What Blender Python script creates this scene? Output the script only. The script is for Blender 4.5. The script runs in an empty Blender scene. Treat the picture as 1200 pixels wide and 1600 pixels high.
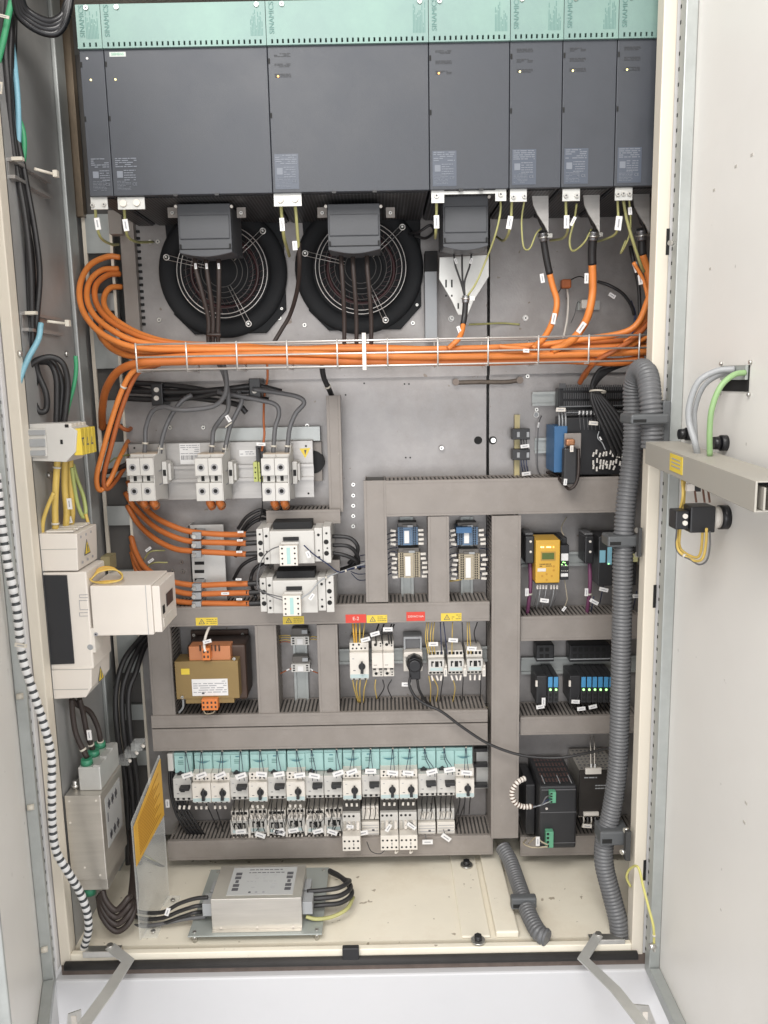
import bpy, bmesh, math, random
from mathutils import Vector, Matrix, Euler
random.seed(7)
R = math.radians
scene = bpy.context.scene
COL = scene.collection

# ------------------------------------------------------------------ camera
FPX = 1250.0                       # focal length in photo pixels (photo 1200 x 1600)
cam_d = bpy.data.cameras.new('camera')
cam = bpy.data.objects.new('camera', cam_d); COL.objects.link(cam)
cam_d.sensor_fit = 'VERTICAL'; cam_d.sensor_height = 36.0
cam_d.lens = FPX / 1600.0 * 36.0
cam_d.clip_start = 0.02; cam_d.clip_end = 200
CAM = Vector((0.0, -1.89, 1.40))
CM = Euler((R(90 - 9.3), 0, 0)).to_matrix() @ Matrix.Rotation(R(-1.1), 3, 'Z')
cam.matrix_world = Matrix.Translation(CAM) @ CM.to_4x4()
scene.camera = cam

# ------------------------------------------------------------------ light
w = bpy.data.worlds.new('World'); scene.world = w; w.use_nodes = True
w.node_tree.nodes['Background'].inputs[0].default_value = (1.0, 0.98, 0.96, 1)
w.node_tree.nodes['Background'].inputs[1].default_value = 0.72
def area(name, loc, target, sx, sy, energy, color=(1, 1, 1)):
    d = bpy.data.lights.new(name, 'AREA'); d.shape = 'RECTANGLE'; d.size = sx; d.size_y = sy
    d.energy = energy; d.color = color
    o = bpy.data.objects.new(name, d); COL.objects.link(o); o.location = loc
    o.rotation_euler = (Vector(target) - Vector(loc)).to_track_quat('-Z', 'Y').to_euler()
    return o
area('ceiling_lamp', (-0.5, -2.3, 3.0), (0.1, -0.2, 0.5), 1.8, 1.0, 56, (1.0, 0.97, 0.93))
area('right_fill_light', (1.9, -1.9, 2.7), (-0.6, -0.3, 0.7), 1.2, 0.8, 30, (1.0, 0.96, 0.91))  # added fill light, brightens the left door and left wall
area('window_light', (0.0, -3.4, 1.0), (0.0, 0, 0.35), 3.0, 1.5, 38, (0.97, 0.98, 1.0))
vs = scene.view_settings
vs.view_transform = 'Standard'; vs.look = 'None'; vs.gamma = 1.0; vs.use_curve_mapping = False
vs.exposure = 0.33

# ------------------------------------------------------------------ placing: photo pixel -> point on a real plane
def ray(px, py):
    return CM @ Vector(((px - 600) / FPX, (800 - py) / FPX, -1))
def P(px, py, Y=0.0):
    d = ray(px, py); t = (Y - CAM.y) / d.y
    return CAM + d * t
def PXP(px, py, X):
    d = ray(px, py); t = (X - CAM.x) / d.x
    return CAM + d * t
def PZ(px, py, Z):
    d = ray(px, py); t = (Z - CAM.z) / d.z
    return CAM + d * t
def rect(x0, y0, x1, y1, Y):
    xm, ym = (x0 + x1) / 2, (y0 + y1) / 2
    return P(x0, ym, Y).x, P(x1, ym, Y).x, P(xm, y1, Y).z, P(xm, y0, Y).z    # X0 X1 Z0 Z1

# ------------------------------------------------------------------ materials
MATS = {}
def mat(name, col, rough=0.5, metal=0.0, var=0.06, nscale=9.0, bump=0.0, bscale=300, emit=0, alpha=None,
        stain=None, sscale=4.0, samt=0.5, coat=0, spec=None, stretch=None, trans=0, rv=1.0, specks=None):
    if name in MATS: return MATS[name]
    m = bpy.data.materials.new(name); m.use_nodes = True
    nt = m.node_tree; N = nt.nodes; L = nt.links
    b = N['Principled BSDF']
    b.inputs['Base Color'].default_value = (*col, 1)
    b.inputs['Roughness'].default_value = rough
    b.inputs['Metallic'].default_value = metal
    if spec is not None: b.inputs['Specular IOR Level'].default_value = spec
    if coat: b.inputs['Coat Weight'].default_value = coat
    if trans: b.inputs['Transmission Weight'].default_value = trans
    if emit:
        b.inputs['Emission Color'].default_value = (*col, 1); b.inputs['Emission Strength'].default_value = emit
    if alpha is not None: b.inputs['Alpha'].default_value = alpha
    tc = N.new('ShaderNodeTexCoord'); src = tc.outputs['Object']
    if stretch:
        mp = N.new('ShaderNodeMapping'); mp.inputs['Scale'].default_value = stretch
        L.new(src, mp.inputs['Vector']); src = mp.outputs['Vector']
    if var:
        n = N.new('ShaderNodeTexNoise'); n.inputs['Scale'].default_value = nscale; n.inputs['Detail'].default_value = 6
        n.inputs['Roughness'].default_value = 0.62
        L.new(src, n.inputs['Vector'])
        r = N.new('ShaderNodeMapRange'); r.inputs[1].default_value = 0.3; r.inputs[2].default_value = 0.7
        r.inputs[3].default_value = 1 - var; r.inputs[4].default_value = 1 + var
        L.new(n.outputs['Fac'], r.inputs[0])
        mx = N.new('ShaderNodeVectorMath'); mx.operation = 'SCALE'
        mx.inputs[0].default_value = col; L.new(r.outputs[0], mx.inputs['Scale'])
        out = mx.outputs[0]
        if stain:
            n2 = N.new('ShaderNodeTexNoise'); n2.inputs['Scale'].default_value = sscale; n2.inputs['Detail'].default_value = 8
            n2.inputs['Roughness'].default_value = 0.7
            L.new(tc.outputs['Object'], n2.inputs['Vector'])
            r2 = N.new('ShaderNodeMapRange'); r2.inputs[1].default_value = 0.48; r2.inputs[2].default_value = 0.72
            r2.inputs[4].default_value = samt
            L.new(n2.outputs['Fac'], r2.inputs[0])
            mm = N.new('ShaderNodeMix'); mm.data_type = 'RGBA'
            L.new(r2.outputs[0], mm.inputs[0]); L.new(out, mm.inputs[6]); mm.inputs[7].default_value = (*stain, 1)
            out = mm.outputs[2]
        if specks:
            n4 = N.new('ShaderNodeTexNoise'); n4.inputs['Scale'].default_value = specks[0]; n4.inputs['Detail'].default_value = 2
            L.new(tc.outputs['Object'], n4.inputs['Vector'])
            r4 = N.new('ShaderNodeMapRange'); r4.inputs[1].default_value = specks[1]; r4.inputs[2].default_value = specks[1] + .03; r4.inputs[4].default_value = .75
            L.new(n4.outputs['Fac'], r4.inputs[0])
            m4 = N.new('ShaderNodeMix'); m4.data_type = 'RGBA'
            L.new(r4.outputs[0], m4.inputs[0]); L.new(out, m4.inputs[6]); m4.inputs[7].default_value = (*specks[2], 1)
            out = m4.outputs[2]
        L.new(out, b.inputs['Base Color'])
        r3 = N.new('ShaderNodeMapRange'); r3.inputs[3].default_value = max(0.02, rough - 0.08 * rv); r3.inputs[4].default_value = min(1, rough + 0.1 * rv)
        L.new(n.outputs['Fac'], r3.inputs[0]); L.new(r3.outputs[0], b.inputs['Roughness'])
    if bump:
        n3 = N.new('ShaderNodeTexNoise'); n3.inputs['Scale'].default_value = bscale; n3.inputs['Detail'].default_value = 3
        L.new(src, n3.inputs['Vector'])
        bp = N.new('ShaderNodeBump'); bp.inputs['Strength'].default_value = bump; bp.inputs['Distance'].default_value = 0.001
        L.new(n3.outputs['Fac'], bp.inputs['Height']); L.new(bp.outputs[0], b.inputs['Normal'])
    MATS[name] = m
    return m
galv   = mat('galvanised', (0.315, 0.30, 0.295), 0.40, 0.35, 0.28, 6, 0.25, 220, stain=(0.20, 0.175, 0.155), sscale=3.2, samt=0.6, rv=2.0, specks=(55, .73, (.17, .13, .10)))
galvw  = mat('galvanised_wall', (0.40, 0.40, 0.395), 0.48, 0.35, 0.14, 5, 0.1, 60, stain=(0.27, 0.26, 0.24), sscale=2.0, samt=0.5)
doorp  = mat('door_paint', (0.80, 0.78, 0.745), 0.36, 0, 0.03, 2, 0.12, 500, stain=(0.76, 0.73, 0.69), sscale=2.2, samt=0.6, specks=(38, .745, (.45, .43, .40)))
basep  = mat('base_paint', (0.60, 0.60, 0.615), 0.42, 0, 0.04, 3, 0.12, 500, stain=(0.55, 0.54, 0.54), sscale=3, samt=0.5)
galvt  = mat('galvanised_tube', (0.42, 0.44, 0.43), 0.45, 0.4, 0.12, 12, 0.15, 120)
tin    = mat('tinned_sheet', (0.60, 0.57, 0.52), 0.3, 0.75, 0.1, 5, 0.1, 40, stretch=(1, 1, 12))
alu    = mat('aluminium', (0.42, 0.405, 0.39), 0.42, 0.55, 0.15, 6, 0.1, 60, stretch=(1, 1, 8))
zinc   = mat('zinc_plate', (0.58, 0.58, 0.56), 0.4, 0.45, 0.08, 16, 0.1, 100)
chrome = mat('bright_wire', (0.78, 0.75, 0.72), 0.3, 0.6, 0.05, 20)
steel  = mat('screw_steel', (0.62, 0.61, 0.58), 0.3, 0.9, 0.1, 40)
beige  = mat('beige_paint', (0.72, 0.66, 0.56), 0.42, 0, 0.03, 3, 0.12, 500, stain=(0.50, 0.47, 0.42), sscale=3, samt=0.25)
lgrey  = mat('light_grey_paint', (0.68, 0.67, 0.67), 0.40, 0, 0.03, 2, 0.12, 500, stain=(0.52, 0.51, 0.5), sscale=2.5, samt=0.25)
cream  = mat('cream_floor', (0.84, 0.785, 0.66), 0.5, 0, 0.05, 5, 0.1, 300, stain=(0.62, 0.54, 0.42), sscale=5, samt=0.55, specks=(48, .715, (.30, .24, .17)))
ductm  = mat('duct_grey', (0.268, 0.240, 0.218), 0.52, 0, 0.10, 9, 0.08, 400, stain=(0.19, 0.165, 0.145), sscale=7, samt=0.5, specks=(70, .73, (.34, .31, .27)))
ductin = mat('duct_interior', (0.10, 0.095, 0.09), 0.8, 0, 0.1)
ductd  = mat('door_duct_grey', (0.36, 0.34, 0.30), 0.5, 0, 0.05, 6, 0.08, 400, stain=(0.33, 0.30, 0.25), sscale=6, samt=0.5)
drvm   = mat('drive_grey', (0.048, 0.053, 0.064), 0.44, 0.0, 0.12, 7, 0.25, 900, spec=0.45, rv=2.4)
drvd   = mat('drive_body', (0.05, 0.052, 0.058), 0.5, 0.2, 0.1, 8)
capm   = mat('terminal_cap', (0.06, 0.063, 0.070), 0.45, 0, 0.06, 8, 0.2, 700)
turq   = mat('turquoise_plastic', (0.185, 0.285, 0.262), 0.5, 0, 0.03, 4, 0.1, 500, stain=(0.25, 0.40, 0.33), sscale=5, samt=0.4)
turqd  = mat('turquoise_print', (0.11, 0.22, 0.20), 0.6, 0, 0.0)
feeder = mat('feeder_wire', (.045, .06, .09), .45, 0, .1, 30)
bluturq = mat('pale_turquoise', (0.36, 0.56, 0.54), 0.4, 0, 0.05, 10)
blk    = mat('black_plastic', (0.018, 0.018, 0.02), 0.38, 0, 0.1, 10, 0.1, 300)
blkm   = mat('black_matt', (0.012, 0.012, 0.013), 0.75, 0, 0.1, 10)
fanm   = mat('fan_black', (0.016, 0.017, 0.019), 0.72, 0.0, 0.1, 10, 0.15, 300, spec=0.3)
fanred = mat('impeller_dark', (0.055, 0.020, 0.022), 0.4, 0.1, 0.2)
rubber = mat('cable_black', (0.022, 0.021, 0.022), 0.42, 0, 0.12, 30)
cgrey  = mat('cable_grey', (0.12, 0.12, 0.125), 0.4, 0, 0.1, 20)
cbrown = mat('cable_brownblack', (0.035, 0.025, 0.022), 0.5, 0, 0.15, 30)
orange = mat('cable_orange', (0.70, 0.225, 0.05), 0.46, 0, 0.10, 14, 0.1, 200)
orange2 = mat('cable_orange_pale', (0.66, 0.25, 0.075), 0.5, 0, 0.14, 14, 0.1, 200)
orange3 = mat('cable_orange_deep', (0.58, 0.165, 0.035), 0.48, 0, 0.14, 14, 0.1, 200)
orangd = mat('cable_rust_orange', (0.40, 0.11, 0.03), 0.5, 0, 0.12, 14, 0.1, 200)
yellow = mat('wire_yellow', (0.62, 0.44, 0.11), 0.45, 0, 0.08, 30)
ygreen = mat('wire_green_yellow', (0.42, 0.41, 0.17), 0.45, 0, 0.1, 30)
green  = mat('cable_green', (0.05, 0.30, 0.14), 0.4, 0, 0.08, 20)
lgreen = mat('cable_light_green', (0.26, 0.41, 0.19), 0.45, 0, 0.08, 20)
lblue  = mat('cable_light_blue', (0.22, 0.45, 0.55), 0.4, 0, 0.08, 20)
dblue  = mat('wire_dark_blue', (0.025, 0.035, 0.085), 0.45, 0, 0.1, 30)
purple = mat('cable_purple', (0.16, 0.05, 0.11), 0.45, 0, 0.1, 20)
greyc  = mat('cable_mid_grey', (0.33, 0.34, 0.35), 0.42, 0, 0.05, 20)
condm  = mat('conduit_grey', (0.13, 0.132, 0.138), 0.40, 0, 0.1, 12, 0.1, 200)
clampm = mat('clamp_grey', (0.10, 0.105, 0.11), 0.5, 0, 0.1, 12)
white  = mat('white_plastic', (0.72, 0.67, 0.61), 0.42, 0, 0.03, 8)
white2 = mat('off_white_plastic', (0.70, 0.66, 0.60), 0.45, 0, 0.04, 12, 0.06, 400)
devw   = mat('device_light_grey', (0.56, 0.545, 0.515), 0.45, 0, 0.04, 15, 0.08, 400)
dark2  = mat('device_socket', (0.01, 0.01, 0.01), 0.8, 0, 0)
paper  = mat('label_paper', (0.74, 0.73, 0.72), 0.6, 0, 0.03, 20)
ink    = mat('label_ink', (0.10, 0.10, 0.11), 0.7, 0, 0)
inkl   = mat('faint_ink', (0.34, 0.34, 0.36), 0.7, 0, 0)
plate_ink = mat('drive_print', (0.17, 0.185, 0.215), 0.6, 0, 0)
plate_bg = mat('drive_nameplate', (0.075, 0.088, 0.115), 0.35, 0, 0)
warnY  = mat('warning_yellow', (0.72, 0.54, 0.06), 0.5, 0, 0.04, 20)
amber  = mat('amber_sticker', (0.66, 0.37, 0.05), 0.42, 0, 0.08, 15)
redm   = mat('sign_red', (0.62, 0.05, 0.03), 0.45, 0, 0.03, 20)
copper = mat('copper_sleeve', (0.42, 0.20, 0.10), 0.45, 0.4, 0.1, 20)
orplug = mat('orange_plug', (0.66, 0.20, 0.05), 0.45, 0, 0.05, 20)
transc = mat('transformer_core', (0.27, 0.185, 0.075), 0.5, 0.25, 0.1, 10, 0.1, 200)
transd = mat('transformer_coil', (0.06, 0.035, 0.025), 0.4, 0.1, 0.15, 10)
transb = mat('transformer_bobbin', (0.50, 0.20, 0.09), 0.4, 0, 0.06, 10)
yelmod = mat('yellow_module', (0.62, 0.36, 0.045), 0.42, 0, 0.05, 15)
lcd    = mat('lcd_green', (0.08, 0.12, 0.02), 0.25, 0, 0.03)
bluem  = mat('blue_module', (0.035, 0.12, 0.26), 0.42, 0, 0.06, 10)
iblue  = mat('io_blue', (0.07, 0.27, 0.50), 0.35, 0, 0.03)
tblue  = mat('terminal_blue', (0.10, 0.17, 0.27), 0.45, 0, 0.1, 60)
tbeige = mat('terminal_beige', (0.42, 0.36, 0.26), 0.5, 0, 0.08, 60)
led    = mat('led_green', (0.35, 1.0, 0.25), 0.4, 0, 0, emit=2.5)
ledo   = mat('led_orange', (1.0, 0.45, 0.1), 0.4, 0, 0, emit=1.5)
ledw   = mat('led_amber', (1.0, 0.85, 0.35), 0.4, 0, 0, emit=1.3)
gplug  = mat('green_plug', (0.12, 0.36, 0.22), 0.4, 0, 0.05, 20)
emerald = mat('emerald_cap', (0.04, 0.23, 0.13), 0.35, 0, 0.05, 20)
gask   = mat('gasket_rubber', (0.03, 0.028, 0.027), 0.7, 0, 0.2, 30)
brownl = mat('shaded_lip', (0.13, 0.10, 0.085), 0.7, 0, 0.25, 30)  # brown puts the shade on the lower lip into its colour
tie    = mat('cable_tie', (0.62, 0.58, 0.50), 0.4, 0, 0.03)
shiny  = mat('bakelite_black', (0.010, 0.010, 0.012), 0.28, 0, 0.05, 10)
psum   = mat('psu_black', (0.028, 0.028, 0.03), 0.42, 0.1, 0.1, 10, 0.1, 400)
plateF = mat('filter_plate', (0.40, 0.43, 0.41), 0.42, 0.3, 0.05, 8)
screen = mat('dark_window', (0.022, 0.023, 0.027), 0.5, 0, 0.06, 20)
acry   = bpy.data.materials.new('acrylic'); acry.use_nodes = True
_n = acry.node_tree.nodes; _l = acry.node_tree.links
_b = _n['Principled BSDF']; _b.inputs['Base Color'].default_value = (0.95, 0.97, 0.95, 1)
_b.inputs['Roughness'].default_value = 0.06; _b.inputs['Alpha'].default_value = 0.20; _b.inputs['IOR'].default_value = 1.45
# perforated sheet
perf = mat('perforated_sheet', (0.055, 0.056, 0.06), 0.5, 0.3, 0)
_n = perf.node_tree.nodes; _l = perf.node_tree.links
_v = _n.new('ShaderNodeTexVoronoi'); _v.inputs['Scale'].default_value = 150; _v.inputs['Randomness'].default_value = 0
_t = _n.new('ShaderNodeTexCoord'); _l.new(_t.outputs['Object'], _v.inputs['Vector'])
_c = _n.new('ShaderNodeValToRGB'); _c.color_ramp.elements[0].position = 0.42; _c.color_ramp.elements[0].color = (0.008, 0.008, 0.008, 1)
_c.color_ramp.elements[1].position = 0.48; _c.color_ramp.elements[1].color = (0.11, 0.11, 0.115, 1)
_l.new(_v.outputs['Distance'], _c.inputs[0]); _l.new(_c.outputs[0], _n['Principled BSDF'].inputs['Base Color'])

# ------------------------------------------------------------------ mesh building
def catmull(pts, n=8):
    pts = [Vector(p) for p in pts]
    if len(pts) < 3: return pts
    out = []
    ext = [pts[0] * 2 - pts[1]] + pts + [pts[-1] * 2 - pts[-2]]
    for i in range(1, len(ext) - 2):
        a, b, c, d = ext[i - 1:i + 3]
        for k in range(n):
            t = k / n
            out.append(0.5 * ((2 * b) + (c - a) * t + (2 * a - 5 * b + 4 * c - d) * t * t + (3 * b - a - 3 * c + d) * t ** 3))
    out.append(pts[-1])
    return out
def resample(pts, step):
    out = [pts[0]]; acc = 0
    for a, b in zip(pts, pts[1:]):
        l = (b - a).length
        while l > 1e-9 and acc + l >= step:
            t = (step - acc) / l
            a = a.lerp(b, t); out.append(a.copy()); l = (b - a).length; acc = 0
        acc += l
    return out

class MB:
    def __init__(self): self.v = []; self.f = []; self.m = []; self.mats = []; self.s = []
    def slot(self, mt):
        if mt not in self.mats: self.mats.append(mt)
        return self.mats.index(mt)
    def add(self, vs, fs, mt, smooth=False):
        o = len(self.v); k = self.slot(mt)
        self.v += [Vector(v) for v in vs]
        for f in fs: self.f.append([i + o for i in f]); self.m.append(k); self.s.append(smooth)
        return self
    def box(self, x0, x1, y0, y1, z0, z1, mt, M=None):
        if x0 > x1: x0, x1 = x1, x0
        if y0 > y1: y0, y1 = y1, y0
        if z0 > z1: z0, z1 = z1, z0
        vs = [Vector(p) for p in ((x0, y0, z0), (x1, y0, z0), (x1, y1, z0), (x0, y1, z0), (x0, y0, z1), (x1, y0, z1), (x1, y1, z1), (x0, y1, z1))]
        if M: vs = [M @ p for p in vs]
        return self.add(vs, [(0, 3, 2, 1), (4, 5, 6, 7), (0, 1, 5, 4), (1, 2, 6, 5), (2, 3, 7, 6), (3, 0, 4, 7)], mt)
    def pb(self, x0, y0, x1, y1, Yf, Yb, mt):
        a, b, c, d = rect(x0, y0, x1, y1, Yf)
        return self.box(a, b, Yf, Yb, c, d, mt)
    def prism(self, pts, ext, mt, smooth=False):
        n = len(pts); pts = [Vector(p) for p in pts]; e = Vector(ext)
        vs = pts + [p + e for p in pts]
        fs = [tuple(range(n)), tuple(range(2 * n - 1, n - 1, -1))]
        fs += [(i, i + n, (i + 1) % n + n, (i + 1) % n) for i in range(n)]
        return self.add(vs, fs, mt, smooth)
    def ppoly(self, pts, Yf, Yb, mt):
        return self.prism([P(x, y, Yf) for x, y in pts], (0, Yb - Yf, 0), mt)
    def tube(self, pts, r, mt, seg=8, caps=True, alt=None, rad=None, smooth=True):
        pts = [Vector(p) for p in pts]; n = len(pts); rings = []
        t0 = (pts[1] - pts[0]).normalized()
        up = Vector((0, 0, 1)) if abs(t0.z) < 0.9 else Vector((0, 1, 0))
        nrm = (up - t0 * up.dot(t0)).normalized()
        for i, p in enumerate(pts):
            t = (pts[min(i + 1, n - 1)] - pts[max(i - 1, 0)])
            if t.length < 1e-9: t = t0.copy()
            t.normalize()
            nrm = nrm - t * nrm.dot(t)
            if nrm.length < 1e-6: nrm = t.orthogonal()
            nrm.normalize(); bn = t.cross(nrm)
            rr = rad(i) if rad else r
            rings.append([p + (nrm * math.cos(2 * math.pi * k / seg) + bn * math.sin(2 * math.pi * k / seg)) * rr for k in range(seg)])
        vs = [v for r_ in rings for v in r_]; o = len(self.v); self.v += vs
        k0 = self.slot(mt); k1 = self.slot(alt[0]) if alt else k0
        for i in range(n - 1):
            kk = k1 if (alt and alt[1](i)) else k0
            for k in range(seg):
                self.f.append([o + i * seg + k, o + i * seg + (k + 1) % seg, o + (i + 1) * seg + (k + 1) % seg, o + (i + 1) * seg + k])
                self.m.append(kk); self.s.append(smooth)
        if caps:
            self.f.append([o + k for k in range(seg)][::-1]); self.m.append(k0); self.s.append(False)
            self.f.append([o + (n - 1) * seg + k for k in range(seg)]); self.m.append(k0); self.s.append(False)
        return self
    def cyl(self, a, b, r, mt, seg=12, r2=None):
        a, b = Vector(a), Vector(b); r2 = r if r2 is None else r2
        return self.tube([a, b], r, mt, seg, rad=lambda i: (r, r2)[i])
    def ring(self, c, ax, R0, r, mt, seg=40, s2=6, sx=1.0):
        c = Vector(c); ax = Vector(ax).normalized(); u = ax.orthogonal().normalized(); v_ = ax.cross(u)
        o = len(self.v); k = self.slot(mt)
        for i in range(seg):
            a = 2 * math.pi * i / seg; d = u * math.cos(a) + v_ * math.sin(a)
            for j in range(s2):
                b_ = 2 * math.pi * j / s2
                self.v.append(c + d * (R0 + r * math.cos(b_)) + ax * r * math.sin(b_))
        for i in range(seg):
            for j in range(s2):
                self.f.append([o + i * s2 + j, o + ((i + 1) % seg) * s2 + j, o + ((i + 1) % seg) * s2 + (j + 1) % s2, o + i * s2 + (j + 1) % s2])
                self.m.append(k); self.s.append(True)
        return self
    def lathe(self, c, ax, prof, mt, seg=40):
        c = Vector(c); ax = Vector(ax).normalized(); u = ax.orthogonal().normalized(); v_ = ax.cross(u)
        o = len(self.v); k = self.slot(mt); n = len(prof)
        for i in range(seg):
            a = 2 * math.pi * i / seg; d = u * math.cos(a) + v_ * math.sin(a)
            for (r_, h) in prof: self.v.append(c + d * r_ + ax * h)
        for i in range(seg):
            for j in range(n - 1):
                self.f.append([o + i * n + j, o + ((i + 1) % seg) * n + j, o + ((i + 1) % seg) * n + j + 1, o + i * n + j + 1])
                self.m.append(k); self.s.append(True)
        return self
    def bars(self, x0, x1, z0, z1, Y, n, mt, fill=0.5, t=0.0006, seed=None):
        rr = random.Random(seed if seed is not None else int(abs(x0 * 1e4) + abs(z0 * 1e4)))
        h = (z1 - z0) / n
        for i in range(n):
            a = x0; zc = z1 - h * (i + 0.5)
            while a < x1 - 0.001:
                l = rr.uniform(0.08, 0.32) * (x1 - x0); b = min(a + l, x1)
                if rr.random() < 0.85: self.box(a, b, Y, Y + t, zc - h * fill / 2, zc + h * fill / 2, mt)
                a = b + rr.uniform(0.02, 0.06) * (x1 - x0)
        return self
    def build(self, name, parent=None, bevel=0.0, local=False, kind=None, label=None, cat=None, group=None):
        if not self.v: return None
        if parent is not None:
            off = Vector((0, 0, 0))
            if not local:
                r_ = parent
                while r_.parent: r_ = r_.parent
                off = r_.location.copy()
        else:
            xs = [v.x for v in self.v]; ys = [v.y for v in self.v]; zs = [v.z for v in self.v]
            off = Vector(((min(xs) + max(xs)) / 2, (min(ys) + max(ys)) / 2, min(zs)))
        me = bpy.data.meshes.new(name)
        me.from_pydata([tuple(v - off) for v in self.v], [], self.f)
        for mt in self.mats: me.materials.append(mt)
        me.polygons.foreach_set('material_index', self.m)
        me.polygons.foreach_set('use_smooth', self.s)
        me.update()
        bm = bmesh.new(); bm.from_mesh(me); bmesh.ops.recalc_face_normals(bm, faces=bm.faces); bm.to_mesh(me); bm.free()
        o = bpy.data.objects.new(name, me); COL.objects.link(o)
        if parent is not None: o.parent = parent
        else: o.location = off
        if bevel:
            md = o.modifiers.new('bevel', 'BEVEL'); md.width = bevel; md.segments = 2; md.limit_method = 'ANGLE'; md.angle_limit = R(50)
            md.harden_normals = False
        if kind: o['kind'] = kind
        if label: o['label'] = label
        if cat: o['category'] = cat
        if group: o['group'] = group
        return o
def thing(name, label, cat, loc=(0, 0, 0), group=None):
    o = bpy.data.objects.new(name, None); COL.objects.link(o); o.location = loc
    o.empty_display_size = 0.02
    o['label'] = label; o['category'] = cat
    if group: o['group'] = group
    return o
def dup(root, loc, label=None):
    r_ = root.copy(); COL.objects.link(r_); r_.location = loc
    if label: r_['label'] = label
    def rec(src, dst):
        for ch in [c for c in src.children]:
            c = ch.copy(); COL.objects.link(c); c.parent = dst; rec(ch, c)
    rec(root, r_)
    return r_
def lettering(txt, size, mt, parent, loc, rotx=90, rotz=0, roty=0, name='lettering', local=False, sx=1.0, M=None):
    cu = bpy.data.curves.new('t', 'FONT'); cu.body = txt; cu.size = size; cu.extrude = 0.0003; cu.align_x = 'CENTER'; cu.align_y = 'CENTER'
    tmp = bpy.data.objects.new('t', cu); COL.objects.link(tmp)
    dg = bpy.context.evaluated_depsgraph_get()
    me = bpy.data.meshes.new_from_object(tmp.evaluated_get(dg))
    bpy.data.objects.remove(tmp)
    rot = M if M is not None else (Matrix.Rotation(R(roty), 4, 'Y') @ Matrix.Rotation(R(rotz), 4, 'Z') @ Matrix.Rotation(R(rotx), 4, 'X'))
    off = Vector((0, 0, 0))
    if not local:
        r_ = parent
        while r_.parent: r_ = r_.parent
        off = r_.location.copy()
    me.transform(Matrix.Translation(Vector(loc) - off) @ rot @ Matrix.Diagonal((sx, 1, 1, 1)))
    me.materials.clear(); me.materials.append(mt)
    me.name = name
    o = bpy.data.objects.new(name, me); COL.objects.link(o); o.parent = parent
    return o
def tag_box(mb, px, py, Y, ang=0, wd=13, hg=6.5, mt=None, t=0.0025):
    p = P(px, py, Y); M = Matrix.Translation(p) @ Matrix.Rotation(R(ang), 4, 'Y')
    mt = mt or paper
    mb.box(-wd * .0005, wd * .0005, -t, 0, -hg * .0005, hg * .0005, mt, M)
    if wd > 9 or hg > 9:
        if wd > hg: mb.box(-wd * .0003, wd * .0003, -t - .0004, -t, -hg * .00012, hg * .00012, inkl, M)
        else: mb.box(-wd * .00012, wd * .00012, -t - .0004, -t, -hg * .0003, hg * .0003, inkl, M)
def cable(name, label, cat, pts, r, mt, group=None, tags=(), ties=(), n=8, seg=8, parent=None, alt=None, world=False):
    """pts: (px, py, Y) photo point on the plane Y; r in millimetres"""
    w_ = [Vector(p) if world else P(*p) for p in pts]
    c = catmull(w_, n)
    mb = MB().tube(c, r * 0.001, mt, seg)
    o = mb.build(name, parent, label=label, cat=cat, group=group)
    for t in tags:
        m2 = MB(); tag_box(m2, *t); m2.build('wire_marker', o)
    for (i, rr) in ties:
        j = int(i * (len(c) - 1)); j = max(1, min(len(c) - 2, j))
        d = (c[j + 1] - c[j - 1]).normalized()
        m2 = MB().cyl(c[j] - d * 0.002, c[j] + d * 0.002, r * 0.001 + rr * .001, tie, 10)
        m2.build('cable_tie', o)
    return o
def screw(mb, x, y, z, r=0.004, mt=None, ax=(0, -1, 0), h=0.003):
    p = Vector((x, y, z)); a = Vector(ax)
    mb.cyl(p, p + a * h, r, mt or steel, 12, r * 0.85)
    mb.cyl(p + a * h, p + a * (h + .0004), r * 0.4, ink, 6)
ORD = ['first', 'second', 'third', 'fourth', 'fifth', 'sixth', 'seventh', 'eighth', 'ninth', 'tenth', 'eleventh', 'twelfth', 'thirteenth', 'fourteenth', 'fifteenth', 'sixteenth']

# ================================================================== THE CABINET
XL, XR, YF = -0.677, 0.503, -0.38
XI = .80
ZF = PZ(550, 1484, 0.2).z
_f = P(550, 1486, YF); ZF = _f.z           # floor panel height
ZT = 2.22
cab = thing('control_cabinet', 'tall beige electrical control cabinet standing with both doors open', 'cabinet', (-0.087, YF, 0))
m = MB(); m.box(XL - .025, XL, YF + .03, .16, ZF - .02, ZT, galvw); m.build('side_wall', cab)
m = MB(); m.box(XI, XI + .02, YF + .03, .16, ZF - .02, ZT, galvw); m.build('side_wall', cab)
m = MB(); m.box(XL, XI, .13, .15, ZF - .02, ZT, galvw); m.build('back_wall', cab)
m = MB(); m.box(XL - .025, XR + .07, YF + .002, .16, ZT, ZT + .02, beige); m.box(XR + .07, XI + .02, YF + .002, .16, ZT, ZT + .02, beige); m.box(XR + .0462, XI + .02, YF + .002, YF + .028, ZF - .02, ZT, beige); m.build('roof', cab)
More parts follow.
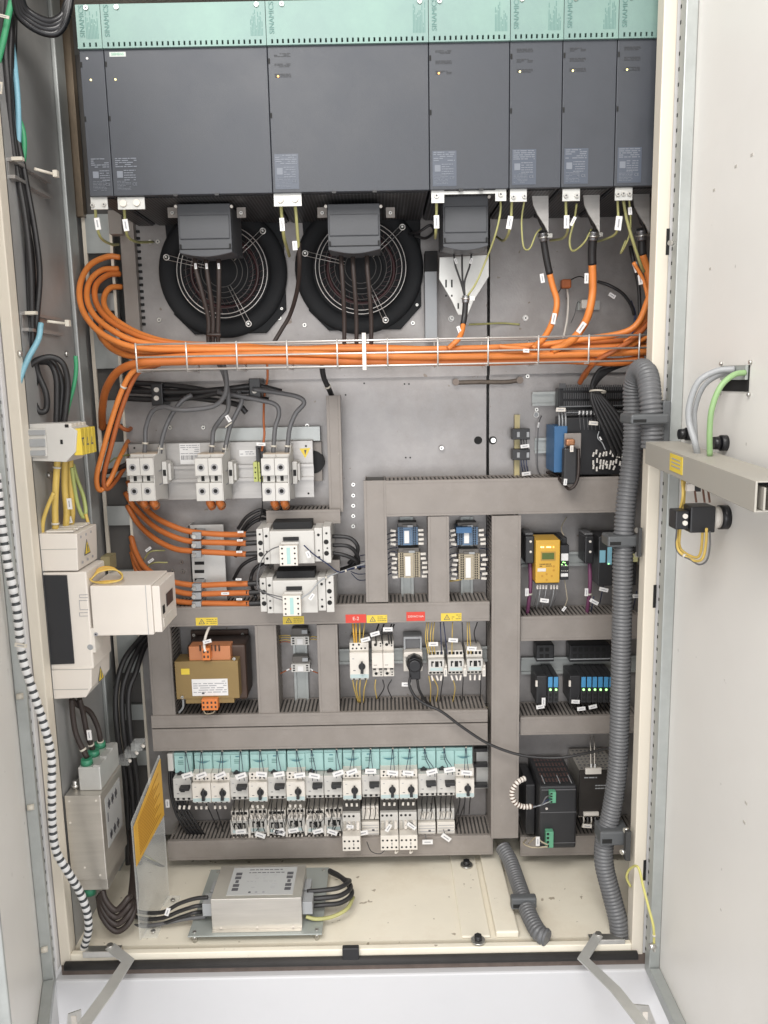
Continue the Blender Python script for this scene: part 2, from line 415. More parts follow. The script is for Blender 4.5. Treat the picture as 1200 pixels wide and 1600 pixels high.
# floor panel with two raised ribs
fl = MB(); fl.box(XL, XI, YF + .03, .13, ZF - .02, ZF, cream)
fo = fl.build('floor_panel', cab)
rb = MB()
for (a, b_, h) in ((P(722, 1470, -.36).x, P(768, 1470, -.36).x, .006), (P(776, 1470, -.36).x, P(812, 1470, -.36).x, .016)):
    rb.box(a, b_, YF + .03, .12, ZF, ZF + h, cream)
rb.build('floor_rib', fo, bevel=.004)
for (x, y) in ((729, 1352), (747, 1470)):
    p = PZ(x, y, ZF + .008)
    mb = MB().cyl(p, p + Vector((0, 0, .003)), .015, steel, 20); mb.cyl(p + Vector((0, 0, .003)), p + Vector((0, 0, .013)), .0085, blk, 6)
    mb.build('floor_bolt', fo)
# lip, gasket, base
lp = MB(); lp.box(XL, XR, YF, YF + .014, ZF - .02, ZF + .004, cream); lp.build('front_lip', cab, bevel=.002)
za = P(550, 1494, YF - .003).z; zb = P(550, 1503, YF).z; zc = P(550, 1513, YF).z
g = MB(); g.tube([Vector((XL - .01, YF - .006, (za + zb) / 2)), Vector((XR + .01, YF - .006, (za + zb) / 2))], (za - zb) / 2 + .001, gask, 10)
g.build('door_gasket', cab)
g = MB(); g.box(XL - .02, XR + .03, YF - .001, YF + .012, zc - .002, ZF - .0201, brownl); g.build('lower_lip', cab)
bp_ = MB(); bp_.box(XL - .03, XR + .08, YF - .018, YF + .02, 0.0, zc - .002, basep); bp_.build('base_panel', cab, bevel=.004)
q = MB(); q.pb(535, 1482, 561, 1506, YF - .012, YF, blk); q.build('door_rest_block', cab, bevel=.002)
# front posts
for side in (0, 1):
    mb = MB()
    if side == 0:
        mb.box(XL - .022, XL, YF, YF + .035, ZF - .025, ZT, beige)
        mb.box(XL - .050, XL - .024, YF - .012, YF + .03, ZF - .025, ZT, lgrey)
        slots = [(17, 690), (44, 955), (72, 1200), (100, 1425)]
    else:
        mb.box(XR, XR + .024, YF, YF + .035, ZF - .025, ZT, beige)
        mb.box(XR + .024, XR + .044, YF + .004, YF + .035, ZF - .025, ZT, lgrey)
        slots = [(1037, 378), (1011, 932), (990, 1360)]
    po = mb.build('front_post', cab, bevel=.002)
    for (x, y) in slots:
        sm = MB()
        p = P(x, y, YF); X = (XL - .037) if side == 0 else XR + .021
        Yb = YF - .013 if side == 0 else YF
        sm.box(X - .003, X + .003, Yb - .0006, Yb + .002, p.z - .023, p.z + .023, dark2)
        sm.build('post_slot', po)
# mounting plates
seam = P(762, 700, 0).x
zp = P(600, 586, 0).z; zlow = ZF + .045
m = MB()
m.box(P(213, 900, 0).x, seam - .0035, 0, .003, zlow, zp, galv); pl1 = m.build('mounting_plate', cab)
m = MB(); m.box(seam + .0035, XI - .03, 0, .003, zlow, zp, galv); pl2 = m.build('mounting_plate', cab)
zt2 = P(600, 240, 0).z
m = MB(); m.box(P(200, 500, 0).x, seam - .0035, -.010, -.006, zp - .006, zt2, galv); m.box(P(200, 500, 0).x, seam - .0035, -.006, .003, zp - .006, zp - .002, galv); pl3 = m.build('mounting_plate', cab)
m = MB(); m.box(seam + .0035, XI - .03, -.010, -.006, zp - .004, zt2, galv); pl4 = m.build('mounting_plate', cab)
# screws and holes on the plates
for lst, pr, Y in (([(249, 500), (437, 497), (476, 508), (645, 505), (235, 378), (247, 378), (672, 330), (690, 700)], pl3, -.010),
                   ([(552, 757), (552, 774), (552, 790), (552, 806), (552, 822), (284, 878), (270, 893), (286, 893), (240, 640), (480, 665), (318, 668), (266, 668)], pl1, 0.0),
                   ([(824, 588), (838, 640), (825, 1050)], pl2, 0), ([(706, 497), (821, 497)], pl4, -.010)):
    sm = MB()
    for (x, y) in lst:
        p = P(x, y, Y); screw(sm, p.x, p.y, p.z, .0055)
    sm.build('plate_screw', pr)
hm = MB()
for (x, y, r_) in ((569, 599, 2), (632, 600, 2), (639, 600, 2), (634, 715, 2), (641, 715, 2), (540, 617, 2)):
    p = P(x, y, 0); hm.cyl(p + Vector((0, -.0006, 0)), p, r_ * .001, dark2, 10)
for x in (747, 770):
    p = P(x, 688, 0); hm.cyl(p + Vector((0, -.0008, 0)), p, .0095, dark2, 20)
hm.build('plate_hole', pl1)
hm = MB(); p = P(770, 688, 0); hm.cyl(p + Vector((.001, -.003, 0)), p + Vector((.001, 0, 0)), .006, steel, 16); hm.build('plate_bolt', pl2)
# punched rear frame strip at the left
zz = lambda y: P(205, y, 0).z
xa, xb = XL + .008, P(216, 900, 0).x - .004
m = MB(); m.box(xa, xa + .008, -.004, .002, zlow, P(160, 335, 0).z, beige)
m.box(xb - .006, xb, -.004, .002, zlow, P(160, 335, 0).z, beige)
cuts = [(395, 458), (485, 515), (575, 625), (662, 690), (745, 790), (820, 890), (935, 975), (1050, 1100), (1124, 1172), (1195, 1245), (1262, 1300)]
prev = P(160, 335, 0).z
for (a, b_) in cuts:
    m.box(xa + .008, xb - .006, -.004, .002, zz(a), prev, galvt); prev = zz(b_)
m.box(xa + .008, xb - .006, -.004, .002, zlow, prev, galvt)
m.build('punched_frame', cab)
m = MB(); m.box(xa, xb, .012, .015, zlow, ZT - .1, ductin); m.build('cutout_shade_sheet', cab)  # dark sheet added behind the cutouts, stands in for the shade there
# rear-left vertical corner fold on side wall
m = MB(); m.box(XL, XL + .010, -.085, -.035, ZF, ZT, galvt); m.build('wall_fold', cab, bevel=.003)
m = MB(); m.box(XL + .002, XL + .02, -.02, .0, P(160, 340, 0).z, ZT, mat('brown_strip', (.20, .155, .11), .4, .3, .3, 6)); m.build('corner_strip', cab)
# vertical raised slotted rail near orange cables
m = MB(); a, b_, c, d = rect(192, 345, 214, 535, -.03); m.box(a, b_, -.03, -.006, c, d, ductm)
for i in range(15):
    z = d - .02 - i * .0145
    m.box(b_ + .0001, b_ + .008, -.014, -.010, z - .003, z + .003, dark2)
m.build('slotted_strip', cab, bevel=.001)

# ---- doors
def door(side):
    if side == 'R':
        h = Vector((XR + .046, YF - .006, 0)); ang = R(-90)
    else:
        h = Vector((XL - .052, YF - .012, 0)); ang = R(-72)
    d = Vector((math.cos(ang), math.sin(ang), 0)); nrm = Vector((-1, 0, 0)) if side == 'R' else Vector((-math.sin(ang), math.cos(ang), 0))
    M = Matrix(((d.x, nrm.x, 0, h.x), (d.y, nrm.y, 0, h.y), (0, 0, 1, 0), (0, 0, 0, 1)))   # local x along the door, y out of its inner face
    return M
zdb = ZF - .045
DM = {}
for side in ('R', 'L'):
    M = door(side); DM[side] = M
    W = 0.60
    m = MB(); m.box(0, W, -.02, 0, zdb - .01, ZT, doorp, M)
    do = m.build('door', cab, label='open right door with light inner face' if side == 'R' else 'open left door with perforated inner frame')
    m = MB(); m.box(.006, .034, .0005, .022, zdb, ZT - .02, galvt, M)
    m.box(W - .085, W - .055, .0005, .022, zdb, ZT - .02, galvt, M); m.box(W - .052, W - .042, .0005, .03, zdb, ZT - .02, galvt, M)
    m.box(.036, W - .086, .0005, .022, zdb, zdb + .026, galvt, M)
    fr = m.build('door_frame', do, bevel=.002)
    hm = MB(); z = zdb + .05
    while z < ZT - .1:
        hm.box(.0085, .0125, .022, .0226, z - .003, z + .003, dark2, M); hm.box(W - .066, W - .062, .022, .0226, z - .003, z + .003, dark2, M); z += .025
    hm.build('frame_hole', fr)
    m = MB(); m.box(-.004, .0005, -.018, .012, zdb, ZT, galvt, M); m.build('hinge_edge', do)
    for z in (ZF + .06,):
        m = MB(); m.box(W - .075, W - .05, .022, .045, z, z + .05, blk, M); m.build('door_latch', do, bevel=.003)
    if side == 'R':
        # cut-out with connector
        a = PXP(1130, 572, h_x := XR + .046); b2 = PXP(1170, 612, XR + .046)
        y0, y1 = min(a.y, b2.y), max(a.y, b2.y); z0, z1 = b2.z, a.z; X = XR + .046
        m = MB(); m.box(X - .0015, X, y0, y1, z0, z1, dark2); m.box(X - .006, X - .0016, y0 + .002, y1 - .004, z0 + (z1 - z0) * .45, z1, plateF)
        for yy in (y0 - .004, y1 + .004):
            for zz_ in (z0 - .004, z1 + .004): m.cyl((X, yy, zz_), (X - .004, yy, zz_), .003, steel, 8)
        m.build('cable_cutout', do)
        # dents
        m = MB()
        for (x, y) in ((1175, 242), (1150, 260), (1116, 297), (1110, 420), (1166, 1255), (1163, 1285)):
            p = PXP(x, y, X); m.box(X - .0006, X, p.y - .004, p.y + .004, p.z - .002, p.z + .002, mat('scratch_grey', (.5, .47, .43), .6))
        m.build('paint_scratch', do)
    else:
        for (x, y) in ((30, 1093), (52, 1268), (85, 1492)):
            m = MB(); p = M @ Vector((.037, .004, 0)); z = P(x, y, YF - .06).z
            m.cyl((p.x, p.y, z), Vector((p.x, p.y, z)) + (M.to_3x3() @ Vector((0, .012, 0))), .006, tie, 12)
            m.build('door_stud', do)

# room floor around the cabinet
m = MB(); m.add([(-30, -30, 0), (30, -30, 0), (30, 30, 0), (-30, 30, 0)], [(0, 1, 2, 3)], mat('floor_epoxy', (.45, .45, .46), .3, 0, .06, 3)); m.build('floor', None, kind='structure')
# wall behind the open left door would be out of frame; a plain workshop wall behind the cabinet
m = MB(); m.box(-6, 6, 1.2, 1.3, 0, 4, mat('wall_paint', (.6, .6, .58), .8)); o = m.build('wall', None, kind='structure')

# door stays (bent flat arms)
def arm(pts, wd, label, nut):
    w_ = [PZ(x, y, ZF + .012) for x, y in pts]
    L_, R_ = [], []
    for i, p in enumerate(w_):
        t = (w_[min(i + 1, len(w_) - 1)] - w_[max(i - 1, 0)]).normalized(); s = Vector((-t.y, t.x, 0))
        k = 1.0 if i in (0, len(w_) - 1) else 1.15
        L_.append(p + s * wd / 2 * k); R_.append(p - s * wd / 2 * k)
    mb = MB()
    for i in range(len(w_) - 1):
        mb.prism([L_[i], R_[i], R_[i + 1], L_[i + 1]], (0, 0, .003), zinc)
    t = thing('door_stay', label, 'door stay', w_[0])
    mb.build('arm', t)
    mb = MB(); p = w_[0]
    mb.cyl(p + Vector((0, 0, .003)), p + Vector((0, 0, .006)), .007, steel, 14); mb.cyl(p - Vector((0, 0, .01)), p, .004, steel, 10); mb.build('pivot', t)
    mb = MB(); x0, x1 = nut
    mb.box(x0, x1, p.y - .014, p.y + .014, ZF + .001, ZF + .006, steel); mb.box(x0, x1, p.y - .016, p.y - .013, ZF, ZF + .014, steel); mb.build('pivot_bracket', t, bevel=.001)
    return t
arm([(935, 1462), (911, 1499), (962, 1548), (1006, 1604), (1030, 1640)], .020, 'bent zinc door stay reaching from cabinet floor to the right door', (P(916, 1465, -.34).x, P(968, 1465, -.34).x))
arm([(172, 1480), (200, 1502), (168, 1552), (130, 1604), (110, 1640)], .022, 'bent zinc door stay reaching from cabinet floor to the left door', (P(142, 1478, -.34).x, P(196, 1478, -.34).x))
for (poly, lab) in (([(988, 1570), (1014, 1572), (1026, 1602), (1004, 1604)], 'steel catch bracket with slot at the foot of the right door'), ([(106, 1585), (126, 1578), (127, 1604), (104, 1606)], 'steel catch bracket with slot at the foot of the left door')):
    w_ = [P(x, y, YF - .14) for x, y in poly]
    m = MB(); m.prism(w_, (0, .003, 0), steel)
    c = sum(w_, Vector()) / 4; m.box(c.x - .005, c.x + .005, c.y - .001, c.y, c.z - .009, c.z + .008, white)
    m.build('catch_bracket', None, label=lab, cat='bracket')

# ================================================================== DRIVE MODULES
YD = -.30
zDb = P(600, 298, YD).z; zDt = P(600, 66, YD).z; zTt = P(600, -2, YD - .004).z
DX = [(131, 168.3), (169.2, 420.8), (421.8, 670), (671, 795.6), (796.6, 877.6), (878.6, 961.6), (962.6, 1048)]
DL = ['narrow grey drive module at the left end of the top row',
      'wide dark drive module over the left fan with a small white maker badge',
      'wide grey drive module over the right fan',
      'medium grey drive module right of the two wide ones with a dark terminal hood',
      'narrow grey drive module directly right of the medium one',
      'narrow grey drive module crossed by a diagonal shadow, second from the right',
      'narrow grey drive module at the right end partly behind the post']
for k, ((a, b_), lab) in enumerate(zip(DX, DL)):
    X0, X1 = P(a, 180, YD).x, P(b_, 180, YD).x
    t = thing('drive_module', lab, 'drive module', ((X0 + X1) / 2, 0, zDb), 'drive modules in the top row')
    m = MB(); m.box(X0 + .002, X1 - .002, YD + .012, -.012, zDb + .001, zTt - .02, drvd); m.build('housing', t)
    m = MB(); m.box(X0 + .006, X1 - .006, YD + .02, -.012, zDb - .001, zDb + .0005, perf)
    m.build('ventilation_grille', t)
    m = MB(); m.box(X0, X1, YD, YD + .012, zDb, zDt - .001, drvm); fc = m.build('front_cover', t, bevel=.0012)
    m = MB()
    for z in (zDt - .028, zDt - .122): m.box(X0 + .0006, X0 + .004, YD - .0006, YD, z - .005, z + .004, dark2)
    if X1 - X0 > .12:
        for fx in (.24, .5): m.box(X0 + (X1 - X0) * (fx + .15) - .004, X0 + (X1 - X0) * (fx + .15) + .004, YD - .002, YD + .004, zDb - .003, zDb + .001, blk)
    m.build('cover_latch', fc)
    # turquoise top with cooling slots
    m = MB(); zs = zDt + .0075
    m.box(X0, X1, YD - .004, YD + .05, zs, zTt, turq)
    n = max(3, int(round((X1 - X0) / .0100))); pitch = (X1 - X0) / n
    for i in range(n): m.box(X0 + i * pitch + .0017 * (i > 0), X0 + (i + 1) * pitch - .0017 * (i < n - 1), YD - .004, YD + .01, zDt - .0005, zs, turq)
    m.box(X0, X1, YD - .0055, YD + .004, zDt - .003, zDt - .0005, turq)
    tp = m.build('top_cover', t)
    m = MB(); m.box(X0 + .003, X1 - .003, YD + .0105, YD + .0115, zDt - .0005, zs, dark2); m.build('slot_shadow_gap', tp)
    zc = (zDt + zTt) / 2
    lettering('SINAMICS', .0125, turqd, tp, (X0 + .0105, YD - .0046, zs + .036), roty=-90)
    m = MB()                                        # small print column on the right
    xx = X1 - .014
    for i in range(3 if X1 - X0 < .07 else 4):
        m.bars(0, .045 if i else .03, 0, .004, 0, 1, turqd, .35, .0004, seed=i + k * 7)
    vs = m.v; m2 = MB()
    rr = random.Random(k)
    for i in range(9):
        x_ = X1 - .006 - i * .0026; l = rr.uniform(.008, .04)
        m2.box(x_ - .0006, x_ + .0006, YD - .0044, YD - .004, zs + .006, zs + .006 + l, turqd)
        m2.box(x_ - .0006, x_ + .0006, YD - .0044, YD - .004, zs + .009 + l, zs + .009 + l + rr.uniform(.003, .01), turqd)
    m2.build('small_print', tp)
    m = MB()
    for bx in ((X0 + .02,) if X1 - X0 < .2 else (X0 + .03, X1 - .015)):
        screw(m, bx, YD - .004, zTt - .006, .0045)
    m.build('cover_screw', tp)
    # badge or maker lines, name plate
    if k == 1:
        m = MB(); z = zDt - .012; m.box(X0 + .010, X0 + .040, YD - .0006, YD, z - .004, z + .004, plateF)
        bd = m.build('maker_badge', fc)
        lettering('SIEMENS', .0062, gplug, bd, (X0 + .025, YD - .0008, z), roty=0)
    elif k > 1:
        m = MB()
        for j in range(3):
            z = zDt - .018 - j * .0175
            m.bars(X0 + .012, X0 + .042, z - .004, z + .003, YD - .0005, 3, mat('dark_print', (.035, .037, .042), .6, 0, 0), .6, .0005, seed=j + k)
        m.build('connector_print', fc)
    m = MB(); p = zDt - .055
    m.cyl((X0 + .018, YD - .0012, p), (X0 + .018, YD, p), .0018, ledo if k in (3, 2) else ledw, 8)
    if k == 0: m.cyl((X0 + .014, YD - .0012, zDt - .018), (X0 + .014, YD, zDt - .018), .0022, paper, 8)
    m.build('status_led', fc)
    m = MB(); wx = .045; zb = zDb + .006
    if k > 1: m.box(X0 + .005, X0 + .005 + wx, YD - .0005, YD, zb, zb + .063, plate_bg)
    XQ = min(X0 + .047, X1 - .004); m.bars(X0 + .007, XQ, zb + .044, zb + .062, YD - .001, 5, plate_ink, .5, .0004, seed=k)
    m.box(X0 + .009, X0 + .020, YD - .001, YD - .0004, zb + .026, zb + .038, plate_ink)
    m.bars(X0 + .022, min(X0 + .044, X1 - .004), zb + .020, zb + .041, YD - .001, 5, plate_ink, .4, .0004, seed=k + 9)
    m.bars(X0 + .008, X0 + .034, zb + .003, zb + .021, YD - .001, 7, plate_ink, .3, .0004, seed=k + 19)
    npl = m.build('name_plate', fc)
    lettering('CE', .0075, plate_ink, npl, (min(X0 + .0415, X1 - .008), YD - .001, zb + .014))
    # ground tabs with bolts
    tabs = {0: [(142, 168, 308, 327, [(145, 321), (163, 320)], .004)], 1: [(184, 226, 308, 327, [(193, 318), (214, 317)], .0068)],
            2: [(428, 471, 302, 322, [(438, 312), (461, 311)], .0068)],
            3: [(674, 694, 298, 317, [(682, 306)], .005), (774, 791, 296, 314, [(782, 304)], .005)],
            4: [(797, 823, 295, 315, [(802, 308), (819, 307)], .0045)], 5: [(879, 906, 295, 314, [(884, 306), (901, 306)], .0045)],
            6: [(961, 988, 293, 313, [(965, 304), (973.5, 303), (983, 303)], .0045)]}[k]
    m = MB()
    for (x0, x1, y0, y1, bl, br) in tabs:
        m.pb(x0, y0, x1, y1, YD + .008, YD + .011, zinc)
    if k == 3:
        m.pb(694, 298, 774, 303, YD + .008, YD + .011, zinc)
    tb = m.build('ground_tab', t)
    m = MB()
    for (x0, x1, y0, y1, bl, br) in tabs:
        for (x, y) in bl:
            p = P(x, y, YD + .008); m.cyl(p, p + Vector((0, -.004, 0)), br, steel if br < .006 else white2, 14, br * .9)
            if br < .006: m.cyl(p + Vector((0, -.004, 0)), p + Vector((0, -.0046, 0)), br * .4, ink, 6)
    m.build('bolt', tb)
    # hood over the power terminals
    hoods = {1: (278, 361, 318, 390, 404, 403), 2: (512, 594, 318, 385, 398, 397), 3: (692, 763, 303, 380, 392, 392)}
    if k in hoods:
        x0, x1, y0, y1, y2, _ = hoods[k]; yf = -.245
        m = MB()
        a, b2, c, d = rect(x0, y0, x1, y1, yf)
        m.box(a, b2, yf, -.12, c, d, capm)
        m.box(a + .003, b2 - .003, yf - .003, yf, c + .02, c + (d - c) * .75, capm)
        n = 10; pts = [(a, yf - .001, c)] + [(a + (b2 - a) * i / n, yf - .001, c - .006 - .008 * math.sin(math.pi * i / n)) for i in range(n + 1)] + [(b2, yf - .001, c)]
        m.prism(pts, (0, .06, 0), capm)
        hd = m.build('terminal_hood', t, bevel=.0015)
        m = MB(); zc_ = c + .002
        m.box(a + .002, a + .005, yf - .0035, yf - .0008, zc_, zc_ + .008, dark2); m.box(b2 - .005, b2 - .002, yf - .0035, yf - .0008, zc_, zc_ + .008, dark2)
        m.box(a + .003, b2 - .003, yf - .0018, yf - .001, zc_ - .0012, zc_ - .0002, dark2)
        m.build('hood_clip', hd)
        m = MB()
        for (bx0, bx1) in ((x0 - 16, x0 - 1), (x1 + 9, x1 + 23)):
            if k == 3: break
            m.pb(bx0, y0 + 6, bx1, y0 + 22, yf + .03, yf + .034, ductm); p = P((bx0 + bx1) / 2, y0 + 15, yf + .03); screw(m, p.x, p.y, p.z, .004)
        m.build('hood_bracket', t)
        m = MB()
        for bx in (x0 - 3, x1 + 1):
            p = P(bx, y0 + 5, yf); m.cyl(p, p + Vector((0, -.004, 0)), .003, white2, 8)
        m.build('hood_screw', hd)
    # white shield triangles
    tri = {4: 831, 5: 911, 6: 989}
    if k in tri:
        x = tri[k]
        m = MB(); m.ppoly([(x, 303), (x + 26, 303), (x + 26, 364), (x + 20, 352), (x + 9, 335), (x + 2, 320)], -.235, -.231, alu)
        m.build('shield_bracket', t)
        m = MB(); m.tube(catmull([P(x + 9, 326, -.22), P(x + 14, 345, -.215), P(x + 21, 366, -.2)], 4), .003, rubber, 8)
        m.tube(catmull([P(x + 1, 303, -.22), P(x + 4, 325, -.215), P(x + 14, 352, -.2)], 4), .002, rubber, 8); m.build('terminal_lead', t)

# black connection boxes behind tabs
m = MB(); m.pb(169, 328, 190, 366, -.05, -.02, ductm); m.build('terminal_cover_plate', None, .002, label='small grey cover plate under the second drive near the side wall', cat='cover plate')

# ================================================================== FANS
def fan(cx, cy, label):
    Y = -.03; c = P(cx, cy, Y); s = P(cx + 1, cy, Y).x - c.x
    t = thing('cooling_fan', label, 'fan', c, 'round black fans under the drives')
    W_, H_, r_ = 97 * s, 93 * s, 100 * s
    # plate: octagonal-cornered frame
    pts = []
    for (x, z) in ((-.92, 1.02), (.92, 1.02), (1, .9), (1, -.62), (.66, -1.0), (-.52, -1.0), (-.84, -.66), (-.9, .9)):
        pts.append(c + Vector((x * W_, .012, z * H_)))
    m = MB(); m.prism(pts, (0, .006, 0), fanm)
    fp = m.build('fan_frame', t, bevel=.002)
    # bell mouth
    m = MB(); cc = c + Vector((0, 0, .002))
    m.lathe(cc, (0, -1, 0), [(r_ * 1.01, -.012), (r_ * 1.0, -.006), (r_ * .97, -.001), (r_ * .92, .001), (r_ * .84, .0005), (r_ * .78, -.003), (r_ * .74, -.008), (r_ * .72, -.014), (r_ * .71, -.019)], fanm, 64)
    m.build('inlet_ring', t)
    # impeller
    gc = c + Vector((0.004, .008, 0))
    m = MB(); m.lathe(gc, (0, -1, 0), [(0.0001, .004), (r_ * .30, .003), (r_ * .36, -.003)], fanm, 40); m.build('hub', t)
    m = MB()
    for i in range(36):
        a = 2 * math.pi * i / 36; d = Vector((math.cos(a), 0, math.sin(a))); e = Vector((math.cos(a + .25), 0, math.sin(a + .25)))
        p0, p1 = gc + d * r_ * .40, gc + e * r_ * .64
        m.prism([p0 + Vector((0, .006, 0)), p1 + Vector((0, .006, 0)), p1 + Vector((0, -.001, 0)), p0 + Vector((0, -.001, 0))], d.cross(Vector((0, 1, 0))) * .0012, fanred)
    m.ring(gc + Vector((0, .001, 0)), (0, 1, 0), r_ * .52, .004, fanred, 48)
    m.lathe(gc, (0, -1, 0), [(r_ * .3, -.0085), (r_ * .75, -.0085)], blkm, 40)
    m.build('impeller', t)
    # guard
    m = MB(); y = -.020
    for (rr, w__) in ((.70, .0009), (.64, .0009), (.56, .0007), (.48, .0008), (.40, .0008), (.32, .0008), (.24, .0008)):
        m.ring(c + Vector((.004, y - (.70 - rr) * .012, 0)), (0, 1, 0), r_ * rr, w__, chrome if rr > .6 else mat('guard_wire_dark', (.16, .155, .15), .4, .6, 0), 64, 6)
    for a in (-65, 42, 165):
        d = Vector((math.cos(R(a)), 0, math.sin(R(a)))); s_ = Vector((-d.z, 0, d.x))
        for k in (-1, 1):
            m.tube([c + Vector((.004, y - .006, 0)) + d * r_ * .25 + s_ * .003 * k, c + Vector((.004, y + .001, 0)) + d * r_ * .86 + s_ * .005 * k], .0006, chrome, 6)
        m.ring(c + Vector((.004, y + .001, 0)) + d * r_ * .88, (0, 1, 0), .006, .0013, chrome, 14)
        m.cyl(c + Vector((.004, y + .004, 0)) + d * r_ * .88, c + Vector((.004, y - .004, 0)) + d * r_ * .88, .0025, steel, 10)
    m.build('wire_guard', t)
    m = MB()
    for (x, z) in ((-.78, -.62), (.93, -.60)):
        screw(m, c.x + x * W_, c.y + .012, c.z + z * H_, .0035)
    m.build('frame_screw', fp)
fan(347, 426, 'round black cooling fan on the left, below the dark wide drive')
fan(561, 420, 'round black cooling fan on the right, below the light grey wide drive')

# ================================================================== WIRE CABLE TRAY
YT = -.235
t = thing('wire_cable_tray', 'long bright wire mesh tray carrying the orange cables across the cabinet', 'cable tray', P(600, 571, YT))
xa = P(214, 557, YT).x; xb = P(1017, 541, YT).x
zr = [P(600, 531, YT).z, P(600, 551, YT).z, P(600, 571, YT).z]
m = MB()
for z in zr: m.tube([(xa, YT, z), (xb, YT, z)], .0019, chrome, 8)
for yy in (-.20, -.165): m.tube([(xa, yy, zr[2]), (xb, yy, zr[2])], .0019, chrome, 8)
for z in (zr[2], zr[0]): m.tube([(xa, -.13, z), (xb, -.13, z)], .0019, chrome, 8)
m.build('long_wire', t)
px = 213; k = 0
while px < 1018:
    x = P(px, 551, YT).x
    m = MB(); m.tube([(x, -.128, zr[0]), (x, -.128, zr[2] - .0035), (x, YT - .002, zr[2] - .003), (x, YT - .003, zr[0] + .003)], .0019, chrome, 6)
    m.build('cross_wire', t); px += 78.5
m = MB(); m.pb(566, 520, 572, 578, YT - .007, YT - .003, white2); m.build('cable_tie', t)

# ================================================================== DUCTS
def duct(kind, x0, y0, x1, y1, label, Yf=-.10, fing=(1, 1), group=None):
    a, b_, c, d = rect(x0, y0, x1, y1, Yf)
    t = thing('cable_duct', label, 'cable duct', ((a + b_) / 2, 0, c), group)
    m = MB(); m.box(a, b_, Yf, Yf + .004, c, d, ductm)
    lip = .010
    if kind == 'h':
        m.box(a, b_, Yf + .004, Yf + lip, d - .0025, d, ductm); m.box(a, b_, Yf + .004, Yf + lip, c, c + .0025, ductm)
    else:
        m.box(a, a + .0025, Yf + .004, Yf + lip, c, d, ductm); m.box(b_ - .0025, b_, Yf + .004, Yf + lip, c, d, ductm)
    if kind == 'h':
        for z_ in (d - .0065, c + .0055): m.box(a, b_, Yf - .0006, Yf + .001, z_, z_ + .001, ductm)
    else:
        for x_ in (a + .0055, b_ - .0065): m.box(x_, x_ + .001, Yf - .0006, Yf + .001, c, d, ductm)
    m.build('duct_cover', t, bevel=.0008)
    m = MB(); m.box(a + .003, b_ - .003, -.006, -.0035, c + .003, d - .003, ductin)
    pitch, gap = .0094, .0042
    if kind == 'h':
        n = int((b_ - a) / pitch)
        for s, on in ((d - .0045, fing[0]), (c + .0027, fing[1])):
            if not on: continue
            for i in range(n):
                xx = a + (i + .5) * (b_ - a) / n
                m.box(xx - (pitch - gap) / 2, xx + (pitch - gap) / 2, Yf + lip + .0002, -.0065, s, s + .0018, ductm)
            m.box(a, b_, -.0062, -.0036, s, s + .0018, ductm)
    else:
        n = int((d - c) / pitch)
        for s, on in ((a + .0027, fing[0]), (b_ - .0045, fing[1])):
            if not on: continue
            for i in range(n):
                z_ = c + (i + .5) * (d - c) / n
                m.box(s, s + .0018, Yf + lip + .0002, -.0065, z_ - (pitch - gap) / 2, z_ + (pitch - gap) / 2, ductm)
            m.box(s, s + .0018, -.0062, -.0036, c, d, ductm)
    m.build('slotted_wall', t)
    # dark block inside the duct
    m = MB(); m.box(a + .008, b_ - .008, Yf + .02, -.012, c + .008, d - .008, ductin); m.build('duct_dark_block', t)
    return t
G = 'grey slotted cable ducts'
duct('h', 603, 748, 966, 804, 'wide grey cable duct running level above the terminal strips', -.10, (1, 0), G)
duct('v', 570, 751, 605, 941, 'upright grey cable duct left of the left-hand terminal strips', -.0985, (1, 1), G)
duct('v', 669, 807, 702, 942, 'short upright grey cable duct between the two columns of terminal strips', -.0985, (1, 1), G)
duct('v', 768, 806, 812, 1310, 'tall upright main grey cable duct right of centre', -.112, (1, 1), G)
duct('h', 246, 945, 765, 975, 'level grey cable duct carrying the red and yellow signs', -.101, (1, 0), G)
duct('v', 234, 976, 270, 1122, 'upright grey cable duct left of the transformer', -.0985, (1, 1), G)
duct('v', 401, 977, 434, 1117, 'upright grey cable duct right of the transformer', -.0985, (1, 1), G)
duct('v', 497, 976, 529, 1116, 'upright grey cable duct left of the red sign breaker', -.0985, (1, 1), G)
duct('h', 236, 1114, 762, 1133, 'upper one of two stacked level ducts under the transformer', -.103, (1, 0), G)
duct('h', 238, 1135, 762, 1169, 'lower one of two stacked level ducts above the turquoise breakers', -.103, (0, 0), G)
duct('h', 262, 1310, 770, 1340, 'bottom level grey duct beneath the row of motor breakers', -.10, (1, 0), G)
duct('h', 813, 962, 1002, 1000, 'grey duct under the yellow module on the right', -.10, (1, 0), G)
duct('h', 813, 1119, 1000, 1147, 'grey duct under the blue and green lit modules on the right', -.10, (1, 0), G)
duct('h', 813, 1306, 1000, 1336, 'bottom grey duct under the black power supplies', -.0995, (1, 0), G)
duct('v', 512, 618, 534, 800, 'narrow upright grey duct beside the silver fuse terminal plate', -.075, (0, 1), G)
duct('h', 416, 797, 532, 819, 'short level grey duct above the upper contactor', -.09, (1, 0), G)
duct('h', 428, 876, 531, 897, 'short level grey duct between the two contactors', -.09, (0, 0), G)
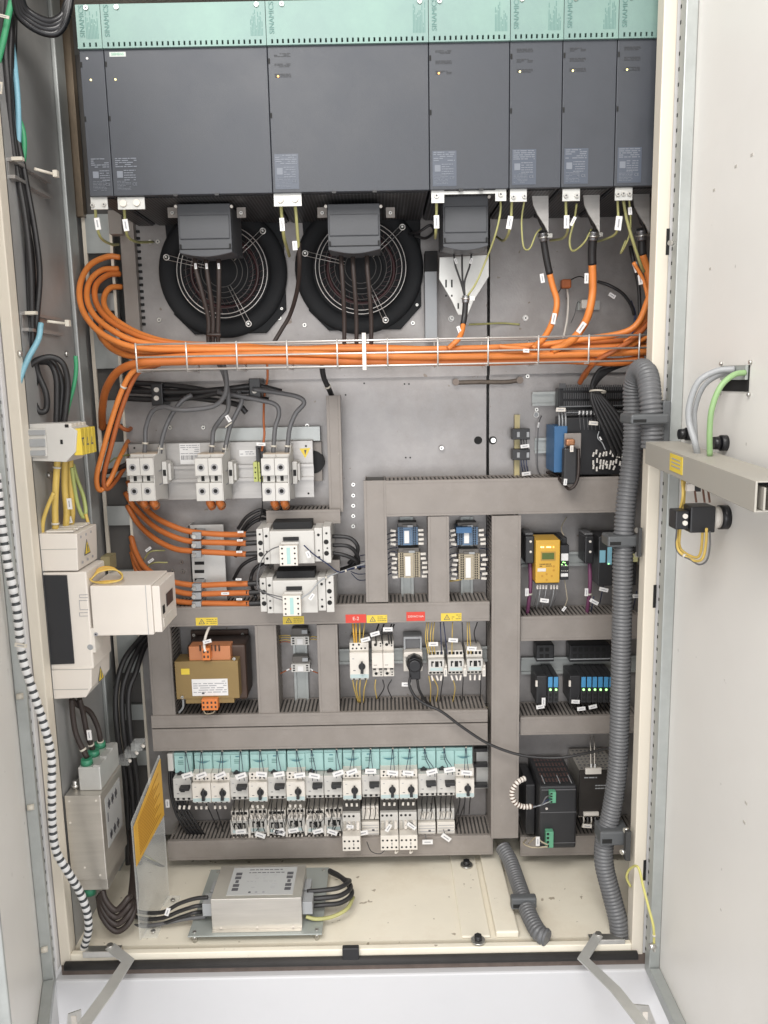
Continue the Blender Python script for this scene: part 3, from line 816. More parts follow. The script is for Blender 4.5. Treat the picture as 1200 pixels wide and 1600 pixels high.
# grey slim vertical strip by the fan, and rail pieces
m = MB(); m.pb(664, 424, 683, 530, -.05, -.012, mat('slim_cover', (.33, .345, .36), .5, .1, .05)); m.pb(664, 392, 684, 424, -.052, -.012, blkm); m.build('slim_duct', None, .001, label='slim upright grey duct with black upper end right of the right fan', cat='cable duct')
def rail(label, x0, y0, x1, y1, vert=False, Y=-.012):
    a, b_, c, d = rect(x0, y0, x1, y1, Y)
    m = MB()
    if vert:
        m.box(a, a + .005, Y, Y + .001, c, d, galvt); m.box(b_ - .005, b_, Y, Y + .001, c, d, galvt)
        m.box(a + .005, a + .006, Y, -.0045, c, d, galvt); m.box(b_ - .006, b_ - .005, Y, -.0045, c, d, galvt); m.box(a + .006, b_ - .006, -.0055, -.0045, c, d, galvt)
    else:
        m.box(a, b_, Y, Y + .001, c, c + .005, galvt); m.box(a, b_, Y, Y + .001, d - .005, d, galvt)
        m.box(a, b_, Y, -.0045, c + .005, c + .006, galvt); m.box(a, b_, Y, -.0045, d - .006, d - .005, galvt); m.box(a, b_, -.0055, -.0045, c + .006, d - .006, galvt)
    return m.build('mounting_rail', None, label=label, cat='mounting rail', group='galvanised mounting rails')
rail('level rail behind the breaker and socket row below the red signs', 529, 1012, 762, 1036)
rail('upright rail carrying the left column of terminal strips', 626, 808, 646, 938, True)
rail('upright rail carrying the second column of terminal strips', 720, 808, 739, 938, True)
rail('upright rail carrying the two small terminals right of the transformer', 459, 980, 481, 1110, True)
rail('level rail behind the yellow module', 815, 862, 1000, 884)
rail('level rail behind the modules with blue fronts', 815, 1026, 1000, 1052)
rail('level rail behind the turquoise breaker row', 745, 1180, 765, 1215)
rail('short level rail left of the large black module', 832, 612, 880, 634)
rail('short level rail left of the blue module', 836, 684, 872, 708)
# flat braid strap across the plate seam
t = thing('ground_strap', 'flat brown ground strap bridging the seam between the plates', 'ground strap', P(760, 600, -.01))
m = MB(); m.tube(catmull([P(712, 598, -.008), P(750, 597, -.012), P(790, 597, -.008), P(812, 594, -.006)], 6), .005, mat('strap_braid', (.13, .105, .085), .6, .2, .2, 80), 8); m.build('braid', t)
for x, y in ((712, 597), (812, 594)):
    m = MB(); p = P(x, y, -.008); m.cyl(p, p + Vector((0, -.006, 0)), .008, mat('strap_lug', (.16, .13, .11), .4, .6, .1), 12); m.build('lug', t)

# ================================================================== FUSE TERMINAL PLATE
YP = -.045
t = thing('terminal_carrier', 'silver carrier plate with rail under the grey fuse terminals', 'carrier plate', P(350, 780, YP))
m = MB(); m.pb(203, 690, 490, 780, YP, YP + .003, alu)
a, b_, c, d = rect(203, 690, 490, 780, YP); m.box(a, b_, YP, -.005, d - .003, d, alu)
m.build('plate', t, bevel=.001)
m = MB(); a, b_, c, d = rect(235, 727, 490, 752, YP - .01)
m.box(a, b_, YP - .010, YP - .009, c, c + .006, alu); m.box(a, b_, YP - .010, YP - .009, d - .006, d, alu); m.box(a, b_, YP - .009, YP - .002, c + .006, c + .007, alu); m.box(a, b_, YP - .009, YP - .002, d - .007, d - .006, alu); m.box(a, b_, YP - .003, YP - .002, c + .007, d - .007, alu)
m.build('rail', t)
m = MB(); m.pb(281, 693, 313, 725, YP - .0008, YP, paper); a, b_, c, d = rect(281, 693, 313, 725, YP - .0008)
m.bars(a + .002, b_ - .002, c + .022, d - .002, YP - .0012, 5, inkl, .4)
for i in range(20):
    xx = a + .003 + i * (b_ - a - .006) / 20; m.box(xx, xx + random.choice((.0006, .0012)), YP - .0012, YP - .0008, c + .010, c + .020, ink)
m.build('barcode_label', t)
m = MB(); m.pb(374, 703, 400, 713, YP - .0008, YP, paper); a, b_, c, d = rect(374, 703, 400, 713, YP - .0008); m.bars(a + .002, b_ - .004, c + .003, d - .002, YP - .0012, 2, inkl, .4); m.build('paper_label', t)
m = MB(); m.ppoly([(468, 701), (485, 700), (477, 716)], YP - .0008, YP, warnY); m.ppoly([(475, 703), (479, 703), (477, 711)], YP - .0012, YP - .0008, ink); m.build('warning_triangle', t)
m = MB()
for (x, y) in ((210, 700), (478, 697), (482, 771)):
    p = P(x, y, YP); m.cyl(p + Vector((0, -.0005, 0)), p, .0025, dark2, 10)
m.build('plate_hole', t)
# bright bar above and black disc behind
m = MB(); m.pb(330, 668, 500, 690, -.03, -.004, galvt); m.build('back_bar', t)
m = MB(); m.pb(486, 690, 503, 752, -.02, -.004, ductm); p = P(489, 722, -.022); m.cyl(p, p + Vector((0, .015, 0)), .027, blkm, 28); m.build('back_disc', t)

def fuse_pair(cx, label):
    Yb, Yf = YP - .010, YP - .111
    o = P(cx, 783, Yf); t = thing('fuse_terminal', label, 'fuse terminal', (o.x, Yb, o.z), 'two-pole grey fuse terminals'); t.scale = (1, 1.35, 1)
    W = .0292
    # local mm coordinates, y=0 rail, front at -0.075
    for k in (-1, 0):
        x0 = k * W + .0002; x1 = x0 + W - .0004
        m = MB()
        m.box(x0, x1, -.052, 0, .0, .100, devw)
        m.box(x0, x1, -.075, -.052, .056, .094, devw); m.box(x0, x1, -.075, -.052, 0, .040, devw)
        m.box(x0 + .001, x1 - .001, -.066, -.052, .040, .056, devw)
        pole = m.build('pole', t, bevel=.0012, local=True)
        m = MB(); xc = (x0 + x1) / 2 - .001
        for z in (.074, .022):
            m.ring((xc, -.0752, z), (0, 1, 0), .0072, .0007, inkl, 20, 4)
            m.lathe((xc, -.0755, z), (0, -1, 0), [(.0001, 0), (.0048, 0)], dark2, 16)
            m.ring((xc, -.0755, z), (0, 1, 0), .0050, .0006, inkl, 20, 4)
        m.box(xc - .003, xc + .004, -.0664, -.066, .043, .054, dark2)
        m.build('screw_socket', pole, local=True)
    # right flank with sloping ends
    m = MB(); m.prism([(W * 1.0, -.052, 0), (W * 1.0, 0, -.01), (W, 0, .118), (W, -.03, .118), (W, -.045, .100), (W, -.075, .094), (W, -.075, .0)], (.0015, 0, 0), devw)
    m.bars(0, .018, 0, .02, 0, 3, inkl, .4)
    for i in range(2):
        m.box(W + .0015, W + .002, -.050, -.030, .060 - i * .03, .063 - i * .03, inkl)
    m.build('flank', t, local=True)
    m = MB(); m.box(-W, W, -.050, -.01, .0945, .101, mat('block_top', (.55, .46, .36), .5, 0, .05)); m.build('top_edge', t, local=True)
    m = MB(); m.box(W + .003, W + .013, -.032, 0, .030, .080, devw); m.box(W + .013, W + .018, -.020, 0, .036, .074, devw); m.box(W + .0045, W + .0115, -.0325, -.032, .048, .062, dark2)
    m.build('end_stop', t, bevel=.001, local=True)
    m = MB()
    for x in (-.011, .011):
        m.tube([(x, -.04, .002), (x + .002, -.045, -.010), (x + .004, -.035, -.022)], .0088, orplug, 12); m.tube([(x + .003, -.04, -.014), (x + .005, -.036, -.019)], .0095, copper, 12)
    m.build('cable_sleeve', t, local=True)
    return t
f0 = fuse_pair(222, 'leftmost grey two-pole fuse terminal on the silver plate')
for cx, lab in ((328, 'middle grey two-pole fuse terminal on the silver plate'), (431, 'rightmost grey two-pole fuse terminal beside the yellow triangle')):
    dup(f0, (P(cx, 783, YP - .111).x, f0.location.y, P(cx, 783, YP - .111).z), lab)
# thick feed cables with cable ties at the collar
for i, pts in enumerate(([(226, 708, -.09), (227, 690, -.09), (228, 668, -.09), (238, 643, -.10), (256, 636, -.11), (275, 640, -.12), (300, 640, -.12), (335, 634, -.12), (352, 615, -.13), (353, 585, -.15), (345, 560, -.17)],
                         [(250, 708, -.09), (253, 688, -.09), (260, 665, -.09), (272, 642, -.09), (286, 625, -.085), (300, 617, -.08)],
                         [(330, 708, -.09), (332, 690, -.09), (334, 672, -.09), (345, 655, -.10), (356, 640, -.10), (356, 612, -.12), (350, 585, -.14), (340, 565, -.16)],
                         [(350, 708, -.09), (354, 690, -.09), (360, 665, -.09), (370, 645, -.09), (378, 626, -.085), (372, 612, -.08)],
                         [(427, 708, -.09), (428, 690, -.09), (430, 668, -.09), (436, 646, -.09), (430, 632, -.09), (405, 625, -.09), (370, 618, -.09), (340, 612, -.085)],
                         [(448, 708, -.09), (450, 690, -.09), (453, 668, -.09), (462, 646, -.09), (475, 630, -.09), (465, 620, -.09), (430, 613, -.085), (395, 608, -.08)])):
    nm = ['leftmost', 'second', 'third', 'fourth', 'fifth', 'rightmost'][i]
    cable('power_cable', 'grey power cable rising from the fuse terminals, %s of six from the left' % nm, 'cable', pts, 5.2, cgrey if 1 else rubber, 'feed cables into the fuse terminals', ties=[(.09, 1.8)], seg=12)
# black bundle across
for i, pts in enumerate(([(193, 598, -.04), (240, 600, -.05), (300, 606, -.06), (360, 618, -.07), (420, 625, -.06)],
                         [(193, 610, -.04), (240, 612, -.06), (300, 612, -.065), (360, 607, -.07), (400, 603, -.06), (440, 612, -.05)],
                         [(190, 622, -.04), (240, 624, -.05), (300, 621, -.06), (350, 612, -.07), (400, 611, -.06)],
                         [(200, 604, -.03), (260, 616, -.04), (330, 625, -.05), (370, 632, -.06), (385, 645, -.06)])):
    cable('black_cable', 'thick black cable of the bundle lying level above the fuse terminals, %s layer' % ['top', 'upper middle', 'lower middle', 'rear'][i], 'cable', pts, 6.5, rubber, 'black cable bundle above the fuse terminals', seg=10)
for (x, y, lab) in ((245, 616, 'black clamp with two bright bolts on the left of the cable bundle'), (398, 608, 'black clamp with one bright bolt on the right of the cable bundle')):
    tt = thing('cable_clamp', lab, 'cable clamp', P(x, y, -.08)); m = MB(); m.pb(x - 9, y - 17, x + 9, y + 18, -.075, -.01, blk); m.build('clamp_body', tt, bevel=.002)
    m = MB()
    for dy in ((-7, 6) if x < 300 else (3,)):
        p = P(x, y + dy, -.075); m.cyl(p, p + Vector((0, -.005, 0)), .0055, white2, 12)
    m.build('bolt', tt)
# green-yellow ground terminal between middle and right pair
t = thing('ground_terminal', 'small green and yellow ground terminal between the middle and right fuse terminals', 'terminal', P(403, 752, -.08))
m = MB()
for i in range(2): m.pb(396 + i * 7.5, 722, 402.5 + i * 7.5, 753, -.095, -.055, mat('ground_terminal_green', (.48, .52, .16), .5, 0, .05))
m.build('terminal_block', t, bevel=.001)
m = MB()
for x in (399, 407):
    for y in (731, 738, 747):
        p = P(x, y, -.0955); m.cyl(p, p + Vector((0, .0003, 0)), .0018, dark2, 8)
m.build('clamp_hole', t)
m = MB(); m.pb(400, 697, 413, 727, -.085, -.06, blk); m.build('link_block', t)
cable('orange_wire', 'orange-red wire dropping to the green and yellow ground terminal', 'cable', [(417, 560, -.06), (418, 590, -.05), (413, 620, -.05), (412, 655, -.06), (413, 680, -.075), (409, 705, -.09)], 2.6, orangd, tags=[(408, 694, -.10, 3, 20, 7)])
cable('black_wire', 'thin black wire passing between middle and right fuse terminals', 'cable', [(404, 700, -.09), (408, 740, -.10), (410, 790, -.09), (405, 815, -.06)], 1.6, rubber)
# wire tag on the 4th feed cable
cable('marked_tail', 'white tag fixed round the feed cable above the middle fuse terminal', 'cable tag', [(352, 668, -.105), (357, 664, -.106), (362, 660, -.105)], 1.5, tie, tags=[(357, 654, -.108, 60, 16, 8)])

# ================================================================== CONTACTORS (large)
def big_contactor(x0, y0, x1, y1, label):
    Yf = -.155; a, b_, c, d = rect(x0, y0, x1, y1, Yf); W = b_ - a; H = d - c
    t = thing('power_contactor', label, 'contactor', ((a + b_) / 2, 0, c), 'large grey power contactors')
    m = MB(); m.box(a + W * .18, b_ - W * .22, Yf - .006, -.06, c, d - .004, devw); m.build('body', t, bevel=.002)
    m = MB(); m.box(a + W * .22, b_ - W * .26, -.14, -.02, d - .004, d + .012, blkm); m.box(a + .01, b_ - .01, -.06, -.004, c - .005, d + .02, ductin); m.build('coil_housing', t)
    for (u, v_) in ((0, .18), (.78, 1.0)):
        xa_, xb_ = a + W * u, a + W * v_
        xm = (xa_ + xb_) / 2
        m = MB(); m.box(xa_, xm - .0006, Yf + .003, -.01, c + .002, d, devw); m.box(xm + .0006, xb_, Yf, -.01, c - .001, d + .003, devw); s = m.build('terminal_side', t, bevel=.0012)
        m = MB()
        for (fx, fz, r_) in ((.25, .8, .0032), (.25, .35, .0022), (.25, .15, .003), (.75, .85, .0025), (.72, .6, .0055), (.72, .27, .0055), (.78, .42, .002)):
            if u == 0: fx = 1 - fx
            yy = (Yf + .0028) if fx < .5 else (Yf - .0002)
            m.lathe((xa_ + (xb_ - xa_) * fx, yy - .0003, c + H * fz), (0, -1, 0), [(.0001, 0), (r_, 0)], dark2, 14)
        m.build('screw_socket', s)
    # auxiliary switch
    xa_, xb_ = a + W * .33, a + W * .57
    m = MB(); m.box(xa_, xb_, Yf - .034, Yf - .007, c + .002, c + H * .60, white2); m.box(xa_ + .002, xb_ + .002, Yf - .02, Yf - .006, c + H * .60, c + H * .66, devw)
    ax = m.build('auxiliary_switch', t, bevel=.001)
    m = MB(); m.box(xa_ + .006, xb_ + .001, Yf - .0105, Yf - .006, c + H * .68, c + H * .78, blkm); m.build('indicator_window', t)
    m = MB(); xm = (xa_ + xb_) / 2; m.box(xm - .004, xm + .004, Yf - .0346, Yf - .034, c + .006, c + H * .55, bluturq)
    for xx in (xa_ + .006, xb_ - .006):
        for j in range(4): m.lathe((xx, Yf - .0346, c + .007 + j * H * .145), (0, -1, 0), [(.0001, 0), (.0021, 0)], dark2, 10)
    m.build('terminal_mark', ax)
    return t
big_contactor(401, 826, 517, 880, 'upper large grey contactor fed by three orange cables')
big_contactor(406, 903, 522, 957, 'lower large grey contactor just above the level duct')
for i, pts in enumerate(([(519, 838, -.10), (545, 840, -.10), (558, 852, -.10), (557, 868, -.08), (545, 880, -.06)], [(519, 852, -.10), (542, 853, -.10), (555, 862, -.09), (560, 880, -.07), (545, 888, -.05)],
                         [(519, 864, -.10), (540, 868, -.10), (556, 876, -.09), (562, 888, -.06)], [(512, 905, -.02), (528, 892, -.03), (548, 884, -.05), (561, 870, -.05)])):
    cable('contactor_cable', 'black cable looping out right of the upper contactor, %s' % ['topmost', 'second from top', 'third from top', 'lowest'][i], 'cable', pts, 4.6, rubber, 'cable loops right of the upper contactor')
for i, pts in enumerate(([(372, 826, -.04), (385, 808, -.05), (405, 797, -.05), (418, 800, -.04)], [(375, 834, -.04), (388, 815, -.05), (408, 803, -.05), (420, 806, -.04)], [(368, 870, -.03), (382, 830, -.04), (404, 812, -.04), (420, 812, -.03)], [(365, 905, -.03), (378, 884, -.04), (400, 872, -.04), (425, 874, -.03)], [(400, 935, -.1), (392, 905, -.05), (402, 885, -.05), (425, 880, -.03)])):
    cable('contactor_cable', 'black cable curving up behind the left side of the large contactors, %s' % ['topmost', 'second', 'third', 'fourth', 'lowest'][i], 'cable', pts, 4.2, rubber, 'black cables left of the contactors')
# thin control wires
for _w, pts in enumerate(([(443, 852, -.185), (425, 858, -.18), (412, 870, -.17), (404, 890, -.165), (402, 910, -.165), (412, 925, -.175), (444, 934, -.185)], [(442, 938, -.185), (425, 932, -.18), (410, 925, -.17), (402, 918, -.16), (405, 890, -.15), (418, 880, -.13)])):
    cable('control_wire', 'thin dark wire looping %s left of the two contactor switches' % ['wide', 'narrow'][_w], 'cable', pts, 1.3, cgrey, 'looped control wires left of the contactors')
cable('control_wire', 'blue wire slanting from the upper contactor to a white tied joint', 'cable', [(475, 852, -.18), (490, 866, -.17), (510, 880, -.16), (530, 894, -.14), (550, 888, -.12), (572, 884, -.09)], 1.5, dblue, tags=[(482, 866, -.182, 70, 15, 9)], ties=[(.72, 1.5), (.85, 1.2)])
cable('control_wire', 'pale blue wire rising from the lower contactor to the tied joint', 'cable', [(470, 935, -.185), (485, 925, -.18), (500, 908, -.165), (520, 898, -.15), (545, 889, -.12), (572, 880, -.09)], 1.7, greyc, tags=[(487, 932, -.185, -55, 16, 8)], ties=[(.5, 1.2)])
for k in range(5):
    cable('control_wire', 'thin dark blue wire into the duct right of the contactors, %s from the top' % ORD[k], 'cable', [(545 + k, 890 + k * 3 - 6, -.05), (560, 870 + k * 9, -.04), (575, 866 + k * 10, -.03)], 1.0, dblue, 'dark blue wires entering the duct beside the contactors')

# ================================================================== ORANGE CABLES
GO = 'orange power cables looping from the side wall into the tray'
loops = [
 ([(188, 402, -.0), (168, 401, -.01), (140, 415, -.04), (125, 445, -.08), (128, 482, -.12), (150, 514, -.16), (185, 535, -.185), (230, 545, -.195), (320, 546, -.20), (500, 546, -.20), (700, 545, -.20), (830, 540, -.2), (905, 531, -.2), (985, 515, -.21), (1012, 470, -.22), (1020, 430, -.23)], 'outermost'),
 ([(185, 420, .0), (160, 422, -.02), (140, 440, -.05), (136, 468, -.09), (150, 496, -.13), (182, 520, -.17), (220, 535, -.185), (290, 543, -.19), (420, 547, -.18), (640, 549, -.18), (800, 545, -.18), (1015, 540, -.19)], 'second'),
 ([(188, 428, .0), (168, 430, -.02), (150, 446, -.05), (150, 472, -.08), (168, 498, -.12), (205, 520, -.16), (250, 534, -.18), (330, 541, -.18), (460, 545, -.17), (560, 542, -.17), (700, 546, -.17), (860, 540, -.17), (1015, 530, -.18)], 'third'),
 ([(190, 448, .0), (172, 450, -.02), (163, 464, -.04), (165, 482, -.07), (185, 503, -.11), (225, 524, -.15), (280, 537, -.17), (380, 541, -.16), (520, 552, -.16), (700, 556, -.16), (850, 552, -.16), (1015, 551, -.17)], 'innermost'),
 ([(160, 500, -.02), (158, 522, -.08), (175, 545, -.13), (215, 558, -.17), (300, 556, -.20), (450, 552, -.21), (600, 557, -.215), (760, 557, -.215), (900, 554, -.21), (1015, 550, -.21)], 'lowest'),
 ([(152, 515, -.02), (165, 535, -.07), (200, 546, -.14), (240, 552, -.17), (380, 553, -.18), (600, 547, -.185), (780, 551, -.19), (930, 549, -.19), (1015, 543, -.2)], 'rear'),
 ([(160, 668, .0), (160, 640, -.06), (166, 608, -.12), (185, 580, -.17), (215, 568, -.2), (260, 565, -.205), (420, 563, -.205), (600, 565, -.205), (760, 565, -.2), (870, 562, -.2), (960, 566, -.2), (1005, 560, -.2)], 'thick lower')]
for pts, nm in loops:
    cable('orange_cable', 'orange cable looping from the side wall into the tray, %s of its bundle' % nm, 'cable', pts, 6.4 if nm != 'thick lower' else 8.5, [orange, orange2, orange3][len(nm) % 3], GO, seg=12)
cable('orange_cable', 'orange cable hanging from the tray end in a long narrow loop, tied near its top', 'cable', [(240, 567, -.19), (212, 577, -.19), (195, 600, -.18), (178, 645, -.17), (162, 700, -.16), (151, 745, -.15), (156, 766, -.14), (172, 750, -.12), (185, 720, -.09), (195, 700, -.05), (200, 690, .0)], 5.6, orange, None, ties=[(.22, 1.5)], seg=12)
cable('orange_cable', 'rust brown cable beside the hanging orange loop', 'cable', [(250, 569, -.18), (222, 577, -.18), (205, 600, -.17), (188, 645, -.16), (173, 700, -.15), (162, 745, -.14), (166, 764, -.13), (180, 752, -.1), (196, 728, -.05), (205, 712, .0)], 5.2, orangd, None, seg=12)
cable('black_cable', 'dark grey cable nested inside the hanging orange loop', 'cable', [(245, 572, -.17), (215, 583, -.17), (199, 610, -.165), (184, 650, -.155), (168, 710, -.145), (158, 750, -.14), (164, 762, -.13)], 4.0, cbrown)
cable('green_yellow_wire', 'green-yellow wire arching to the left fuse terminal', 'cable', [(165, 728, -.1), (180, 716, -.09), (200, 711, -.07), (212, 713, -.05)], 1.8, mat('dark_green_wire', (.16, .17, .05), .5))
cable('grey_cable', 'short dark grey cable passing behind the hanging orange loop', 'cable', [(160, 738, -.1), (180, 734, -.08), (205, 722, -.05)], 6, cbrown)
cable('orange_cable', 'orange cable ending in the rear frame opening beside the fuse plate', 'cable', [(176, 655, -.03), (190, 668, -.03), (200, 672, -.02), (206, 668, .01)], 5, orangd)
# lower bundle to contactors with clamps
def orange_run(pts, lab, tg, grp):
    cable('orange_cable', lab, 'cable', pts, 6.6, orangd if 0 else mat('cable_orange_shaded', (.52, .15, .035), .46, 0, .1, 14), grp, tags=tg, seg=12)  # darker copy of the cable orange, shade put into the colour
gA = 'orange cables clamped left of the upper contactor'; gB = 'orange cables clamped left of the lower contactor'
orange_run([(200, 752, .0), (215, 780, -.02), (240, 806, -.05), (270, 822, -.07), (300, 831, -.08), (350, 835, -.09), (385, 835, -.1)], 'top orange cable of three running to the upper contactor', [(376, 831, -.112, 0, 13, 4.5)], gA)
orange_run([(196, 770, .0), (212, 795, -.02), (240, 822, -.05), (270, 838, -.07), (300, 846, -.08), (350, 848, -.09), (385, 849, -.1)], 'middle orange cable of three running to the upper contactor', [(375, 844, -.112, 0, 13, 4.5)], gA)
orange_run([(199, 790, .0), (216, 818, -.02), (242, 842, -.05), (272, 857, -.07), (300, 861, -.08), (350, 864, -.09), (385, 866, -.1)], 'bottom orange cable of three running to the upper contactor', [(374, 862, -.112, 0, 13, 4.5)], gA)
orange_run([(205, 838, .0), (212, 862, -.02), (228, 888, -.05), (260, 906, -.07), (300, 914, -.08), (350, 913, -.09), (388, 912, -.1)], 'top orange cable of three running to the lower contactor', [(373, 905, -.112, 0, 13, 4.5)], gB)
orange_run([(206, 850, .0), (214, 880, -.02), (238, 908, -.05), (270, 922, -.07), (300, 928, -.08), (350, 927, -.09), (390, 926, -.1)], 'middle orange cable of three running to the lower contactor', [(352, 927, -.114, 0, 18, 6)], gB)
orange_run([(206, 862, .0), (216, 896, -.02), (240, 926, -.05), (270, 938, -.07), (300, 942, -.08), (350, 943, -.09), (390, 943, -.1)], 'bottom orange cable of three running to the lower contactor', [(374, 936, -.112, 0, 13, 4.5)], gB)
for (x0, ys, nx, lab) in ((385, (835, 849, 866), 404, 'upper'), (388, (912, 926, 943), 408, 'lower')):
    for j, y in enumerate(ys):
        cable('black_core', '%s black sleeved end entering the %s contactor' % (['top', 'middle', 'bottom'][j], lab), 'cable', [(x0 - 3, y, -.1), (nx, y - 1, -.1), (nx + 8, y, -.1)], 6.0, rubber, 'black ends entering the %s contactor' % lab)
t = thing('clamp_plate', 'silver clamp plate with slots holding six orange cables', 'clamp plate', P(320, 940, -.04))
m = MB(); m.pb(298, 820, 352, 945, -.045, -.042, zinc); m.pb(298, 820, 300, 945, -.045, -.004, zinc); m.build('plate', t)
m = MB()
for y in (828, 880, 893, 906): m.pb(304, y - 2.5, 319, y + 2.5, -.0456, -.045, dark2)
m.build('slot', t)
for y in (838, 852, 867, 919, 932, 946):
    m = MB(); m.pb(300, y - 6, 314, y + 5, -.098, -.046, mat('clamp_steel', (.35, .36, .37), .4, .5, .1)); m.build('saddle', t, bevel=.001)
    m = MB(); p = P(303.5, y, -.098); m.cyl(p, p + Vector((0, -.005, 0)), .005, steel, 12); m.build('saddle_bolt', t)
cable('green_yellow_wire', 'upper green-yellow wire with white tag behind the orange cables', 'cable', [(225, 875, -.03), (235, 862, -.04), (258, 860, -.04)], 1.8, ygreen, 'short green-yellow wires behind the orange cables', tags=[(232, 858, -.05, -35, 15, 6)])
cable('green_yellow_wire', 'lower green-yellow wire with white tag behind the orange cables', 'cable', [(226, 892, -.03), (238, 880, -.04), (262, 879, -.04)], 1.8, ygreen, 'short green-yellow wires behind the orange cables', tags=[(236, 876, -.05, -35, 15, 6)])

# ================================================================== TERMINAL STRIPS
def strip(x0, y0, x1, y1, mt, label, marks=True, topblock=False):
    Yf = -.055; a, b_, c, d = rect(x0, y0, x1, y1, Yf)
    t = thing('terminal_strip', label, 'terminal strip', ((a + b_) / 2, 0, c), 'upright terminal strips in the duct bays')
    n = max(6, int((d - c) / .0052)); h = (d - c) / n; W = b_ - a
    m = MB()
    for i in range(n):
        z = c + i * h
        m.box(a + W * .10, b_ - W * .08, Yf + .004, -.013, z + .0003, z + h - .0003, mt)
        m.box(a + W * .30, b_ - W * .35, Yf, Yf + .004, z + .0003, z + h - .0003, mt)
    m.build('terminal_row', t)
    m = MB()
    for i in range(n):
        z = c + (i + .5) * h
        for fx in (.17, .25, .72, .80): m.box(a + W * fx, a + W * (fx + .05), Yf + .0032, Yf + .004, z - h * .28, z + h * .28, dark2)
    m.build('wire_entry', t)
    m = MB(); m.box(a + W * .36, a + W * .56, Yf - .0025, Yf, c + h, d - h * 1.5, paper); m.box(a + W * .59, a + W * .66, Yf + .001, Yf + .0039, c + h, d - h, greyc)
    m.build('marker_strip', t)
    m = MB(); m.box(a + W * .12, b_ - W * .12, Yf + .008, -.013, d, d + .010, mat('end_bracket', (.12, .11, .10), .5, 0, .1)); m.box(a + W * .3, b_ - W * .3, Yf + .002, Yf + .02, d, d + .006, mat('end_bracket', (.12, .11, .10)))
    m.box(a + W * .5, a + W * .72, Yf + .0005, Yf + .002, d, d + .005, greyc)
    m.build('end_bracket', t)
    rr = random.Random(int(x0 + y0))
    for side in (-1, 1):
        k = 0
        for i in range(0, n, 2 if marks else 3):
            z = c + (i + .6) * h
            xs = a + W * .06 if side < 0 else b_ - W * .06
            jx = rr.uniform(0, .006); tl = rr.uniform(-14, 14) if side < 0 else rr.uniform(-6, 6)
            Mx = Matrix.Translation((xs + side * (.005 + jx), Yf + .002 + rr.uniform(-.004, .004), z)) @ Matrix.Rotation(R(tl), 4, 'Y')
            m = MB(); m.box(-.006, .006, -.003, .002, -.0026, .0026, white2, Mx); m.build('wire_sleeve', t)
    return t
s1 = strip(618, 824, 656, 852, tblue, 'small blue terminal strip at the top of the left column')
s2 = strip(618, 864, 660, 903, tbeige, 'beige terminal strip under the blue one in the left column')
s3 = strip(711, 824, 750, 852, tblue, 'small blue terminal strip at the top of the right column')
s4 = strip(713, 866, 753, 906, tbeige, 'beige terminal strip with sleeves under the blue one in the right column')
m = MB(); m.pb(713, 824, 737, 833, -.066, -.02, bluem); m.build('jumper_block', s3)
for k in range(9):
    yy = 832 + k * 8
    cable('terminal_wire', 'dark blue wire running from the left duct to the left terminal column, %s from top' % ORD[k], 'cable', [(603, yy + 4, -.03), (612, yy + random.uniform(-3, 3), -.035), (622, yy, -.045)], .9, dblue, 'dark blue wires of the left terminal column', n=4, seg=6)
for k in range(7):
    yy = 834 + k * 10
    cable('terminal_wire', 'dark blue wire running from the middle duct to the right terminal column, %s from top' % ORD[k], 'cable', [(700, yy + 4, -.03), (707, yy + random.uniform(-3, 3), -.035), (716, yy, -.045)], .9, dblue, 'dark blue wires of the right terminal column', n=4, seg=6)
for k in range(7):
    yy = 838 + k * 9.5
    cable('terminal_wire', 'dark wire between right terminal column and main duct, %s from top' % ORD[k], 'cable', [(750, yy, -.045), (758, yy + random.uniform(-3, 3), -.035), (768, yy + 2, -.03)], .9, dblue, 'dark wires right of the right terminal column', n=4, seg=6)
cable('yellow_wire', 'pair of pale yellow wires leaving the right terminal column at its foot', 'cable', [(700, 908, -.04), (712, 907, -.045), (722, 905, -.045)], 1.8, yellow)

# small terminals right of transformer
def mini_term(x0, y0, x1, y1, label):
    Yf = -.045; a, b_, c, d = rect(x0, y0, x1, y1, Yf); W = b_ - a
    t = thing('rail_terminal', label, 'terminal', ((a + b_) / 2, 0, c), 'two small terminals on the upright rail')
    m = MB(); m.box(a, b_, Yf, -.013, c, c + (d - c) * .55, devw); m.box(a + W * .05, b_ - W * .1, Yf + .01, -.013, c + (d - c) * .55, d, mat('end_bracket', (.12, .11, .10))); m.build('terminal_row', t, bevel=.0005)
    m = MB()
    for i in range(4):
        for j in range(3):
            if i in (1, 2): continue
            m.box(a + W * (.08 + .24 * i), a + W * (.2 + .24 * i), Yf - .0004, Yf, c + (d - c) * (.08 + .16 * j), c + (d - c) * (.17 + .16 * j), dark2)
    m.box(a + W * .35, a + W * .65, Yf - .0015, Yf, c + .002, c + (d - c) * .42, paper)
    m.build('marker_strip', t)
    m = MB(); m.box(a + W * .6, a + W * .9, Yf + .004, Yf + .012, c + (d - c) * .7, d - .002, greyc); m.build('end_bracket', t)
mini_term(454, 984, 483, 1008, 'upper small grey terminal on the upright rail right of the transformer')
mini_term(455, 1028, 484, 1050, 'lower small grey terminal on the upright rail right of the transformer')
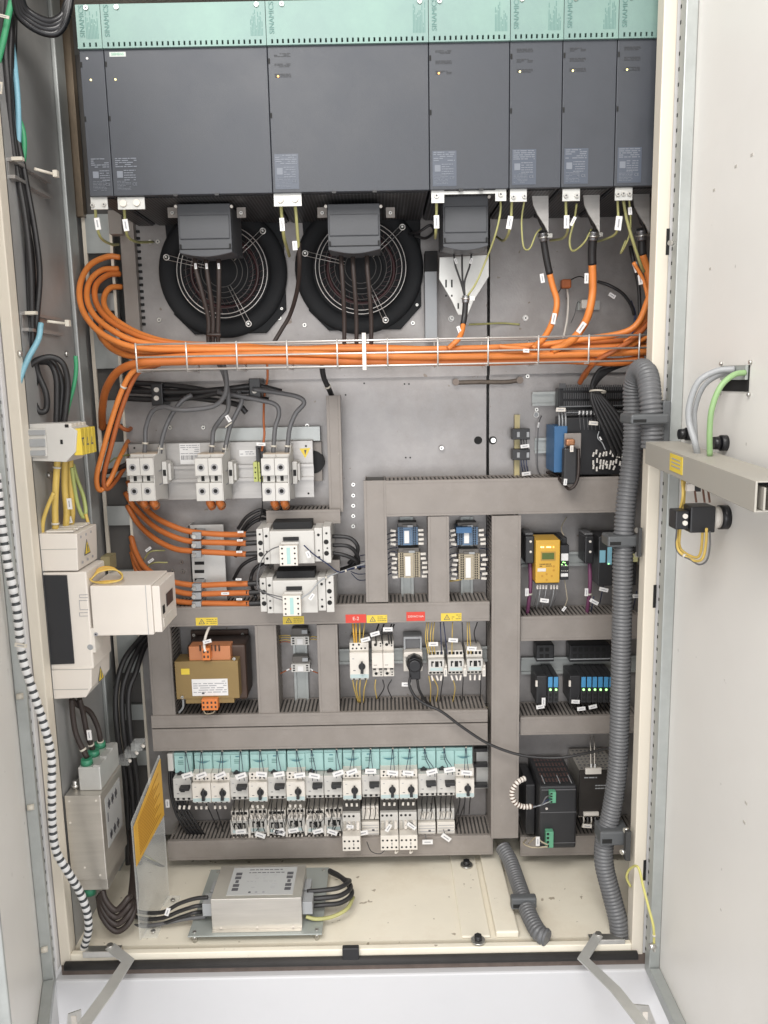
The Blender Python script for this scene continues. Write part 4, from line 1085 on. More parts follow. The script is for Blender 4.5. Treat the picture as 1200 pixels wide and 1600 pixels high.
for k, (y, mt, xa_, xb_) in enumerate(((994, yellow, 435, 456), (997, yellow, 435, 456), (1001, yellow, 435, 456), (1004, orangd, 435, 456), (996, yellow, 482, 497), (1000, yellow, 482, 497))):
    cable('yellow_wire', 'thin %s wire at the upper small terminal, %s side, %s' % ('rust' if mt is orangd else 'yellow', 'left' if xa_ < 450 else 'right', ORD[k]), 'cable', [(xa_, y, -.03), ((xa_ + xb_) / 2, y - 1.5, -.035), (xb_, y, -.035)], 1.1, mt, 'thin wires at the two small terminals', n=4, seg=6)
cable('rust_wire', 'rust coloured wire rising to the lower small terminal from the left', 'cable', [(435, 1054, -.03), (447, 1048, -.035), (457, 1044, -.035)], 1.5, orangd, tags=[(450, 1046, -.038, -25, 8, 3)])
cable('rust_wire', 'rust coloured wire leaving the lower small terminal on the right', 'cable', [(482, 1044, -.035), (490, 1049, -.035), (498, 1052, -.03)], 1.5, orangd, tags=[(487, 1046, -.038, 35, 8, 3)])

# ================================================================== SIGNS
def sign(x0, y0, x1, y1, mt, label, txt=None, ts=.012, warn=False, Y=-.1012, rt=0):
    a, b_, c, d = rect(x0, y0, x1, y1, Y); t = thing('sign', label, 'sign', ((a + b_) / 2, Y, c))
    m = MB(); m.box(a, b_, Y - .001, Y, c, d, mt); m.build('sign_plate', t)
    if txt: lettering(txt, ts, white, t, ((a + b_) / 2, Y - .0012, (c + d) / 2), roty=0)
    if warn:
        h = d - c; m = MB(); cx = a + h * .75
        m.prism([(cx - h * .4, Y - .0014, c + h * .18), (cx + h * .4, Y - .0014, c + h * .18), (cx, Y - .0014, d - h * .12)], (0, .0004, 0), ink)
        m.prism([(cx - h * .26, Y - .0018, c + h * .26), (cx + h * .26, Y - .0018, c + h * .26), (cx, Y - .0018, d - h * .26)], (0, .0004, 0), warnY)
        m.box(cx - .0006, cx + .0006, Y - .0022, Y - .0018, c + h * .32, c + h * .56, ink)
        m.bars(a + h * 1.35, b_ - .002, c + h * .15, d - h * .12, Y - .0013, 3, mat('warning_print', (.25, .20, .05), .6, 0, 0), .4, .0003, seed=int(x0))
        m.build('warning_print', t)
    return t
sign(540, 960, 572, 973, redm, 'red sign with white E-2 on the level duct', 'E-2', .0115)
sign(635, 956, 664, 970, redm, 'red sign with white 230VAC/16A above the black plug', '230VAC/16A', .0068)
sign(573, 961, 605, 973, warnY, 'yellow warning sign directly right of the red E-2 sign', warn=True)
sign(689, 958, 721, 970, warnY, 'yellow warning sign above the three small relays, rightmost', warn=True)
sign(442, 963, 475, 975, warnY, 'yellow warning sign above the two small rail terminals', warn=True)
sign(306, 965, 340, 977, warnY, 'yellow warning sign above the brown transformer, leftmost', warn=True)

# ================================================================== TRANSFORMER
t = thing('transformer', 'brown transformer with white name plate and orange plugs in the duct bay', 'transformer', P(328, 1100, -.11))
m = MB(); m.pb(298, 985, 388, 1008, -.012, -.003, transd)
m.build('mounting_foot', t, bevel=.002)
m = MB(); m.pb(294, 1008, 385, 1094, -.095, -.015, transd); 
c0 = P(345, 1035, -.06)
m.cyl(P(318, 1020, -.05), P(366, 1020, -.05), .03, transd, 24)
m.build('coil', t, bevel=.006)
m = MB(); m.pb(274, 1033, 373, 1092, -.125, -.07, transc); m.pb(290, 1090, 366, 1099, -.122, -.075, transc); m.build('core', t, bevel=.0015)
m = MB(); m.pb(295, 1010, 360, 1034, -.118, -.08, transb)
for i in range(6): m.pb(311 + i * 6, 1008, 313.5 + i * 6, 1018, -.122, -.118, transd)
m.build('bobbin', t, bevel=.004)
m = MB(); m.pb(300, 1061, 356, 1087, -.1262, -.125, paper); a, b_, c, d = rect(300, 1061, 356, 1087, -.1265)
m.bars(a + .003, b_ - .003, c + .006, d - .003, -.1266, 6, inkl, .35, .0004); m.box(a + .022, a + .028, -.1266, -.1262, c + .004, c + .008, ink); m.build('name_plate', t)
m = MB(); m.pb(283, 1045, 296, 1054, -.1262, -.125, warnY); m.build('yellow_sticker', t)
for (x0, y0, x1, y1, pins) in ((316, 1013, 328, 1032, 2), (315, 1093, 340, 1110, 4)):
    m = MB(); m.pb(x0, y0, x1, y1, -.140, -.118, orplug); pl_ = m.build('orange_plug', t, bevel=.001)
    m = MB(); a, b_, c, d = rect(x0, y0, x1, y1, -.1405)
    for i in range(pins):
        for zz_ in (.3, .7): m.box(a + (b_ - a) * (i + .25) / pins, a + (b_ - a) * (i + .7) / pins, -.1405, -.140, c + (d - c) * (zz_ - .1), c + (d - c) * (zz_ + .1), transd)
    m.build('plug_contact', pl_)
for (x, y) in ((303, 992), (379, 991), (285, 1089), (366, 1029)):
    m = MB(); p = P(x, y, -.013 if y < 1000 else -.126); screw(m, p.x, p.y, p.z, .004); m.build('foot_screw', t)
cable('white_wire', 'white marked wire from the duct into the top plug of the transformer', 'cable', [(328, 978, -.09), (322, 992, -.12), (319, 1008, -.135), (321, 1018, -.14)], 3.2, white, tags=[(324, 1002, -.142, -12, 19, 8)])
cable('tan_wire', 'short tan wire under the lower orange plug of the transformer', 'cable', [(318, 1110, -.13), (322, 1115, -.125), (332, 1114, -.12), (336, 1110, -.12)], 1.6, tbeige)
cable('clear_sleeve', 'short grey sleeved ground lead at the lower left of the transformer', 'cable', [(286, 1092, -.12), (286, 1105, -.11), (280, 1113, -.1)], 2.6, greyc)

# ================================================================== SINGLE BREAKER DEVICES (local millimetre shapes)
B_ = .0445                       # pitch of motor breakers
def knob_up(m, x, z, y):
    m.cyl((x, y, z), (x, y - .004, z), .0085, blk, 16, .008)
    m.prism([(x - .0038, y - .004, z - .014), (x + .0038, y - .004, z - .014), (x + .0022, y - .004, z + .014), (x - .0022, y - .004, z + .014)], (0, -.009, 0), blk)
def motor_breaker(root, on, H=.074, D=.125, W=B_ - .0006, adapter=True):
    a, b_ = -W / 2, W / 2
    m = MB()
    if on:
        m.box(a, b_, -D, -.01, .006, H - .020, white2)              # body
        m.box(a, b_, -D + .010, -.01, H - .0195, H, white2)         # upper terminal block
        m.box(a + .001, b_ - .001, -D + .007, -.01, 0, .0055, devw)
    else:
        m.box(a, b_, -D + .014, -.01, .010, H - .014, devw)
        m.box(a + .001, b_ - .001, -D + .020, -.01, 0, .0095, devw)
    hs = m.build('housing', root, bevel=.0014, local=True)
    m = MB()
    if on:
        for i in range(4): m.lathe((a + W * (.17 + .2 * i + (.05 if i > 1 else 0)), -D + .0096, H - .013), (0, -1, 0), [(.0001, 0), (.0022, 0)], dark2, 10)
        for i in range(2): m.lathe((a + W * (.2 + .3 * i), -D + .0096, H - .004), (0, -1, 0), [(.0001, 0), (.0026, 0)], dark2, 10)
        for i in range(3): m.lathe((a + W * (.2 + .3 * i), -D + .0066, .003), (0, -1, 0), [(.0001, 0), (.0025, 0)], dark2, 10)
    else:
        for i in range(3): m.box(a + W * (.12 + .3 * i), a + W * (.26 + .3 * i), -D + .0196, -D + .020, .002, .008, dark2)
    m.build('screw_socket', hs, local=True)
    m = MB()
    if on: knob_up(m, a + W * .64, H * .40, -D)
    else:
        m.box(a + W * .42, b_ - .002, -D - .004, -D + .013, H * .50, H * .50 + .0075, blk); m.box(a + W * .46, a + W * .7, -D - .001, -D + .013, H * .44, H * .50, blk)
    m.build('rotary_knob' if on else 'toggle_lever', root, bevel=.0008, local=True)
    m = MB(); y = (-D if on else -D + .014) - .0004
    m.box(a + W * .14, a + W * .24, y, y + .0004, H * .60, H * .62, inkl); m.box(a + W * .18, a + W * .30, y, y + .0004, H * .28, H * .30, ink)
    if on: m.box(a + .001, b_ - .001, y, y + .0004, .0075, .0165, mat('pale_label', (.46, .56, .56), .5, 0, 0)); m.box(a + .0005, b_ - .0005, y, y + .0004, H - .022, H - .021, white)
    else: m.box(a + .001, b_ - .001, y, y + .0004, H - .0155, H - .0145, white)
    m.build('front_print', hs, local=True)
    if adapter:
        z0 = H - (.006 if on else .013); z1 = H + .040
        m = MB(); m.box(a, b_, -D + .038, -.012, z0, z1, bluturq); m.box(a + .0012, b_ - .0012, -D + .034, -D + .038, z0 + .004, z1 - .006, bluturq)
        ad = m.build('busbar_adapter', root, bevel=.001, local=True)
        m = MB()
        if on:
            n = 10; zc = z1 - .019
            pts = [(a + W * .12, -D + .0335, zc)] + [(a + W * (.12 + .76 * i / n), -D + .0335, zc - .007 * math.sin(math.pi * i / n)) for i in range(n + 1)] + [(b_ - W * .12, -D + .0335, zc)]
            m.prism(pts, (0, .0005, 0), mat('adapter_recess', (.10, .24, .27), .5, 0, 0))
            m.box(a + W * .12, b_ - W * .12, -D + .031, -D + .034, zc, zc + .0012, bluturq)
        else:
            m.box(a + W * .3, a + W * .5, -D + .0335, -D + .034, z1 - .012, z1 - .009, mat('adapter_recess', (.10, .24, .27)))
            for i in range(3): m.box(a + W * .22, a + W * .52, -D + .0335, -D + .034, z1 - .020 - i * .004, z1 - .0185 - i * .004, turqd)
            # black rounded hump above the switch
            n = 8
            m.prism([(a + W * (.14 + .36 * i / n), -D + .028, H - .0125 + .008 * math.sin(math.pi * i / n)) for i in range(n + 1)], (0, .02, 0), blk)
        m.build('adapter_detail', ad, local=True)
seq = 'BAABABABBABAABBA'
words = 'closed one'
for i, ch in enumerate(seq):
    cx = 286.5 + i * 29.35; on = ch == 'A'
    # neighbouring devices: front bottom line
    yb = (1258 if on else 1253) - (cx - 286) * .019
    Yf = -.125 if on else -.111
    p = P(cx, yb, Yf)
    kn = 'upright black knob' if on else 'level black lever'
    t = thing('motor_breaker', 'motor breaker with %s, %s from the left in the turquoise row' % (kn, ORD[i]), 'motor breaker', (p.x, 0, p.z), 'motor breakers under the turquoise adapters')
    motor_breaker(t, on)
    # pair of black-blue wires on top with white tag
    rr = random.Random(i * 3 + 1)
    ty = 1213 - (cx - 286) * .019 + rr.uniform(-3, 3); tx = cx + rr.uniform(-2, 8)
    top = (cx + rr.uniform(-6, 6), 1172 - (cx - 286) * .02, -.085)
    for k in (-1, 1):
        o = cable('control_wire', 'dark wire entering the %s motor breaker from the duct above, %s of its pair' % (ORD[i], 'left' if k < 0 else 'right'), 'cable',
              [top, (top[0] + k * 1.5 + (tx - top[0]) * .3, 1185, -.112), (tx + k * 3, ty - 5, -.130), (tx + k * 4 + 1, ty + 8, -.128)], .95, feeder, 'wire pairs dropping into the motor breakers', n=5, seg=6,
              tags=[(tx, ty, -.137, rr.uniform(-26, 12), 26, 12)] if k < 0 else (), ties=[(.06, 1.2)] if k > 0 else ())
    if not on or i in (15,):
        for k in range(3):
            x = cx - 8 + k * 8
            cable('breaker_lead', 'dark lead below the %s motor breaker, %s of three' % (ORD[i], ['left', 'middle', 'right'][k]), 'cable',
                  [(x, yb - 2, -.085), (x - 1, yb + 8, -.08), (x - 2 + rr.uniform(-2, 2), yb + 22, -.075)], 1.5, rubber, 'leads below the motor breakers', n=4, seg=6)
    else:
        for k in range(3):
            x = cx - 9 + k * 8
            m = MB(); tag_box(m, x, yb + 4, -.10, rr.uniform(-10, 10), 5, 8, white2); m.build('wire_sleeve', t) if False else m.build('wire_sleeve', t)
# busbar ends
t = thing('busbar_end', 'silver busbar end carrier right of the turquoise breaker row', 'busbar', P(750, 1232, -.03))
m = MB(); m.pb(744, 1166, 765, 1232, -.03, -.004, zinc); m.build('carrier', t, bevel=.001)
m = MB()
for y in (1170, 1194, 1226): m.pb(741, y, 762, y + 5, -.045, -.03, blk)
m.build('holder', t)
m = MB(); m.pb(262, 1178, 270, 1205, -.10, -.02, devw); m.build('rail_end_piece', None, .001, label='small grey end cap left of the turquoise breaker row', cat='end piece')
for i, (x, y, lab) in enumerate(((281, 1261, 'left'), (288, 1261, 'middle'), (296, 1261, 'right'))):
    m = MB(); tag_box(m, x, y, -.10, 12, 5, 9, white); m.build('wire_sleeve', None, label='white sleeve under the leftmost motor breaker, %s of three' % lab, cat='wire sleeve', group='white sleeves under the leftmost motor breaker')

# contactors under the breakers
def small_contactor(root, W=.0432, H=.066, D=.085, seed=0):
    a, b_ = -W / 2, W / 2; rr = random.Random(seed)
    m = MB(); m.box(a, b_, -D, -.01, .010, H - .018, devw); m.box(a, b_, -D + .012, -.01, H - .0175, H, white2); m.box(a, b_, -D + .010, -.01, 0, .0095, white2)
    h = m.build('housing', root, bevel=.0012, local=True)
    m = MB()
    for i in range(4):
        m.box(a + W * (.06 + .235 * i), a + W * (.22 + .235 * i), -D + .0116, -D + .012, H - .010, H - .003, dark2)
        m.box(a + W * (.06 + .235 * i), a + W * (.22 + .235 * i), -D + .0096, -D + .010, .002, .006, dark2)
    m.box(a + W * .18, a + W * .26, -D - .0005, -D, H * .40, H * .62, dark2); m.box(a + W * .42, a + W * .64, -D - .0005, -D, H * .38, H * .62, dark2); m.box(a + W * .78, a + W * .86, -D - .0005, -D, H * .40, H * .62, dark2)
    m.box(a + W * .22, a + W * .34, -D - .0005, -D, H * .55, H * .62, dark2); m.box(a + W * .70, a + W * .8, -D - .0005, -D, H * .55, H * .62, dark2)
    m.box(a + W * .12, b_ - W * .14, -D - .0004, -D, H * .22, H * .34, mat('pale_label', (.46, .56, .56)))
    m.build('front_slot', h, local=True)
    m = MB(); m.box(b_ + .0003, b_ + .0055, -D - .004, -.02, H * .05, H * .45, white2); m.build('side_tag', root, local=True)
ccx = [375, 404, 433, 463, 493, 522]
def ferrules(root, W, z, D, n, rr, dz=-.008, c=white):
    for i in range(n):
        x = -W / 2 + W * (i + .5) / n
        M = Matrix.Translation((x, -D, z)) @ Matrix.Rotation(R(rr.uniform(-22, 22)), 4, 'Y')
        m = MB(); m.box(-.0020, .0020, -.004, .001, dz, 0, c, M); m.build('wire_sleeve', root, local=True)
for i, cx in enumerate(ccx):
    yb = 1310 - (cx - 375) * .02 + (-2 if i % 2 else 0)
    p = P(cx, yb, -.085); t = thing('contactor', 'small grey contactor hung with white tags, %s from the left below the breakers' % ORD[i], 'contactor', (p.x, 0, p.z), 'small contactors below the motor breakers')
    small_contactor(t, seed=i); rr = random.Random(i + 50)
    ferrules(t, .040, .062, .088, 4, rr, -.012); ferrules(t, .040, .004, .085, 4, rr, -.011)
    for k in range(4):
        x = cx - 9 + k * 6
        cable('control_wire', 'thin dark wire crossing the %s small contactor, %s strand' % (ORD[i], ['leftmost', 'left inner', 'right inner', 'rightmost'][k]), 'cable', [(x + rr.uniform(-5, 5), 1262, -.085), (x + rr.uniform(-5, 5), 1275, -.10), (x + rr.uniform(-4, 4), 1288, -.10), (x + rr.uniform(-5, 5), 1300, -.095)], .85, rubber, 'thin wires over the small contactors', n=4, seg=6)
    cable('control_wire', 'loose wire end with a large white tag below the %s small contactor' % ORD[i], 'cable', [(cx - 4, 1286, -.1), (cx, 1294, -.108), (cx + rr.uniform(-4, 6), 1308, -.105)], .9, cgrey, 'tagged wires below the small contactors', n=5, seg=6,
          tags=[(cx + rr.uniform(-5, 5), 1297 + rr.uniform(-3, 8), -.112, rr.uniform(-14, 32), 25, 11)])
for i, (cx, y) in enumerate(((579, 1258), (579, 1284), (667, 1286), (697, 1286))):
    p = P(cx, (1280, 1308, 1309, 1308)[i], -.085)
    t = thing('contactor', ['small tagged contactor half directly under the seventh-from-right breaker', 'small stepped contactor between the two lower auxiliary blocks', 'second small stepped contactor from the right end of the row', 'rightmost small stepped contactor of the row'][i], 'contactor', (p.x, 0, p.z), 'small contactors below the motor breakers')
    if i == 0:
        m = MB(); m.box(-.020, .020, -.085, -.01, 0, .034, white2); m.build('housing', t, bevel=.001, local=True); rr = random.Random(7); ferrules(t, .036, .030, .088, 4, rr, -.014)
    else:
        m = MB()
        m.box(-.0215, .0215, -.085, -.01, 0, .040, white2); m.box(-.0215, .0215, -.075, -.01, .041, .070, devw); hh = m.build('housing', t, bevel=.001, local=True)
        m = MB()
        for z in (.008, .016, .024, .031): m.box(-.0195, .0195, -.0855, -.085, z, z + .0012, inkl)
        m.box(.004, .010, -.0855, -.085, .016, .021, ink); m.build('front_groove', hh, local=True)
        rr = random.Random(i + 70); ferrules(t, .036, .064, .080, 4, rr, -.013, white2)
        for k in range(3):
            cable('control_wire', 'thin dark wire dropping over the %s stepped contactor, %s strand' % (ORD[i - 1], ['left', 'middle', 'right'][k]), 'cable', [(cx - 8 + k * 7, 1255, -.08), (cx - 8 + k * 8, 1268, -.095), (cx - 10 + k * 8, 1280, -.09)], 1.0, rubber, 'thin wires over the stepped contactors', n=4, seg=6)
for (x, y, an, lb) in ((567, 1318 - 17, -12, 'left of the double auxiliary block'), (668, 1315, 0, 'under the second stepped contactor'), (697, 1308, 38, 'hanging tilted at the rightmost stepped contactor'), (436, 1298, -14, 'over the third small contactor')):
    cable('wire_tail', 'loose wire tail with a big white tag %s' % lb, 'cable', [(x - 4, y - 12, -.095), (x - 2, y - 4, -.103), (x, y + 3, -.103)], .9, cgrey, tags=[(x, y, -.112, an, 25, 11)], n=5, seg=6)
# tall plain contactors with auxiliary blocks
for (cx, lab) in ((549.5, 'white auxiliary contact block standing proud under the tenth breaker'), (609, 'white auxiliary contact block, left one of the adjoining pair'), (638.5, 'white auxiliary contact block, right one of the adjoining pair')):
    yb = 1330 - (cx - 549) * .02; p = P(cx, yb, -.135)
    t = thing('auxiliary_block', lab, 'contact block', (p.x, 0, p.z), 'proud white auxiliary blocks'); W = .043
    a, b_ = -W / 2, W / 2
    m = MB(); m.box(a, b_, -.135, -.01, 0, .038, white2); m.box(a, b_, -.105, -.01, .0385, .080, devw); hh = m.build('housing', t, bevel=.0012, local=True)
    m = MB(); m.box(a + .0005, b_ - .0005, -.095, -.01, .081, .125, mat('dark_link', (.05, .045, .04), .5)); m.build('link_module', t, local=True)
    m = MB()
    for i in range(4):
        for z in (.008, .026): m.lathe((a + W * (.13 + .245 * i), -.1354, z), (0, -1, 0), [(.0001, 0), (.0026, 0)], dark2, 12)
        m.lathe((a + W * (.13 + .245 * i), -.1054, .073), (0, -1, 0), [(.0001, 0), (.003, 0)], dark2, 12) if i != 3 else None
    m.prism([(a + W * .6, -.1354, .019), (a + W * .66, -.1354, .019), (a + W * .63, -.1354, .012)], (0, .0004, 0), ink); m.box(a + W * .62, a + W * .64, -.1354, -.135, .015, .021, ink)
    m.build('screw_socket', hh, local=True)
    m = MB()
    for i in range(4): m.box(a + W * (.05 + .245 * i), a + W * (.2 + .245 * i), -.112, -.105, .040, .060, white if i % 2 else tin)
    m.build('clamp_cage', t, bevel=.0005, local=True)
cable('wire_tail', 'white tag tilted steeply on the left auxiliary block of the pair', 'cable', [(605, 1298, -.14), (607, 1290, -.14), (610, 1283, -.135)], .9, cgrey, tags=[(607, 1293, -.146, -58, 20, 9)], n=4)
cable('wire_tail', 'long white tag slanting across the right auxiliary block of the pair', 'cable', [(634, 1290, -.14), (640, 1284, -.14), (650, 1292, -.135)], .9, cgrey, tags=[(643, 1290, -.146, 38, 24, 9)], n=4)
cable('wire_tail', 'white tag on the single auxiliary block under the tenth breaker', 'cable', [(543, 1286, -.13), (547, 1289, -.14), (552, 1294, -.135)], .9, cgrey, tags=[(547, 1291, -.146, 5, 17, 8)], n=4)
cable('control_wire', 'thin loose wire looping below the duct front under the auxiliary blocks', 'cable', [(573, 1315, -.13), (580, 1330, -.135), (594, 1334, -.135), (604, 1325, -.13)], 1.0, rubber)
for x in (618, 641): cable('wire_stub', 'short white sleeved wire stub under the %s auxiliary block of the pair' % ('left' if x == 618 else 'right'), 'cable', [(x, 1328, -.12), (x, 1333, -.125), (x + 4, 1330, -.12)], 2.0, white2, n=4)
# black bundle left
for i in range(5):
    cable('black_cable', 'black cable sweeping down left of the breaker row into the bottom duct, %s of five' % ORD[i], 'cable', [(266 + i * 3, 1190 + i * 8, -.07), (265 + i * 4, 1225, -.08), (272 + i * 5, 1262, -.085), (285 + i * 6, 1290, -.08), (300 + i * 5, 1306, -.06)], 3.2, rubber, 'black cables left of the breaker row')
m = MB(); tag_box(m, 262, 1255, -.11, 0, 9, 20, paper); m.build('cable_tag', None, label='upright white tag at the left end of the breaker row', cat='cable tag')
for (x0, x1) in ((322, 340), (335, 348), (718, 706), (726, 712)):
    cable('breaker_lead', 'slack dark lead from the %s to the bottom duct, %s strand' % ('left breakers' if x0 < 500 else 'rightmost breaker', 'left' if x0 in (322, 718) else 'right'), 'cable', [(x0, 1256, -.09), ((x0 + x1) / 2, 1275, -.08), (x1, 1296, -.06), (x1, 1310, -.05)], 1.5, rubber, 'slack leads to the bottom duct')

# ================================================================== ROW BELOW THE RED SIGNS
p = P(562, 1064, -.09); t = thing('motor_breaker', 'three-pole breaker with upright black knob under the red E-2 sign', 'motor breaker', (p.x, 0, p.z))
motor_breaker(t, True, H=.090, D=.09, W=.045, adapter=False)
p = P(599, 1062, -.08); t = thing('circuit_breaker', 'white two-pole circuit breaker right of the knob breaker', 'circuit breaker', (p.x, 0, p.z))
for k in (-1, 0):
    a = k * .0265 + .0003; b_ = a + .0259
    m = MB(); m.box(a, b_, -.060, -.01, 0, .089, white2); m.box(a, b_, -.080, -.0605, .028, .066, white); ph = m.build('pole', t, bevel=.0014, local=True)
    m = MB()
    for z in (.080, .008):
        m.lathe((a + .009, -.0604, z), (0, -1, 0), [(.0001, 0), (.0038, 0)], dark2, 12); m.lathe((a + .021, -.0604, z + .003), (0, -1, 0), [(.0001, 0), (.0018, 0)], dark2, 8); m.lathe((a + .021, -.0604, z - .003), (0, -1, 0), [(.0001, 0), (.0018, 0)], dark2, 8)
    m.box(a + .002, b_ - .002, -.062, -.0605, .018, .0275, dark2); m.box(a + .004, a + .012, -.0805, -.080, .036, .037, ink)
    m.build('screw_socket', ph, local=True)
    m = MB(); m.box(a + .009, a + .016, -.074, -.062, .0165, .026, white); m.build('toggle', ph, bevel=.0008, local=True)
p = P(646, 1052, -.07); t = thing('socket_outlet', 'grey rail socket outlet with raised lid holding the black plug', 'socket', (p.x, 0, p.z))
m = MB(); m.box(-.023, .023, -.058, -.008, 0, .045, white2); m.box(-.022, .022, -.068, -.008, .040, .052, white); m.build('housing', t, bevel=.002, local=True)
m = MB(); m.box(-.022, -.017, -.05, -.01, .052, .080, greyc); m.box(.017, .022, -.05, -.01, .052, .080, greyc); m.box(-.022, .022, -.05, -.01, .078, .084, greyc); m.box(-.017, .017, -.045, -.035, .054, .077, cgrey); m.build('lid_frame', t, bevel=.001, local=True)
pc = P(648, 1040, -.10)
t = thing('power_plug', 'round black mains plug in the rail socket with its cable leaving downward', 'plug', pc)
m = MB(); m.cyl(pc + Vector((0, .04, 0)), pc, .0205, shiny, 8, .0190); m.cyl(pc, pc + Vector((0, -.006, 0)), .0165, shiny, 20, .014); m.box(pc.x - .013, pc.x + .013, pc.y - .002, pc.y + .03, pc.z - .034, pc.z - .010, shiny); m.build('plug_body', t, bevel=.002)
cable('mains_cord', 'black mains cord running from the plug across the ducts to the conduit', 'cable', [(641, 1058, -.11), (640, 1072, -.115), (650, 1090, -.12), (668, 1102, -.125), (690, 1112, -.13), (725, 1138, -.135), (765, 1163, -.14), (815, 1180, -.15), (870, 1184, -.16), (915, 1177, -.18), (955, 1168, -.22)], 3.3, rubber, seg=12)
cable('mains_cord', 'second black cord dropping from the plug into the duct', 'cable', [(652, 1062, -.10), (655, 1078, -.10), (665, 1095, -.09), (676, 1105, -.06)], 3.2, rubber, seg=10)
for i, cx in enumerate((682, 712.5, 742)):
    yb = 1056 - i * .5; p = P(cx, yb, -.085); t = thing('relay', 'small grey relay with white side tag, %s of three below the right yellow sign' % ['left', 'middle', 'right'][i], 'relay', (p.x, 0, p.z), 'three small relays on the upper rail')
    small_contactor(t, W=.038, H=.058, D=.085, seed=i + 30); rr = random.Random(i + 90); ferrules(t, .034, .0, .082, 3, rr, -.012)
    m = MB(); tag_box(m, cx + 14, 1050, -.096, 0, 7, 20, white2); m.build('side_marker', t)
# wires of this row
def drop(x0, y0, x1, y1, mt, lab, grp, r=1.3, Y0=-.06, Y1=-.09, bend=3, tags=()):
    cable('wire', lab, 'cable', [(x0, y0, Y0), ((x0 + x1) / 2 + bend, (y0 + y1) / 2, (Y0 + Y1) / 2 - .01), (x1, y1, Y1)], r, mt, grp, n=6, seg=6, tags=tags)
for i, (x0, x1, mt, r) in enumerate(((551, 554, amber, 2.2), (556, 557, amber, 2.2), (562, 562, yellow, 2.0), (570, 566, yellow, 1.2))):
    drop(x0, 970, x1, 1008, mt, 'amber wire dropping from the duct to the knob breaker, %s from the left' % ORD[i], 'amber wires above the knob breaker', r, -.07, -.075, 0)
for i, (x0, x1) in enumerate(((592, 588), (600, 598), (612, 608), (616, 612))):
    drop(x0, 975, x1, 1006, rubber, 'black lead above the two-pole breaker, %s from the left' % ORD[i], 'black leads above the two-pole breaker', 1.8, -.06, -.065, -3)
for (x, y, an, lb) in ((571, 999, -15, 'above the knob breaker'), (586, 990, -15, 'left above the two-pole breaker'), (606, 983, 0, 'right above the two-pole breaker'), (677, 1006, 0, 'above the left relay'), (708, 1000, 4, 'above the middle relay'), (737, 1013, 4, 'above the right relay'), (635, 1069, 2, 'left of the plug')):
    m = MB(); tag_box(m, x, y, -.105, an, 22, 9.5, paper); m.build('cable_tag', None, label='white wire tag %s' % lb, cat='cable tag')
for i, (x0, x1) in enumerate(((667, 669), (670, 672), (675, 676), (679, 680))):
    drop(x0, 972, x1, 1022, yellow, 'yellow wire dropping to the left relay, %s from the left' % ORD[i], 'yellow wires above the left relay', 1.2, -.07, -.078, -3)
for i, (x0, x1) in enumerate(((688, 690), (693, 699))):
    drop(x0, 972, x1, 1022, dblue, 'dark blue wire beside the left relay, %s' % ('nearer' if i else 'farther left'), 'dark blue wires between the left relays', 1.4, -.07, -.078, 0)
drop(707, 972, 706, 1022, yellow, 'single yellow wire dropping to the middle relay', None, 1.2, -.07, -.078, 0)
drop(722, 972, 724, 1020, rubber, 'dark wire between the middle and right relay', None, 1.2, -.07, -.078, 0)
for i, (x0, x1) in enumerate(((730, 731), (733, 736))): drop(x0, 972, x1, 1022, yellow, 'yellow wire dropping to the right relay, %s one' % ('right' if i else 'left'), 'yellow wires above the right relay', 1.2, -.07, -.078, 0)
drop(746, 972, 744, 1005, rubber, 'dark curved wire at the far right above the relays', None, 1.2, -.05, -.05, -4)
for i, (x0, x1, x2) in enumerate(((551, 554, 560), (558, 557, 562), (563, 562, 563), (573, 569, 568))):
    cable('wire', 'yellow wire falling from the knob breaker to the duct, %s from the left' % ORD[i], 'cable', [(x0, 1062, -.07), (x1, 1078, -.065), (x2, 1098, -.04)], 1.4, yellow, 'yellow wires below the knob breaker', n=6, seg=6)
    m = MB(); 
for i, (x0, x1, x2, mt) in enumerate(((587, 586, 589, yellow), (598, 600, 590, rubber), (612, 606, 613, rubber))):
    cable('wire', '%s wire below the two-pole breaker, %s' % ('yellow' if mt is yellow else 'black', ['left', 'middle', 'right'][i]), 'cable', [(x0, 1062, -.055), (x1, 1075, -.055), (x2, 1092, -.04)], 1.3, mt, 'wires below the two-pole breaker', n=6, seg=6)
for i, (x0, x1, x2, mt) in enumerate(((670, 673, 672, yellow), (675, 684, 681, yellow), (693, 690, 687, rubber), (706, 711, 707, yellow), (724, 723, 722, rubber), (751, 751, 750, rubber))):
    cable('wire', '%s wire hanging below the relays, %s from the left' % ('yellow' if mt is yellow else 'thin dark', ORD[i]), 'cable', [(x0, 1056, -.07), (x1, 1075, -.065), (x2, 1098, -.04)], 1.2, mt, 'wires below the three relays', n=6, seg=6)
# loose wires behind main duct
for i in range(5):
    cable('wire', 'pale wire passing behind the main duct at the lower ducts, %s from the top' % ORD[i], 'cable', [(752, 1100 + i * 3, -.02), (764, 1100 + i * 6, -.03), (775, 1106 + i * 5, -.03)], 1.2, tbeige if i % 2 else rubber, 'wires passing behind the main duct')

